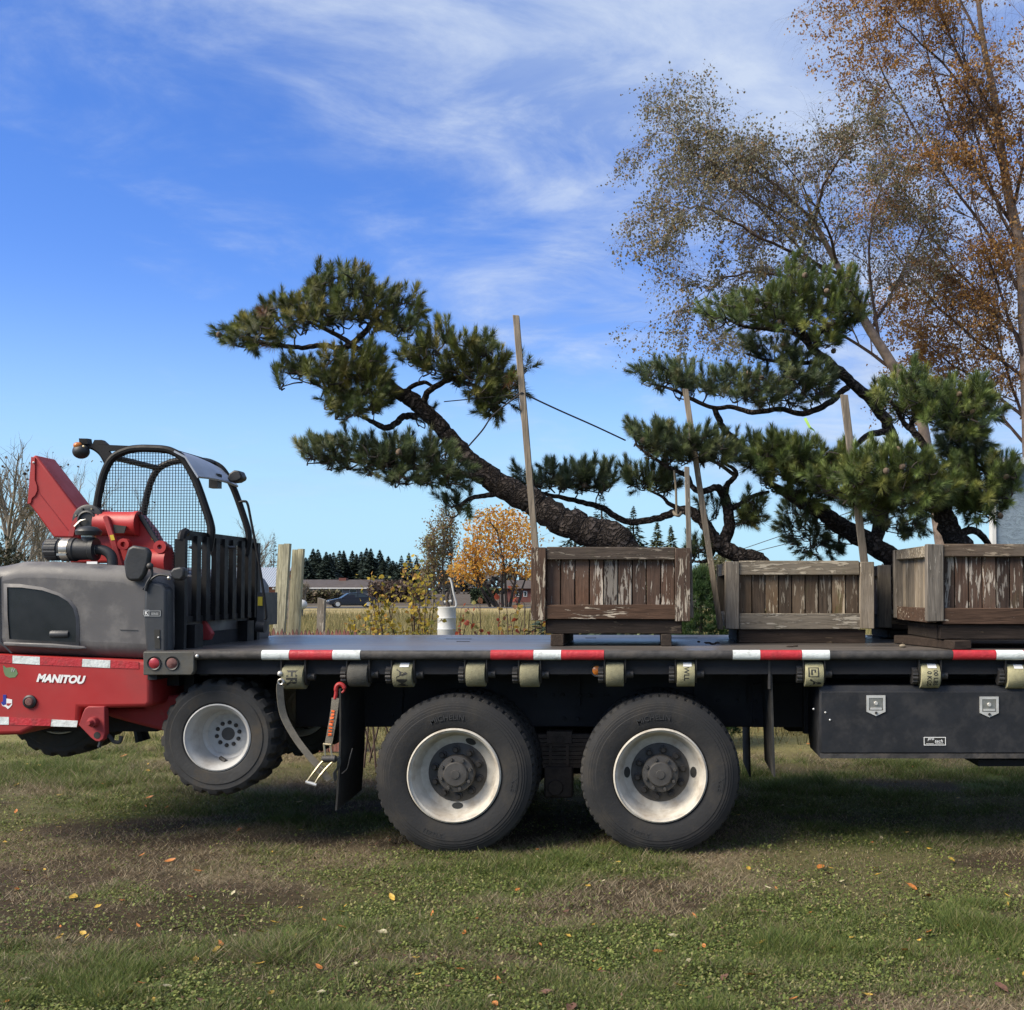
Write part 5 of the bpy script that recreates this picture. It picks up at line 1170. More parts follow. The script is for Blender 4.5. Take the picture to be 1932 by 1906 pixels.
# boom
YB_ = 7.95
bm = MB().prism(poly([(61, 860), (67, 857), (150, 967), (176, 962), (176, 1010), (129, 1013), (100, 1013), (58, 955), (52, 951)], YB_), (0, .27, 0))
bm = MB().prism(poly([(61, 861), (67, 858), (150, 966), (150, 1015), (101, 1014), (58, 955), (52, 951)], YB_), (0, .26, 0)).build('boom', 'red_paint', fl); bevel(bm, .018, 3)
MB().prism(poly([(60, 862), (67, 864), (66.5, 905), (70.5, 917), (71, 926), (67, 935), (61, 940), (59, 949), (53, 951)], YB_ - .001), (0, -.008, 0)).build('boom_end_plate', 'red_paint', bm)
MB().tube([P(72, 928, YB_), P(128, 1000, YB_)], .004, 6).build('boom_weld', 'red_old', bm)
MB().ball(P(63.5, 873, YB_ - .01), .009, n=8, m=6).build('bolt_head', 'chrome', bm)
# pivot and mast plates
mp = MB().prism(poly([(130, 1013), (135, 985), (143, 977), (150, 966), (160, 960), (172, 958), (190, 961), (205, 968), (242, 969), (262, 971), (285, 1000), (296, 1022), (310, 1027), (314, 1036), (308, 1046), (290, 1050), (262, 1062), (130, 1062)], 8.0), (0, .14, 0)).build('mast_plate', 'red_paint', fl); bevel(mp, .02, 3)
MB().prism(poly([(128, 1012), (134, 988), (141, 978), (150, 972), (152, 980), (143, 990), (138, 1012)], 7.93), (0, .08, 0)).build('pivot_ear', 'red_old', mp)
c = P(172, 982, 7.99)
MB().lathe([(.11, .0), (.11, -.05), (.10, -.055), (.068, -.055), (.066, -.07), (.055, -.075), (.05, -.062), (.001, -.062)], c, 'Y', 40).build('pivot_flange', 'plastic_black', mp)
for k in range(8):
    a = k * math.pi / 4 + .4; MB().lathe([(.001, -.064), (.007, -.064), (.008, -.05)], c + Vector((.085 * math.cos(a), 0, .085 * math.sin(a))), 'Y', 8).build('flange_bolt', 'brass_zinc' if k % 2 else 'black_print_hole', mp)
MB().tube([c + Vector((-.07, -.09, -.05)), c + Vector((-.03, -.09, -.01)), c + Vector((.0, -.075, .0))], .008, 6).build('grease_pipe', 'zinc', mp)
MB().lathe([(.085, -.16), (.085, .10), (.09, .11), (.09, .14)], P(226, 988, 7.99), 'X', 24).build('cross_tube', 'red_paint', mp)
MB().prism(poly([(214, 990), (238, 993), (234, 1006), (215, 1006)], 7.9), (0, .01, 0)).build('tube_window', 'black_print_hole', mp)
br_ = MB().prism(poly([(193, 976), (197, 972), (203, 974), (233, 1068), (222, 1070), (206, 1018)], 7.88), (0, .035, 0)).build('link_bar', 'red_old', fl); bevel(br_, .006)
MB().prism(poly([(207, 1010), (214, 1009), (217, 1019), (210, 1020)], 7.879), (0, -.002, 0)).build('warning_label', 'yellow_print', br_)
ear = MB()
def eye(px, py, ro, ri, Y, d, name, par): 
    c = P(px, py, Y); k = Y / F
    return MB().lathe([(ri * k, 0), (ro * k, 0), (ro * k, d), (ri * k, d)], c, 'Y', 28, closed=True).build(name, 'red_paint', par)
eye(232, 1027, 11, 5, 7.86, .05, 'lifting_eye', mp); eye(301, 1032, 12, 4.5, 7.86, .05, 'lifting_eye', mp)
MB().prism(poly([(284, 1010), (290, 1010), (293, 1018), (287, 1019)], 7.998), (0, -.003, 0)).build('warning_label', 'yellow_print', mp)
MB().prism(poly([(262, 971), (270, 972), (303, 1024), (296, 1026)], 7.99), (0, -.02, 0)).build('hose_channel', 'plastic_black', mp)
lb = MB().tube([P(262, 1058, 7.95), P(316, 1060, 7.95)], [.085, .085], 24).build('lower_boom', 'red_paint', fl)
MB().tube([P(306, 1060, 7.95), P(320, 1060, 7.95)], [.10, .10], 24).build('boom_collar', 'red_paint', lb)
MB().prism(poly([(318, 1090), (333, 1110), (333, 1215), (318, 1215)], 8.0), (0, .3, 0)).build('mast_column', 'red_paint', fl)
rp = MB().prism(poly([(356, 1169), (380, 1167), (390, 1180), (400, 1196), (394, 1208), (356, 1208)], 8.0), (0, .06, 0)).build('tilt_bracket', 'red_old', fl); bevel(rp, .008)
MB().tube([P(340, 1182, 7.95), P(368, 1182, 7.95)], .05, 16).build('tilt_cylinder', 'red_old', rp)
# air intake: cylinder, band, cap, hose
YA = 7.72; k_ = YA / F; a0 = P(87, 1037, YA)
def ax(px): return PX(px, YA)
zc = P(130, 1037, YA).z
MB().lathe([(.001, ax(87)), (18 * k_, ax(88)), (21 * k_, ax(92)), (21 * k_, ax(113)), (18 * k_, ax(116)), (.001, ax(116))], (0, YA, zc), 'X', 48, lambda i, k, r: r * (1 if k % 4 < 3 else .95) if r > .03 else r).build('filter_cap', 'plastic_black', fl, smooth=25)
MB().lathe([(.001, ax(116)), (20 * k_, ax(116)), (21.5 * k_, ax(118)), (21.5 * k_, ax(140)), (22.5 * k_, ax(141)), (22.5 * k_, ax(144)), (20.5 * k_, ax(146)), (19.5 * k_, ax(172)), (21.5 * k_, ax(174)), (21.5 * k_, ax(182)), (.001, ax(183))], (0, YA, zc), 'X', 40).build('filter_body', 'plastic_black', fl)
MB().lathe([(21.7 * k_, ax(121)), (22.2 * k_, ax(121)), (22.2 * k_, ax(136)), (21.7 * k_, ax(136))], (0, YA, zc), 'X', 40, closed=True).build('filter_band', 'zinc', fl)
MB().box(ax(119), ax(137), YA - 23.5 * k_, YA - 21 * k_, zc - 12 * k_, zc - 8 * k_).build('band_clip', 'zinc', fl)
zz = [PZ(y, YA) for y in (1010, 1003, 996, 993)]; xc = ax(166.5)
MB().lathe([(.001, zz[0] - .0), (22 * k_, zz[0]), (23.5 * k_, zz[1]), (22 * k_, zz[1] + .012), (15 * k_, zz[2] + .004), (6 * k_, zz[3]), (.001, zz[3] + .002)], (xc, YA, 0), 'Z', 36).build('rain_cap', 'plastic_black', fl)
MB().lathe([(13 * k_, PZ(1028, YA)), (12 * k_, PZ(1016, YA)), (12 * k_, PZ(1014.5, YA)), (12 * k_, PZ(1010, YA))], (xc, YA, 0), 'Z', 28).build('intake_neck', 'plastic_black', fl)
MB().lathe([(12.2 * k_, PZ(1014, YA)), (12.6 * k_, PZ(1014, YA)), (12.6 * k_, PZ(1010.5, YA)), (12.2 * k_, PZ(1010.5, YA))], (xc, YA, 0), 'Z', 28, closed=True).build('neck_clamp', 'zinc', fl)
MB().tube(spline([P(180, 1038, YA), P(190, 1037, YA), P(203, 1042, YA), P(211, 1052, YA), P(213, 1072, YA)], 6), [9.5 * k_] * 25, 18).build('intake_hose', 'plastic_black', fl)
MB().tube([P(180, 1038, YA), P(183, 1038, YA)], [10.3 * k_] * 2, 18).build('hose_clamp', 'zinc', fl)
lbp = P(174, 1062, YS + .06); MB().box(lbp.x - .035, lbp.x + .035, lbp.y - .004, lbp.y, lbp.z - .008, lbp.z + .008).build('small_label', 'white_print', fl)
# roll cage
YC = 8.0
arch = [(182, 960), (188, 925), (198, 889), (214, 863), (240, 850), (262, 846.5), (286, 846.5), (310, 848), (327, 853), (345, 865), (364, 896), (376, 925), (388, 960), (396, 985), (399, 1006), (394, 1040)]
def arch_pts(dy): 
    b = [P(x, y, YC) for x, y in arch]; return spline([(p.x, p.y + dy, p.z) for p in b], 4)
def cagetube(name, pts, r, par, n=10): return MB().tube(pts, r, n).build(name, 'cage_black', par)
cage = cagetube('cage_arch', arch_pts(0), .028, fl); cagetube('cage_arch', arch_pts(.74), .026, fl)
for q in (3, 8): 
    p = P(arch[q][0], arch[q][1], YC); cagetube('cage_cross_tube', [p, p + Vector((0, .74, 0))], .022, fl)
inn = [(204, 968), (205, 930), (213, 895), (228, 868), (245, 858)]
# wire mesh filling the near arch
apx = np.array(arch + [(402, 1150), (300, 1150), (300, 1030), (262, 972), (182, 972)], float); mesh = MB(); sp_ = 5.4
def inside(x, y):
    c = False; n = len(apx)
    for i in range(n):
        x1_, y1_ = apx[i]; x2_, y2_ = apx[(i + 1) % n]
        if (y1_ > y) != (y2_ > y) and x < (x2_ - x1_) * (y - y1_) / (y2_ - y1_) + x1_: c = not c
    return c
def runs(fn, a, b, st=1.0):
    out = []; s_ = None; q = a
    while q <= b:
        if fn(q):
            if s_ is None: s_ = q
        elif s_ is not None: out.append((s_, q)); s_ = None
        q += st
    if s_ is not None: out.append((s_, b))
    return out
x = 186
while x < 404:
    for a, b_ in runs(lambda q: inside(x, q), 846, 1150): p, q = P(x, a, YC), P(x, b_, YC); mesh.box(p.x - .0018, p.x + .0018, YC - .0018, YC + .0018, q.z, p.z)
    x += sp_
y = 850
while y < 1150:
    for a, b_ in runs(lambda q: inside(q, y), 180, 405): p, q = P(a, y, YC), P(b_, y, YC); mesh.box(p.x, q.x, YC - .0054, YC - .0018, p.z - .0018, p.z + .0018)
    y += sp_
mesh.build('mesh_guard', 'cage_black', fl, smooth=0)
cagetube('mesh_sill', [P(182, 968, YC), P(262, 972, YC), P(300, 1030, YC)], .014, fl)
# roof sheet, pillar, hand rail
rf = MB(); nearp = [(329, 850), (350, 861), (362, 880), (374, 899)]; farp = [(396, 873), (420, 885), (437, 902), (450, 917)]
for d_ in (0, .012):
    for k in range(4):
        a, b_ = P(nearp[k][0], nearp[k][1], YC - .035), P(farp[k][0], farp[k][1], YC + .76)
        for u in (0, .25, .5, .75, 1): q = a.lerp(b_, u); rf.v.append((q.x - d_ * .5, q.y, q.z - d_ + .015 * math.sin(u * math.pi)))
for o_ in (0, 20):
    for k in range(3):
        for u in range(4): rf.f.append((o_ + k * 5 + u, o_ + k * 5 + u + 1, o_ + k * 5 + u + 6, o_ + k * 5 + u + 5))
for k in range(3): rf.f += [(k * 5, k * 5 + 5, k * 5 + 25, k * 5 + 20), (k * 5 + 4, k * 5 + 9, k * 5 + 29, k * 5 + 24)]
for u in range(4): rf.f += [(u, u + 1, u + 21, u + 20), (15 + u, 16 + u, 36 + u, 35 + u)]
roof = rf.build('roof', 'roof_pale', fl, smooth=50)
cagetube('grab_rail', spline([P(451, 948, YC - .05), P(460, 946, YC - .05), P(467, 951, YC - .05), P(474, 985, YC - .05), P(490, 1070, YC - .05), P(502, 1155, YC - .05), P(500, 1170, YC - .05)], 5), .009, fl, 8)
# lamp bracket, beacon, work lamp
bk = MB().prism(poly([(146, 836), (170, 838), (262, 842), (290, 846), (262, 850), (215, 850), (205, 851), (213, 862), (200, 874), (186, 853), (174, 845), (150, 843)], YC - .02), (0, .03, 0)).build('lamp_bracket', 'cage_black', fl)
cagetube('bracket_tube', spline([P(200, 874, YC), P(190, 857, YC), P(176, 846, YC), P(160, 842, YC)], 4), .014, fl, 8)
wl = MB().ball(P(153, 852, YC - .03), 15.5 * YC / F, .055, 14 * YC / F, 20, 12).build('beacon_lamp', 'plastic_black', fl)
MB().ball(P(147, 841, YC - .05), .032, .03, .026, 14, 8).build('amber_lamp', 'amber_lens', fl)
ms = MB(); p = P(162, 836, YC); ms.box(p.x - .03, p.x + .03, YC - .04, YC + .03, p.z - .01, p.z + .03, .004); p = P(185, 834, YC); ms.prism(poly([(174, 838), (178, 830), (192, 830), (203, 840)], YC - .02), (0, .05, 0)); ms.build('lamp_mount', 'cage_black', fl)
MB().ball(P(158, 843, YC - .06), .012, .008, .012, 10, 6).build('mount_bolt', 'brass_zinc', fl)
w_ = MB().prism(poly([(428, 903), (432, 893), (441, 887), (451, 888), (456, 899), (455, 904), (446, 909), (434, 910)], YC + .55), (0, .12, 0)).build('work_lamp', 'plastic_black', fl); bevel(w_, .012, 3)
MB().box(PX(394, 8.4), PX(411, 8.4), 8.38, 8.46, PZ(921, 8.4), PZ(894, 8.4)).build('cab_camera', 'plastic_black', fl)
# mirrors on a stalk
mr_ = MB().prism(poly([(236, 1090), (232, 1060), (240, 1034), (250, 1029), (276, 1033), (283, 1042), (280, 1062), (272, 1085), (264, 1096), (244, 1097)], YS - .02), (0, .05, 0)).build('wing_mirror', 'plastic_black', fl); bevel(mr_, .018, 4)
sm = MB().prism(poly([(319, 1080), (326, 1072), (340, 1069), (348, 1074), (347, 1088), (340, 1096), (326, 1094)], YS - .01), (0, .07, 0)).build('side_work_lamp', 'plastic_black', fl); bevel(sm, .015, 4)
MB().tube(spline([P(274, 1115, YS), P(278, 1100, YS), P(286, 1086, YS), P(285, 1070, YS), P(276, 1062, YS)], 4), .010, 8).build('mirror_stalk', 'plastic_black', fl)
MB().tube(spline([P(270, 1112, YS + .02), P(285, 1094, YS), P(300, 1085, YS), P(320, 1087, YS)], 4), .008, 8).build('lamp_stalk', 'plastic_black', fl)
MB().lathe([(.001, .02), (.03, .018), (.042, .0), (.044, -.02)], P(274, 1116, YS + .08), 'Z', 16).build('stalk_base', 'plastic_black', fl)
MB().ball(P(283, 1068, YS - .01), .022, n=12, m=8).build('mirror_clamp', 'dark_iron', fl); MB().ball(P(319, 1091, YS - .02), .014, n=10, m=6).build('lamp_knob', 'zinc', fl)
# load backrest: uprights in the plane across the lorry's tail
XG = PX(341, 7.55); zt_, zm = PZ(1003, 7.55), PZ(1169, 7.55); Y0, Y1 = 7.55, 8.96
lgd = MB().box(XG - .035, XG + .035, Y0 - .012, Y0 + .03, PZ(1236, Y0), zt_ - .05).build('guard_post', 'cage_black', fl)
MB().tube(spline([(XG, Y0 + .008, zt_ - .06), (XG + .002, Y0 + .02, zt_ - .02), (XG + .004, Y0 + .07, zt_)], 4), .03, 8).build('guard_corner', 'cage_black', fl)
MB().box(XG - .008, XG + .012, Y0 + .05, Y1, zt_ - .055, zt_ + .012).build('guard_top_bar', 'cage_black', fl)
MB().box(XG - .008, XG + .012, Y0 + .03, Y1, zm - .02, zm + .02).build('guard_low_bar', 'cage_black', fl)
for px in (368, 386, 404, 420, 436, 452, 465, 478):
    y = Y0 * (341 - CX) / (px - CX); y = XG * F / (px - CX) * CP
    MB().box(XG - .006, XG + .030, y - .036, y + .036, zm - .02, zt_ - .02).build('guard_slat', 'cage_black', fl)
MB().box(XG - .035, XG + .035, Y1 - .03, Y1 + .03, ZD - .1, zt_ - .02).build('guard_post', 'cage_black', fl)
cg = MB().box(XG - .10, XG - .02, Y0 + .05, Y1 - .05, ZD - .25, ZD + .10).build('fork_carriage', 'frame_black', fl)
for y in (7.75, 8.75):
    MB().box(XG - .02, XG + .05, y - .07, y + .07, ZD - .45, ZD + .16).build('fork', 'cage_black', fl)
cab = MB().prism([(XG - .95, 8.02, ZD - .2), (XG - .18, 8.02, ZD - .2), (XG - .16, 8.02, ZD + .32), (XG - .30, 8.02, ZD + .50), (XG - .95, 8.02, ZD + .42)], (0, 1.2, 0)).build('cab_shell', 'frame_black', fl); bevel(cab, .03, 3)
st_ = MB().prism([(XG - .75, 8.3, ZD + .42), (XG - .42, 8.3, ZD + .42), (XG - .42, 8.3, ZD + .52), (XG - .64, 8.3, ZD + .54), (XG - .7, 8.3, ZD + .8), (XG - .8, 8.3, ZD + .8)], (0, .45, 0)).build('seat', 'plastic_black', fl); bevel(st_, .03, 3)
MB().lathe([(.14, 0), (.155, .012), (.17, 0), (.155, -.012)], (XG - .12, 8.4, ZD + .72), 'Z', 28, closed=True).build('steering_wheel', 'plastic_black', fl)
MB().tube([(XG - .12, 8.4, ZD + .72), (XG - .02, 8.4, ZD + .3)], .025, 8).build('steering_column', 'plastic_black', fl)
MB().box(PX(486, 8.3), PX(499, 8.3), 8.3, 8.6, PZ(1180, 8.3), PZ(1118, 8.3)).build('front_module', 'grey_panel', fl)
MB().box(PX(488, 8.29), PX(496, 8.29), 8.285, 8.297, PZ(1143, 8.3), PZ(1126, 8.3)).build('warning_label', 'yellow_print', fl)
MB().tube([P(485, 1181, 8.3), P(501, 1183, 8.3)], .045, 12).build('step_roller', 'plastic_black', fl)
# ------------------------------------------------------------------ wooden planter crates on the deck
def crate(label, pxl, pxr, Yf, depth, rows, nplank, mats, rot=0.0, skid=None, base_in=.0, corner=None, side_mat=None, post_w=None, left_post_mat=None):
    """rows: picture heights of post top, post bottom, top rail bottom, lower rail top, lower rail bottom, base bottom (all on the front face)"""
    k = Yf / F; W = (pxr - pxl) * k; pt, pb, rt, rm_, rb, bb = [PZ(r_, Yf) for r_ in rows]; z0 = bb
    xw0 = PX(pxl, Yf); org_ = Vector((xw0, Yf, z0)); t = thing('planter_crate', label, 'crate', org_, None, rot)
    top = PZ(rows[0] - 2, Yf); PT, PB, RT, RM, RB = [q - z0 for q in (pt, pb, rt, rm_, rb)]
    pw = post_w or .105; mp_, mr, mpl, mb_ = mats
    def B(name, a, mat, j=.003, bv=.004): o = MB().box(*a, j).build(name, mat, t, local=True); bevel(o, bv, 1); return o
    D = depth
    # corner posts
    for i, (x, y) in enumerate(((0, 0), (W - pw, 0), (0, D - .06), (W - pw, D - .06))):
        B('corner_post', (x, x + pw, y, y + .06, PB + random.uniform(-.006, .006), PT + random.uniform(-.008, .004)), left_post_mat if (left_post_mat and i == 0) else mp_)
    # front and back
    for y, s_ in ((.012, 1), (D - .012, -1)):
        B('top_rail', (pw + .002, W - pw - .002, min(y, y + s_ * .04), max(y, y + s_ * .04), RT, PT + .004), mr[0])
        B('lower_rail', (pw - .002, W - pw + .004, min(y, y + s_ * .04), max(y, y + s_ * .04), RB, RM), mr[1])
        e = np.linspace(pw, W - pw, nplank + 1)
        for i in range(nplank):
            d = random.uniform(-.003, .003); y0, y1 = sorted((y + s_ * (.046 + d), y + s_ * .07))
            B('plank', (e[i] + .0035, e[i + 1] - .0035, y0, y1, RB + .01, PT - .01), mpl if s_ == 1 else mpl, .002, .003)
        B('base_board', (base_in, W - pw * (.55 if base_in else .5), min(y + s_ * .03, y + s_ * .09), max(y + s_ * .03, y + s_ * .09), 0, RB - .006), mb_)
    # sides
    for x, s_ in ((.012, 1), (W - .012, -1)):
        def S(a, b_): return tuple(sorted((x + s_ * a, x + s_ * b_)))
        B('top_rail', S(0, .04) + (.062, D - .062, RT, PT - .004), mr[2] if len(mr) > 2 else mr[0])
        B('lower_rail', S(0, .04) + (.062, D - .062, RB + .008, RM), mr[1])
        e = np.linspace(.062, D - .062, nplank + 1)
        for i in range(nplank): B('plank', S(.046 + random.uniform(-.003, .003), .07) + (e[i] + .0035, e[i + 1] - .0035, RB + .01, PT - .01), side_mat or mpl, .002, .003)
        B('base_board', S(.08, .13) + (.11, D - .11, 0, RB - .006), mb_)
    B('soil', (.085, W - .085, .085, D - .085, PT - .16, PT - .05), 'soil', .02)
    B('floor_board', (.1, W - .1, .12, D - .12, .005, .03), mb_)
    if skid:
        for a, b_ in skid: B('skid', ((a - pxl) * k, (b_ - pxl) * k, .02, D - .1, ZD - z0 + .0015, -.001), 'skid_y', .002)
    return t, W
crate('brown crate with flaking paint holding the long leaning pine', 1002, 1302, 7.9, 1.12, (1033, 1172, 1055.5, 1141, 1168.5, 1196.5), 9,
      ('post_brown', ('board_top', 'board_brown'), 'plank_brown', 'board_dark'), skid=((1038.5, 1063), (1247, 1267)), base_in=.11)
crate('lower greenish crate with pale grey rails between the other two', 1368, 1649, 8.34, 1.1, (1059, 1187, 1084.5, 1158, 1187, 1214), 9,
      ('post_grey', ('board_grey', 'board_grey'), 'plank_mossy', 'board_dark'), base_in=.105)
crate('largest crate, raised on a jutting timber, with a left side coloured as lit', 1749, 2075, 7.52, .96, (1027, 1172, 1050, 1148, 1178, 1207), 10,
      ('post_grey', ('board_top', 'board_brown', 'board_grey'), 'plank_brown', 'board_dark'), rot=R(1.5), base_in=.1, side_mat='plank_lit_side', post_w=.112)  # sides take the paler planks and rail, toned as lit
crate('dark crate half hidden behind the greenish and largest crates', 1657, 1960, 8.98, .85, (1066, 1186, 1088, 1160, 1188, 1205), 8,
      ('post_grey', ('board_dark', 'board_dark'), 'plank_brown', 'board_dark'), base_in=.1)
# timbers under the largest crate
def timber(label, a, b_, h, w):
    a, b_ = Vector(a), Vector(b_); d = (b_ - a).normalized(); n = Vector((-d.y, d.x, 0)) * w / 2
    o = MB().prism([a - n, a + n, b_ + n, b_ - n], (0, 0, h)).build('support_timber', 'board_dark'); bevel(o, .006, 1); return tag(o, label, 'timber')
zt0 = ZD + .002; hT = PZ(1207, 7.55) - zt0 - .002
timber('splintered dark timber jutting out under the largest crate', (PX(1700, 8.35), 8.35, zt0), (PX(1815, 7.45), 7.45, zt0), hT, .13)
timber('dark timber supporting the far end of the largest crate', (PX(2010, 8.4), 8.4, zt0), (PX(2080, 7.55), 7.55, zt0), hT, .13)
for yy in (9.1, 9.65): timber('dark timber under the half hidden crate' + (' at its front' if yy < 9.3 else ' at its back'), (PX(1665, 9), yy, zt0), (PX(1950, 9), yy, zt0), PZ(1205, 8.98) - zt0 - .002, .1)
o = MB().ball(P(1703, 1219, 7.75), .024, .02, .014, 10, 6).build('pebble', 'rope_tan'); o.location.z = ZD + .012 - P(1703, 1219, 7.75).z; tag(o, 'small pale pebble on the deck by the largest crate', 'pebble')
# dirt crumbs on deck
for i, (px, py) in enumerate(((1335, 1214), (1353, 1214), (1318, 1212), (1490, 1221), (1500, 1220), (1345, 1216))):
    y = (CAMZ - ZD) * F / (py - 1112); x = PX(px, y); o = MB().ball((x, y, ZD + .006), random.uniform(.012, .03), .012, .007, 8, 5).build('soil_clod', 'soil'); tag(o, 'crumb of dark soil spilled on the deck near the crates', 'soil clod', 'soil crumbs on the deck')
# stakes
def stake(label, pts, Y, w, mat='stake'):
    a, b_ = P(pts[0][0], pts[0][1], Y), P(pts[1][0], pts[1][1], Y); hw = w * Y / F / 2
    o = MB().add([(a.x - hw, Y, a.z), (a.x + hw, Y, a.z - .004), (a.x + hw, Y + .035, a.z), (a.x - hw, Y + .035, a.z), (b_.x - hw, Y, b_.z), (b_.x + hw, Y, b_.z), (b_.x + hw, Y + .035, b_.z), (b_.x - hw, Y + .035, b_.z)],
             [(0, 1, 2, 3), (7, 6, 5, 4), (0, 4, 5, 1), (1, 5, 6, 2), (2, 6, 7, 3), (3, 7, 4, 0)]).build('wooden_stake', mat)
    bevel(o, .003, 1); return tag(o, label, 'stake')
stake('tallest grey stake leaning at the left corner of the first crate', ((973, 594), (1012, 1060)), 7.965, 12)
stake('grey stake fixed to the right end of the first crate', ((1296, 880), (1304, 1166)), 8.0, 9.5)
stake('slanting weathered stake between the first two crates', ((1293, 733), (1360, 1188)), 8.6, 11)
stake('grey stake rising from the right corner of the greenish crate', ((1593, 744), (1632, 1065)), 8.40, 14)
# ropes
def rope(label, pts, Y, r=.006, mat='rope_dark'):
    o = MB().tube(spline([P(x, y, yy) for (x, y), yy in zip(pts, Y)], 6), r, 6).build('rope', mat); return tag(o, label, 'rope')
rope('dark rope running from the tallest stake to the middle pine', [(984, 741), (1050, 772), (1120, 803), (1180, 831)], (7.96, 8.1, 8.4, 8.6))
rope('dark rope tying the leaning trunk to the tallest stake', [(884, 842), (910, 812), (932, 782), (984, 741)], (8.3, 8.2, 8.1, 7.96))
rope('thin dark rope from the pine branch to the tallest stake', [(838, 758), (900, 752), (984, 743)], (8.4, 8.2, 7.96), .004)
rope('dark rope hanging down along the tallest stake', [(977, 748), (981, 770), (990, 830), (1000, 900)], (7.95, 7.955, 8.05, 8.1), .004)
rope('frayed tan rope end hanging from the middle pine branch', [(1272, 888), (1275, 920), (1276, 950), (1277, 975)], (8.45, 8.44, 8.44, 8.44), .009, 'rope_tan')
o = MB().tube(spline([P(1285, 968, 8.5), P(1281, 973, 8.44), P(1274, 971, 8.44), P(1271, 966, 8.5)], 4), .012, 6).build('rope_knot', 'rope_tan'); tag(o, 'tan rope loop knotted round the middle pine branch', 'rope')
o = new_mesh_obj('plastic_ribbon', [P(1516, 790, 8.3), P(1521, 788, 8.3), P(1530, 806, 8.28), P(1526, 808, 8.28), P(1538, 815, 8.3), P(1536, 811, 8.3)], [(0, 1, 2, 3), (3, 2, 5, 4)], M('ribbon_lime', (.30, .50, .10), .5), None, False, 0)
o.modifiers.new('thick', 'SOLIDIFY').thickness = .002; tag(o, 'lime green plastic ribbon tied in the pine branches', 'ribbon')
# ------------------------------------------------------------------ trained pines
def make_shoot(rng, n=125, L=.09, nl=.076, a0=78, a1=56):
    """one candle shoot: needles as thin blades standing round a short axis along +Z"""
    t = rng.uniform(.0, 1, n) ** .8; th = rng.uniform(0, 2 * math.pi, n); al = np.radians(a0 - a1 * t + rng.normal(size=n) * 8)
    rad = np.stack([np.cos(th), np.sin(th), 0 * th], 1); d = rad * np.sin(al)[:, None] + np.array((0, 0, 1)) * np.cos(al)[:, None]
    b = np.stack([0 * t, 0 * t, t * L], 1) + rad * .004; l = (nl * rng.uniform(.7, 1.15, n) * (1 - .25 * t))[:, None]
    sd = np.stack([-np.sin(th), np.cos(th), 0 * th], 1); w = .0023
    tip = b + d * l + np.array((0, 0, -.08)) * l * (1 - t)[:, None]
    v = np.stack([b - sd * w, b + sd * w, tip], 1)
    return v, t
SH = [make_shoot(np.random.default_rng(900 + i)) for i in range(7)] + [make_shoot(np.random.default_rng(950 + i), 160, .17, .074, 62, 38) for i in range(4)]
CONE = MB().lathe([(.001, 0), (.012, .004), (.02, .016), (.021, .026), (.015, .042), (.006, .052), (.001, .054)], (0, 0, 0), 'Z', 9, lambda i, k, r: r * (1 + .14 * ((k + i) % 2)))
cone_me = None
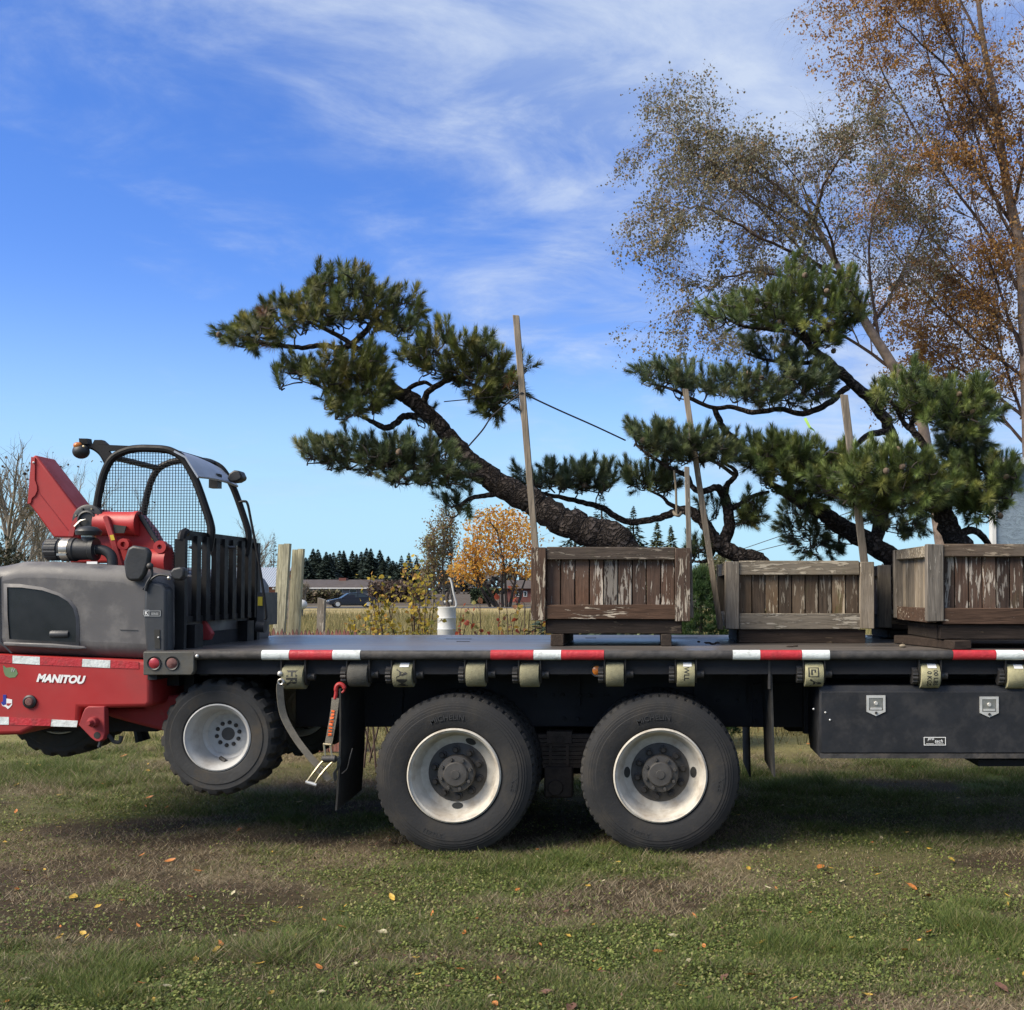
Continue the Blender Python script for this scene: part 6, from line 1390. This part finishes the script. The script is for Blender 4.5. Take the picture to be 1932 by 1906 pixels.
class Pine:
    def __init__(s, name, label, base, seed):
        s.t = thing(name, label, 'tree', base); s.rng = np.random.default_rng(seed); s.nodes = []; s.wood = MB(); s.tw = MB(); s.vs = []; s.cs = []; s.cones = []; s.label = label
    def limb(s, pts, Y, rad, n=10, k=5, rough=.05, mb=None):
        """pts in picture positions with depth list and radii in picture units"""
        Ys = Y if isinstance(Y, (list, tuple)) else [Y] * len(pts)
        a = [np.append(np.array(P(x, y, yy)), r * yy / F) for (x, y), yy, r in zip(pts, Ys, rad)]
        sp = spline(a, k); q = [p[:3] for p in sp]
        q = [p + s.rng.normal(size=3) * r_[3] * .10 for p, r_ in zip(q, sp)]
        (mb or s.wood).tube(q, [max(p[3], .003) for p in sp], n, cap=True, noise=rough); s.nodes += [(p, max(r_[3], .003)) for p, r_ in zip(q, sp)]
    def needles(s, polys, ncl, Y, dep, pal, up=1.0, scale=1.0, cones=0, long=.25):
        rng = s.rng; ncl = int(ncl * 1.15); pts = scatter_poly(polys, ncl, Y, dep, rng); poly_ = np.array(polys, float); cx_, cy_ = poly_.mean(0); cen = np.array(P(cx_, cy_, Y))
        nd = np.array([p for p, r in s.nodes]); ext = np.abs(pts - cen).max(0) + .05
        d0 = np.array([np.linalg.norm(nd - p, axis=1).min() for p in pts]); pts = pts[d0.argsort()]
        for p in pts:
            rel = (p - cen) / ext
            axv = np.array((rel[0] * .8, rel[1] * .8, up * .62 + rel[2] * .55)) + rng.normal(size=3) * .36; axv /= np.linalg.norm(axv); candle = rel[2] > -.15 and rng.uniform() < long * .8 + .08
            if candle: axv = axv * .45 + np.array((0, 0, .8)); axv /= np.linalg.norm(axv); p = p - axv * .07
            # twig from the nearest lower branch
            dd = np.linalg.norm(nd - p, axis=1) + np.maximum(nd[:, 2] - p[2], 0) * 1.5; j = int(dd.argmin()); a = nd[j]
            mid = (a + p) / 2 + np.array((0, 0, -.10 * np.linalg.norm(p - a))) + rng.normal(size=3) * .02
            if np.linalg.norm(p - a) > .03: s.tw.tube(spline([a, mid, p], 2), [.0075, .0065, .006, .005, .004], 4, cap=False)
            nd = np.concatenate([nd, [mid, p - axv * .01]])
            v, t = SH[rng.integers(7, 11) if candle else rng.integers(0, 7)]
            z = axv; x = np.cross(z, rng.normal(size=3)); x /= np.linalg.norm(x); y = np.cross(z, x); sc = scale * rng.uniform(.75, 1.2)
            s.vs.append((v.reshape(-1, 3) * sc) @ np.stack([x, y, z]) + p)
            c0 = np.array(pal[rng.choice(len(pal), p=[q[3] for q in pal])][:3]) * rng.uniform(.6, 1.55)
            cc = np.repeat(c0[None] * (.8 + .45 * t[:, None]) * rng.uniform(.8, 1.2, (len(t), 1)), 3, 0); s.cs.append(cc)
        for i in range(cones): s.cones.append(pts[rng.integers(0, len(pts))] + rng.normal(size=3) * .03 + np.array((0, -.08, 0)))
    def done(s):
        global cone_me
        s.wood.build('trunk', 'bark_pine', s.t, smooth=70); s.tw.build('twigs', 'bark_dark', s.t, smooth=70)['kind'] = 'stuff'
        v = np.concatenate(s.vs); c = np.concatenate(s.cs); f = np.arange(len(v)).reshape(-1, 3); np_mesh('crown', v, f, 'needles', s.t, c)
        for p in s.cones:
            if cone_me is None:
                o = CONE.build('pine_cone', 'cone_brown', s.t, local=True); cone_me = o
            else: o = dup(cone_me, s.t)
            o.parent = s.t; o.location = Vector(p) - org(s.t); o.rotation_euler = (s.rng.uniform(-1.2, 1.2), s.rng.uniform(-1.2, 1.2), 0)
GA = [(.092, .108, .030, .33), (.125, .134, .038, .25), (.066, .088, .030, .25), (.155, .142, .042, .155), (.20, .10, .05, .015)]
GB = [(.076, .100, .042, .4), (.060, .080, .040, .28), (.105, .125, .050, .26), (.15, .15, .07, .06)]
GC = [(.100, .134, .038, .34), (.128, .158, .044, .3), (.074, .104, .036, .24), (.165, .175, .05, .12)]
# --- pine A: long trunk leaning out of the first crate
Y = 8.45; pa = Pine('pine_tree', 'long pine leaning left out of the first crate, trunk almost horizontal', (PX(1160, Y), Y, PZ(1050, Y)), 71)
pa.limb([(1185, 1060), (1160, 1022), (1110, 1002), (1045, 972), (985, 938), (930, 905), (900, 880), (868, 848), (835, 810), (802, 776), (775, 755), (745, 735), (715, 700), (690, 665)], Y, [34, 33, 29, 27, 24.5, 22, 18, 16, 15, 15, 14, 11, 8, 6], 18, 7, .07)
pa.limb([(1150, 1020), (1185, 1035), (1205, 1060)], Y, [18, 14, 8], 10)
for pts, rr, yy in (([(798, 772), (806, 742), (828, 726), (856, 714), (890, 712)], [7, 6, 5.5, 5, 3], [Y, 8.4, 8.35, 8.3, 8.3]), ([(790, 750), (770, 735), (800, 722), (815, 728)], [5, 4.5, 4, 3], [Y, 8.5, 8.5, 8.5]),
                    ([(785, 785), (762, 786), (745, 800), (728, 808), (708, 798), (685, 788)], [7, 6.5, 6, 6, 5, 3], [Y, 8.4, 8.35, 8.35, 8.35, 8.35]),
                    ([(700, 680), (668, 655), (640, 656), (605, 652), (570, 656), (530, 652), (480, 645)], [6, 5.5, 5, 5, 4.5, 4, 2], [Y, 8.45, 8.4, 8.4, 8.35, 8.3, 8.3]),
                    ([(668, 655), (650, 640), (620, 625), (590, 610)], [5, 4.5, 4, 2], [8.45] * 4), ([(660, 652), (690, 625), (705, 605), (720, 590)], [6, 5.5, 5, 3], [8.45, 8.45, 8.5, 8.5]),
                    ([(690, 665), (660, 700), (620, 705), (580, 700), (545, 705)], [5, 4.5, 4, 3, 2], [Y, 8.4, 8.35, 8.3, 8.3]), ([(745, 738), (720, 745), (690, 740), (660, 745)], [5, 4, 3, 2], [Y, 8.35, 8.3, 8.3]),
                    ([(930, 900), (890, 898), (840, 885), (780, 882), (720, 876), (660, 868), (600, 858)], [8, 7, 6.5, 6, 5, 4, 2], [Y, 8.35, 8.3, 8.3, 8.3, 8.3, 8.3]), ([(955, 930), (920, 935), (890, 940), (865, 955)], [7, 5, 4, 3], [Y, 8.4, 8.35, 8.35]), ([(856, 716), (900, 730), (930, 755), (935, 775)], [4, 3, 3, 2], [8.3] * 4)):
    pa.limb(pts, yy, rr, 8)
pa.needles([(412, 640), (430, 618), (500, 590), (515, 565), (545, 568), (590, 545), (600, 515), (640, 515), (672, 505), (700, 545), (740, 555), (785, 550), (800, 556), (795, 600), (770, 630), (735, 642), (700, 622), (660, 612), (600, 628), (560, 640), (530, 655), (480, 658), (430, 655)], 330, Y, .34, GA, cones=3)
pa.needles([(640, 665), (690, 645), (728, 690), (738, 740), (720, 775), (680, 795), (640, 792), (618, 765), (600, 730), (560, 705), (525, 725), (517, 712), (550, 685), (590, 685)], 210, Y - .1, .3, GA)
pa.needles([(755, 655), (800, 645), (830, 605), (845, 612), (860, 648), (915, 640), (930, 660), (960, 690), (972, 705), (985, 740), (958, 765), (940, 770), (900, 762), (870, 730), (830, 715), (790, 700), (760, 685)], 230, Y - .12, .3, GA, cones=2)
pa.needles([(985, 680), (998, 680), (998, 705), (985, 710)], 3, 8.1, .05, GA)
pa.needles([(900, 740), (950, 750), (940, 785), (915, 780)], 22, Y, .2, GA, .2)
pa.needles([(560, 845), (600, 838), (640, 832), (700, 838), (780, 835), (840, 850), (868, 870), (885, 895), (870, 925), (845, 915), (800, 915), (740, 915), (712, 898), (660, 885), (600, 872), (565, 862)], 230, Y - .15, .28, GB, .8, cones=2)
pa.needles([(835, 945), (895, 935), (885, 962), (850, 965)], 14, Y - .1, .12, GB, .5)
pa.needles([(800, 775), (820, 790), (790, 800)], 6, Y + .2, .12, GB)
pa.done()
# --- pine B: twisted pine of the greenish crate with a long branch to the left
Y = 8.75; pb_ = Pine('pine_tree', 'small twisted pine growing sideways from the greenish crate', (PX(1440, Y), Y, PZ(1078, Y)), 72)
pb_.limb([(1452, 1080), (1432, 1056), (1400, 1048), (1376, 1040), (1356, 1026), (1340, 1006), (1326, 982), (1308, 968), (1286, 964), (1260, 972), (1234, 980), (1190, 985), (1160, 974), (1135, 958), (1100, 948), (1045, 936), (1000, 925)], [Y] * 8 + [8.8, 8.85, 8.9, 8.95, 8.95, 8.95, 8.95, 8.95, 8.95], [15, 14, 14, 16, 15, 12, 11, 10, 8, 7, 6.5, 6, 6, 5.5, 5, 4, 2], 12, 6, .06)
for pts, rr, yy in (([(1360, 1030), (1374, 1004), (1374, 970), (1367, 938), (1352, 920), (1325, 928), (1306, 918), (1298, 898), (1280, 890)], [13, 12, 11, 10, 7, 6, 5, 4, 3], [Y] * 4 + [8.65] * 5), ([(1367, 940), (1372, 915), (1388, 898), (1384, 885), (1360, 870)], [7, 6, 5, 4, 2], [Y, 8.7, 8.65, 8.65, 8.65]), ([(1376, 960), (1400, 950), (1420, 936), (1452, 928)], [6, 5, 4, 3], [Y] * 4),
                    ([(1286, 962), (1262, 950), (1250, 938), (1225, 925)], [5, 4, 3, 2], [8.85] * 4), ([(1298, 898), (1262, 882), (1230, 862), (1200, 840)], [5, 4, 3, 2], [8.65, 8.6, 8.6, 8.6]), ([(1388, 898), (1345, 870), (1300, 862)], [4, 3, 2], [8.65] * 3), ([(1350, 1035), (1335, 1058), (1310, 1060)], [4, 3, 2], [8.8] * 3)):
    pb_.limb(pts, yy, rr, 8)
pb_.needles([(975, 890), (1000, 895), (1040, 882), (1090, 880), (1150, 880), (1160, 905), (1150, 928), (1100, 932), (1040, 925), (985, 915)], 130, 8.95, .25, GB, 1.2, cones=1, long=.5)
pb_.needles([(1180, 870), (1200, 890), (1250, 885), (1275, 900), (1270, 930), (1220, 932), (1185, 915)], 70, 8.9, .2, GB, 1.2, long=.5)
pb_.needles([(1180, 795), (1192, 825), (1220, 850), (1266, 872), (1316, 875), (1386, 875), (1396, 843), (1381, 822), (1316, 820), (1266, 812), (1236, 812)], 210, 8.6, .3, GB, 1.1, .95, cones=2, long=.4)
pb_.needles([(1320, 950), (1370, 940), (1340, 1000), (1318, 990)], 14, 8.9, .15, GB)
pb_.needles([(1395, 945), (1440, 940), (1440, 985), (1400, 990), (1388, 965)], 34, 8.75, .2, GA, .6)
pb_.needles([(1295, 1020), (1340, 1025), (1340, 1055), (1300, 1058)], 22, 8.9, .18, GB)
pb_.done()
# --- pine C: taller pine in the half hidden crate, tiers to the left and a round top
Y = 9.3; pc = Pine('pine_tree', 'tall tiered pine with a rounded top behind the greenish crate', (PX(1690, Y), Y, PZ(1085, Y)), 73)
pc.limb([(1712, 1092), (1688, 1058), (1640, 1024), (1590, 995), (1545, 965), (1500, 940), (1468, 922), (1440, 905)], Y, [19, 19, 18, 17, 14, 11, 7, 4], 14, 6, .07)
pc.limb([(1650, 1030), (1668, 960), (1690, 880), (1680, 815), (1650, 762), (1612, 728), (1584, 702), (1560, 680), (1530, 655), (1515, 625)], [Y, 9.4, 9.4, 9.3, 9.2, 9.1, 9.05, 9.0, 9.0, 9.0], [13, 13, 12, 11, 11, 10, 10, 9, 7, 5], 12, 5)
for pts, rr, yy in (([(1600, 730), (1560, 762), (1515, 780), (1470, 772), (1420, 778), (1380, 768), (1345, 770), (1310, 755), (1270, 735), (1230, 725)], [6, 6, 5.5, 5, 5, 4.5, 4, 4, 3, 2], [9.1, 9.0, 8.95] + [8.9] * 7), ([(1348, 770), (1358, 795), (1370, 815), (1400, 840)], [5, 6, 6, 6], [8.9, 8.95, 9.05, 9.2]),
                    ([(1530, 655), (1500, 630), (1455, 622), (1400, 615), (1370, 600)], [5, 4.5, 4, 3, 2], [9.0] * 5), ([(1535, 655), (1550, 625), (1580, 610), (1600, 590)], [5, 4, 3, 2], [9.0] * 4), ([(1515, 630), (1500, 590), (1490, 550), (1495, 510)], [4, 3.5, 3, 2], [9.0] * 4), ([(1560, 682), (1500, 685), (1450, 680), (1410, 668)], [4, 4, 3, 2], [9.0] * 4),
                    ([(1680, 815), (1640, 820), (1600, 850), (1540, 870), (1480, 880), (1430, 870)], [7, 6, 5, 5, 4, 3], [9.3, 9.1, 8.95, 8.85, 8.8, 8.8])):
    pc.limb(pts, yy, rr, 8)
pc.needles([(1325, 610), (1330, 565), (1345, 590), (1380, 560), (1440, 555), (1470, 530), (1500, 490), (1515, 520), (1560, 525), (1600, 515), (1620, 545), (1632, 590), (1620, 625), (1590, 650), (1560, 660), (1520, 635), (1460, 620), (1420, 620), (1370, 612)], 300, 9.0, .34, GC, 1.1, cones=9, long=.45)
pc.needles([(1400, 640), (1500, 650), (1540, 680), (1480, 690), (1420, 670)], 50, 9.0, .25, GB, .4, cones=2)
pc.needles([(1205, 705), (1240, 690), (1300, 695), (1320, 710), (1380, 705), (1440, 705), (1500, 698), (1560, 700), (1580, 715), (1560, 745), (1500, 765), (1440, 765), (1380, 755), (1330, 740), (1280, 735), (1230, 735)], 250, 8.9, .3, GB, .9, cones=5)
pc.needles([(1405, 840), (1450, 830), (1520, 840), (1560, 850), (1600, 850), (1590, 890), (1540, 900), (1480, 900), (1430, 890), (1405, 870)], 200, 8.8, .3, GC, 1, cones=5, long=.4)
pc.needles([(1425, 880), (1480, 885), (1560, 905), (1580, 945), (1520, 950), (1470, 925), (1430, 905)], 90, 8.95, .22, GC, .6)
pc.needles([(1480, 960), (1540, 960), (1590, 1000), (1600, 1040), (1540, 1050), (1490, 1030), (1475, 1000)], 90, 9.6, .25, GB, .5)
pc.needles([(1560, 900), (1700, 900), (1760, 960), (1740, 1010), (1680, 1010), (1600, 960)], 130, 9.6, .3, GB, .4)
pc.done()
# --- pine D: broad pine of the largest crate
Y = 8.25; pd = Pine('pine_tree', 'broad bright green pine growing from the largest crate', (PX(1800, Y), Y, PZ(1045, Y)), 74)
pd.limb([(1822, 1050), (1805, 1020), (1788, 995), (1778, 960), (1770, 920), (1762, 880), (1748, 850), (1728, 820), (1706, 800)], Y, [25, 22, 19, 16, 14, 11, 9, 7, 5], 14, 6, .08)
pd.limb([(1800, 1015), (1835, 1000), (1860, 1020), (1875, 1050)], [8.2, 8.3, 8.4, 8.5], [9, 7, 6, 5], 8)
for pts, rr, yy in (([(1770, 920), (1720, 915), (1670, 900), (1620, 895), (1570, 890)], [8, 7, 6, 4, 2], [Y, 8.1, 8.0, 8.0, 8.0]), ([(1765, 890), (1800, 870), (1840, 880), (1880, 900)], [8, 6, 5, 3], [Y, 8.3, 8.35, 8.35]), ([(1728, 822), (1720, 800), (1735, 785), (1770, 780), (1810, 770)], [6, 5, 5, 4, 2], [Y, 8.3, 8.3, 8.3, 8.3]),
                    ([(1706, 802), (1690, 770), (1670, 750)], [5, 4, 2], [Y, 8.2, 8.2]), ([(1778, 950), (1830, 930), (1870, 940), (1900, 960)], [7, 5, 4, 2], [Y, 8.3, 8.4, 8.4])):
    pd.limb(pts, yy, rr, 8)
pd.needles([(1645, 745), (1680, 725), (1725, 695), (1745, 705), (1760, 730), (1810, 722), (1850, 725), (1875, 740), (1880, 780), (1860, 810), (1820, 830), (1780, 820), (1740, 790), (1700, 790), (1660, 770)], 250, 8.3, .36, GC, 1.1, cones=7, long=.45)
pd.needles([(1780, 820), (1860, 815), (1850, 850), (1800, 870), (1775, 850)], 60, 8.5, .3, GB, .5)
pd.needles([(1590, 880), (1640, 850), (1700, 850), (1740, 860), (1770, 880), (1790, 920), (1780, 960), (1740, 965), (1680, 950), (1630, 925), (1600, 910)], 240, 8.0, .36, GC, 1, cones=7, long=.4)
pd.needles([(1790, 875), (1840, 860), (1890, 865), (1920, 885), (1915, 930), (1895, 965), (1850, 985), (1810, 970), (1795, 930)], 210, 8.35, .36, GC, 1, cones=6, long=.35)
pd.needles([(1500, 895), (1590, 890), (1660, 930), (1700, 965), (1640, 965), (1560, 930)], 100, 8.3, .3, GC, .8, cones=3)
pd.done()
# ------------------------------------------------------------------ grass, clover and fallen leaves
rng = np.random.default_rng(81)
def in_view(n, y0, y1, pw, m=0.5):
    u = rng.uniform(0, 1, n); y = (y0 ** (1 - pw) + u * (y1 ** (1 - pw) - y0 ** (1 - pw))) ** (1 / (1 - pw))
    x = rng.uniform(-1560 / F, 1030 / F, n) * y; x = x + np.sign(x - 0) * 0 + rng.uniform(-m, m, n); return x, y
def blades(x, y, h, w, lean, cols):
    n = len(x); z = ground_z(x, y); th = rng.uniform(0, 2 * math.pi, n); la = rng.uniform(0, 2 * math.pi, n); lx = np.cos(la) * lean * h; ly = np.sin(la) * lean * h
    bx, by = np.cos(th) * w, np.sin(th) * w
    v = np.stack([np.stack([x - bx, y - by, z - .004], 1), np.stack([x + bx, y + by, z - .004], 1), np.stack([x + lx, y + ly, z + h], 1)], 1).reshape(-1, 3)
    return v, np.arange(3 * n).reshape(-1, 3), np.repeat(cols, 3, 0)
n = 1080000; x, y = in_view(n, 3.7, 13.5, 1.75)
x2, y2 = in_view(190000, 8.8, 14.5, 1.2); x, y = np.concatenate([x, x2]), np.concatenate([y, y2]); n = len(x)
g_, st_, so_ = lawn_fields(x, y); tuft = fbm(x * 5, y * 5, 71, 3)
keep = rng.uniform(0, 1, n) < np.clip(.45 + .55 * g_ + .4 * st_ - .55 * so_, .14, 1) * np.clip((tuft - .22) * 3, .2, 1)
x, y, g_, st_, so_, tuft = [a[keep] for a in (x, y, g_, st_, so_, tuft)]; n = len(x)
big = np.clip((fbm(x * 1.6 + 7, y * 2.0, 73, 3) - .56) * 7, 0, 1); h = (.012 + .016 * g_ * np.clip((tuft - .35) * 4, .2, 1.6) + .034 * g_ * big + .012 * st_) * rng.uniform(.5, 1.5, n); h = h * np.where(y > 9.5, 1.6, 1.0); lean = rng.uniform(.3, 1.6, n) + .8 * st_
pg = pick_cols(n, [(0.100, 0.141, 0.031, 3), (0.147, 0.179, 0.044, 2), (0.059, 0.095, 0.023, 2), (0.205, 0.198, 0.070, 1)], rng); ps = pick_cols(n, [(0.307, 0.250, 0.160, 2), (0.410, 0.339, 0.224, 1), (0.218, 0.166, 0.102, 2), (0.128, 0.100, 0.064, 2)], rng)
pickg = rng.uniform(0, 1, n) < np.clip(.40 + .42 * g_ + .3 * big - .5 * st_ - .2 * so_, .05, .95)
v, f, c = blades(x, y, h, .0018 + .0012 * rng.uniform(0, 1, n), lean, np.where(pickg[:, None], pg, ps))
struct(np_mesh('grass', v, f, 'grass', None, c), 'stuff'); bpy.data.objects['grass']['label'] = 'short patchy green and straw grass of the lawn'
# clover and moss leaflets lying flat
n = 410000; x, y = in_view(n, 3.7, 9.5, 1.9); g_, st_, so_ = lawn_fields(x, y); cl = fbm(x * 2.2, y * 2.2, 77, 3)
keep = rng.uniform(0, 1, n) < np.clip((cl - .32) * 4, 0.08, 1) * np.clip(.7 + g_ * .3 - so_ * .4 - st_ * .3, .1, 1); x, y = x[keep], y[keep]; n = len(x)
z = ground_z(x, y) + rng.uniform(.004, .028, n); th = rng.uniform(0, 2 * math.pi, n); r = rng.uniform(.0035, .0085, n); tx, ty = rng.normal(size=n) * .45, rng.normal(size=n) * .45
vs_ = []
for k in range(4):
    a = th + k * math.pi / 2; dx_, dy_ = np.cos(a) * r, np.sin(a) * r; vs_.append(np.stack([x + dx_, y + dy_, z + tx * dx_ + ty * dy_], 1))
v = np.stack(vs_, 1).reshape(-1, 3); i = np.arange(n)[:, None] * 4; f = (i + [[0, 1, 2, 3]])
c = np.repeat(pick_cols(n, [(0.115, 0.151, 0.036, 3), (0.186, 0.211, 0.054, 2), (0.070, 0.090, 0.026, 2), (0.282, 0.262, 0.109, .8)], rng), 4, 0)
o = struct(np_mesh('clover', v, f, 'grass', None, c, 4), 'stuff'); o['label'] = 'tiny clover and moss leaves scattered through the lawn'
# short dead litter: curled straw bits
n = 60000; x, y = in_view(n, 3.7, 10, 1.9); g_, st_, so_ = lawn_fields(x, y); keep = rng.uniform(0, 1, n) < .25 + .75 * st_ - .2 * g_; x, y = x[keep], y[keep]; n = len(x)
z = ground_z(x, y) + .010; th = rng.uniform(0, 2 * math.pi, n); L = rng.uniform(.015, .055, n); w = .0014; dx_, dy_ = np.cos(th), np.sin(th); up = rng.uniform(0, .5, n) * L
v = np.stack([np.stack([x - dy_ * w, y + dx_ * w, z], 1), np.stack([x + dy_ * w, y - dx_ * w, z], 1), np.stack([x + dx_ * L, y + dy_ * L, z + up], 1)], 1).reshape(-1, 3)
c = np.repeat(pick_cols(n, [(0.346, 0.282, 0.192, 2), (0.205, 0.154, 0.102, 2), (0.115, 0.077, 0.051, 2)], rng), 3, 0); o = struct(np_mesh('straw_litter', v, np.arange(3 * n).reshape(-1, 3), 'grass', None, c), 'stuff'); o['label'] = 'dead straw lying over the lawn'
# crumbs of dead leaf lying in the grass
n = 9000; x, y = in_view(n, 3.8, 11, 1.7); z = ground_z(x, y) + rng.uniform(.012, .026, n)
v, f, c = leaf_oval(np.stack([x, y, z], 1), .016, pick_cols(n, [(.16, .085, .05, 3), (.10, .055, .035, 3), (.26, .17, .09, 2), (.33, .24, .10, 1)], rng), rng, 0, .7); v[:, 2] = np.repeat(z, 6) + (v[:, 2] - np.repeat(z, 6)) * .45
o = struct(np_mesh('leaf_litter', v, f, 'grass', None, c), 'stuff'); o['label'] = 'crumbs of brown dead leaf scattered through the lawn'
# rough tall grass behind the lorry
n = 110000; y = np.where(rng.uniform(0, 1, n) < .35, 12.6 + 14 * rng.uniform(0, 1, n), 30 + 40 * rng.uniform(0, 1, n)); x = rng.uniform(-1000 / F, 420 / F, n) * y; k = fbm(x * .8, y * .8, 91, 3); keep = rng.uniform(0, 1, n) < np.clip((k - .25) * 3, .1, 1); x, y, k = x[keep], y[keep], k[keep]; n = len(x)
h = (.18 + .42 * np.clip((k - .3) * 2, 0, 1)) * rng.uniform(.5, 1.3, n) * np.where(y > 28, 1.15, .9)
v, f, c = blades(x, y, h, .003 + .0003 * y, rng.uniform(.1, .7, n), pick_cols(n, [(.27, .22, .09, 3), (.19, .18, .07, 2), (.34, .27, .13, 2), (.13, .125, .05, 1)], rng))
o = struct(np_mesh('tall_grass', v, f, 'grass', None, c), 'stuff'); o['label'] = 'tall yellowing grass of the field behind the lorry'
# fallen leaves: each one a curled blade with its own stalk
def leaf_mesh(kind, seed):
    r_ = np.random.default_rng(seed); m = MB(); nseg = 5; W = {'oval': .42, 'wide': .62, 'slim': .28}[kind]; curl = r_.uniform(.15, .5); cup = r_.uniform(.1, .5); V = []
    for i in range(nseg + 1):
        t = i / nseg; w = W * math.sin(math.pi * min(1, t * .94 + .03)) ** .75 * .5; z = curl * (t - .45) ** 2
        V.append([(t - .5, s_ * w, z + cup * abs(s_ * w) * (1 + .3 * r_.normal())) for s_ in (-1, 0, 1)])
    for row in V: m.v += row
    for i in range(nseg):
        for k in range(2): m.f.append((i * 3 + k, i * 3 + k + 1, i * 3 + 4 + k, i * 3 + 3 + k))
    m.tube([(-.5, 0, V[0][1][2]), (-.72, .04, V[0][1][2] + .06)], .012, 3)
    return m
for nm, cc in (('leaf_yellow', (.42, .27, .045)), ('leaf_orange', (.36, .13, .03)), ('leaf_brown', (.11, .055, .035)), ('leaf_pale', (.36, .32, .20))):
    s = MN(nm); a_ = s.noise(9, 5); col = s.mix(s.rng(a_, .35, .65), mul(cc, .65), mul(cc, 1.3)); b_ = s.noise(30, 4); col = s.mix(s.rng(b_, .62, .72, 0, .6), col, (.06, .035, .02)); s.set(col=col, rough=.55, spec=.4)
LM = {}
def leaf(kind, mat, px, py, size, label, group):
    key = (kind, mat, random.randrange(3))
    Yl = CAMZ * F / (py - 1112); xx = PX(px, Yl); z = float(ground_z(np.array([xx]), np.array([Yl]))[0])
    if key not in LM: o = leaf_mesh(kind, hash(str(key)) % 1000 if False else 300 + len(LM)).build('fallen_leaf', mat, None, smooth=60); LM[key] = o
    else: o = LM[key].copy(); COL.objects.link(o)
    o.location = (xx, Yl, z + .022); o.scale = (size,) * 3; o.rotation_euler = (random.uniform(-.5, .5), random.uniform(-.4, .4), random.uniform(0, 6.28)); tag(o, label, 'leaf', group)
KN = {'leaf_yellow': ('yellow fallen leaf lying on the lawn', 'yellow fallen leaves'), 'leaf_orange': ('orange fallen leaf lying on the lawn', 'orange fallen leaves'), 'leaf_brown': ('dark brown curled leaf lying on the lawn', 'brown fallen leaves'), 'leaf_pale': ('pale cream fallen leaf lying on the lawn', 'pale fallen leaves')}
# the ones the lawn shows largest
spec = [(525, 1738, 'y'), (427, 1776, 'o'), (420, 1788, 'y'), (655, 1745, 'o'), (745, 1690, 'y'), (820, 1720, 'o'), (840, 1815, 'o'), (610, 1822, 'o'), (520, 1868, 'y'), (880, 1760, 'o'), (350, 1745, 'b'), (155, 1805, 'b'), (240, 1700, 'o'), (290, 1735, 'y'), (90, 1738, 'b'), (125, 1762, 'y'), (500, 1755, 'y'), (380, 1640, 'o'), (460, 1565, 'o'), (455, 1568, 'o'), (575, 1567, 'y'), (500, 1815, 'y'), (205, 1875, 'y'), (255, 1870, 'y'), (945, 1842, 'o'), (970, 1843, 'b'), (1018, 1616, 'p'), (1410, 1640, 'y'), (1545, 1636, 'o'), (1560, 1648, 'b'), (1310, 1722, 'o'), (1435, 1720, 'b'), (1745, 1757, 'o'), (1745, 1690, 'o'), (1715, 1672, 'o'), (1540, 1780, 'b'), (1565, 1783, 'o'), (1415, 1835, 'o'), (980, 1770, 'b'), (1240, 1790, 'o'), (1650, 1650, 'y'), (1790, 1622, 'y'), (1365, 1838, 'b'), (130, 1760, 'p'), (60, 1640, 'y'), (150, 1690, 'y'), (330, 1620, 'o'), (650, 1715, 'y'), (90, 1815, 'b'), (480, 1705, 'y'), (1080, 1895, 'b'), (1700, 1790, 'o'), (1860, 1730, 'b'), (1880, 1860, 'b'), (1580, 1895, 'b'), (60, 1441, 'y'), (80, 1445, 'y'), (240, 1425, 'o'), (300, 1436, 'o'), (160, 1455, 'o'), (195, 1473, 'b'), (40, 1480, 'y'), (120, 1500, 'y'), (290, 1505, 'o'), (285, 1455, 'y'), (210, 1416, 'o'), (350, 1560, 'y'), (40, 1530, 'o'), (120, 1560, 'y')]
MK = {'y': 'leaf_yellow', 'o': 'leaf_orange', 'b': 'leaf_brown', 'p': 'leaf_pale'}
for px, py, k in spec: leaf(random.choice(('oval', 'wide', 'slim')), MK[k], px, py, random.uniform(.045, .075), *KN[MK[k]])
for _ in range(230):
    py = 1400 + 506 * random.random() ** 1.1; px = random.uniform(0, 1932); k = random.choices('yobp', (3, 4, 4, 2))[0]
    leaf(random.choice(('oval', 'wide', 'slim')), MK[k], px, py, random.uniform(.022, .055), *KN[MK[k]])
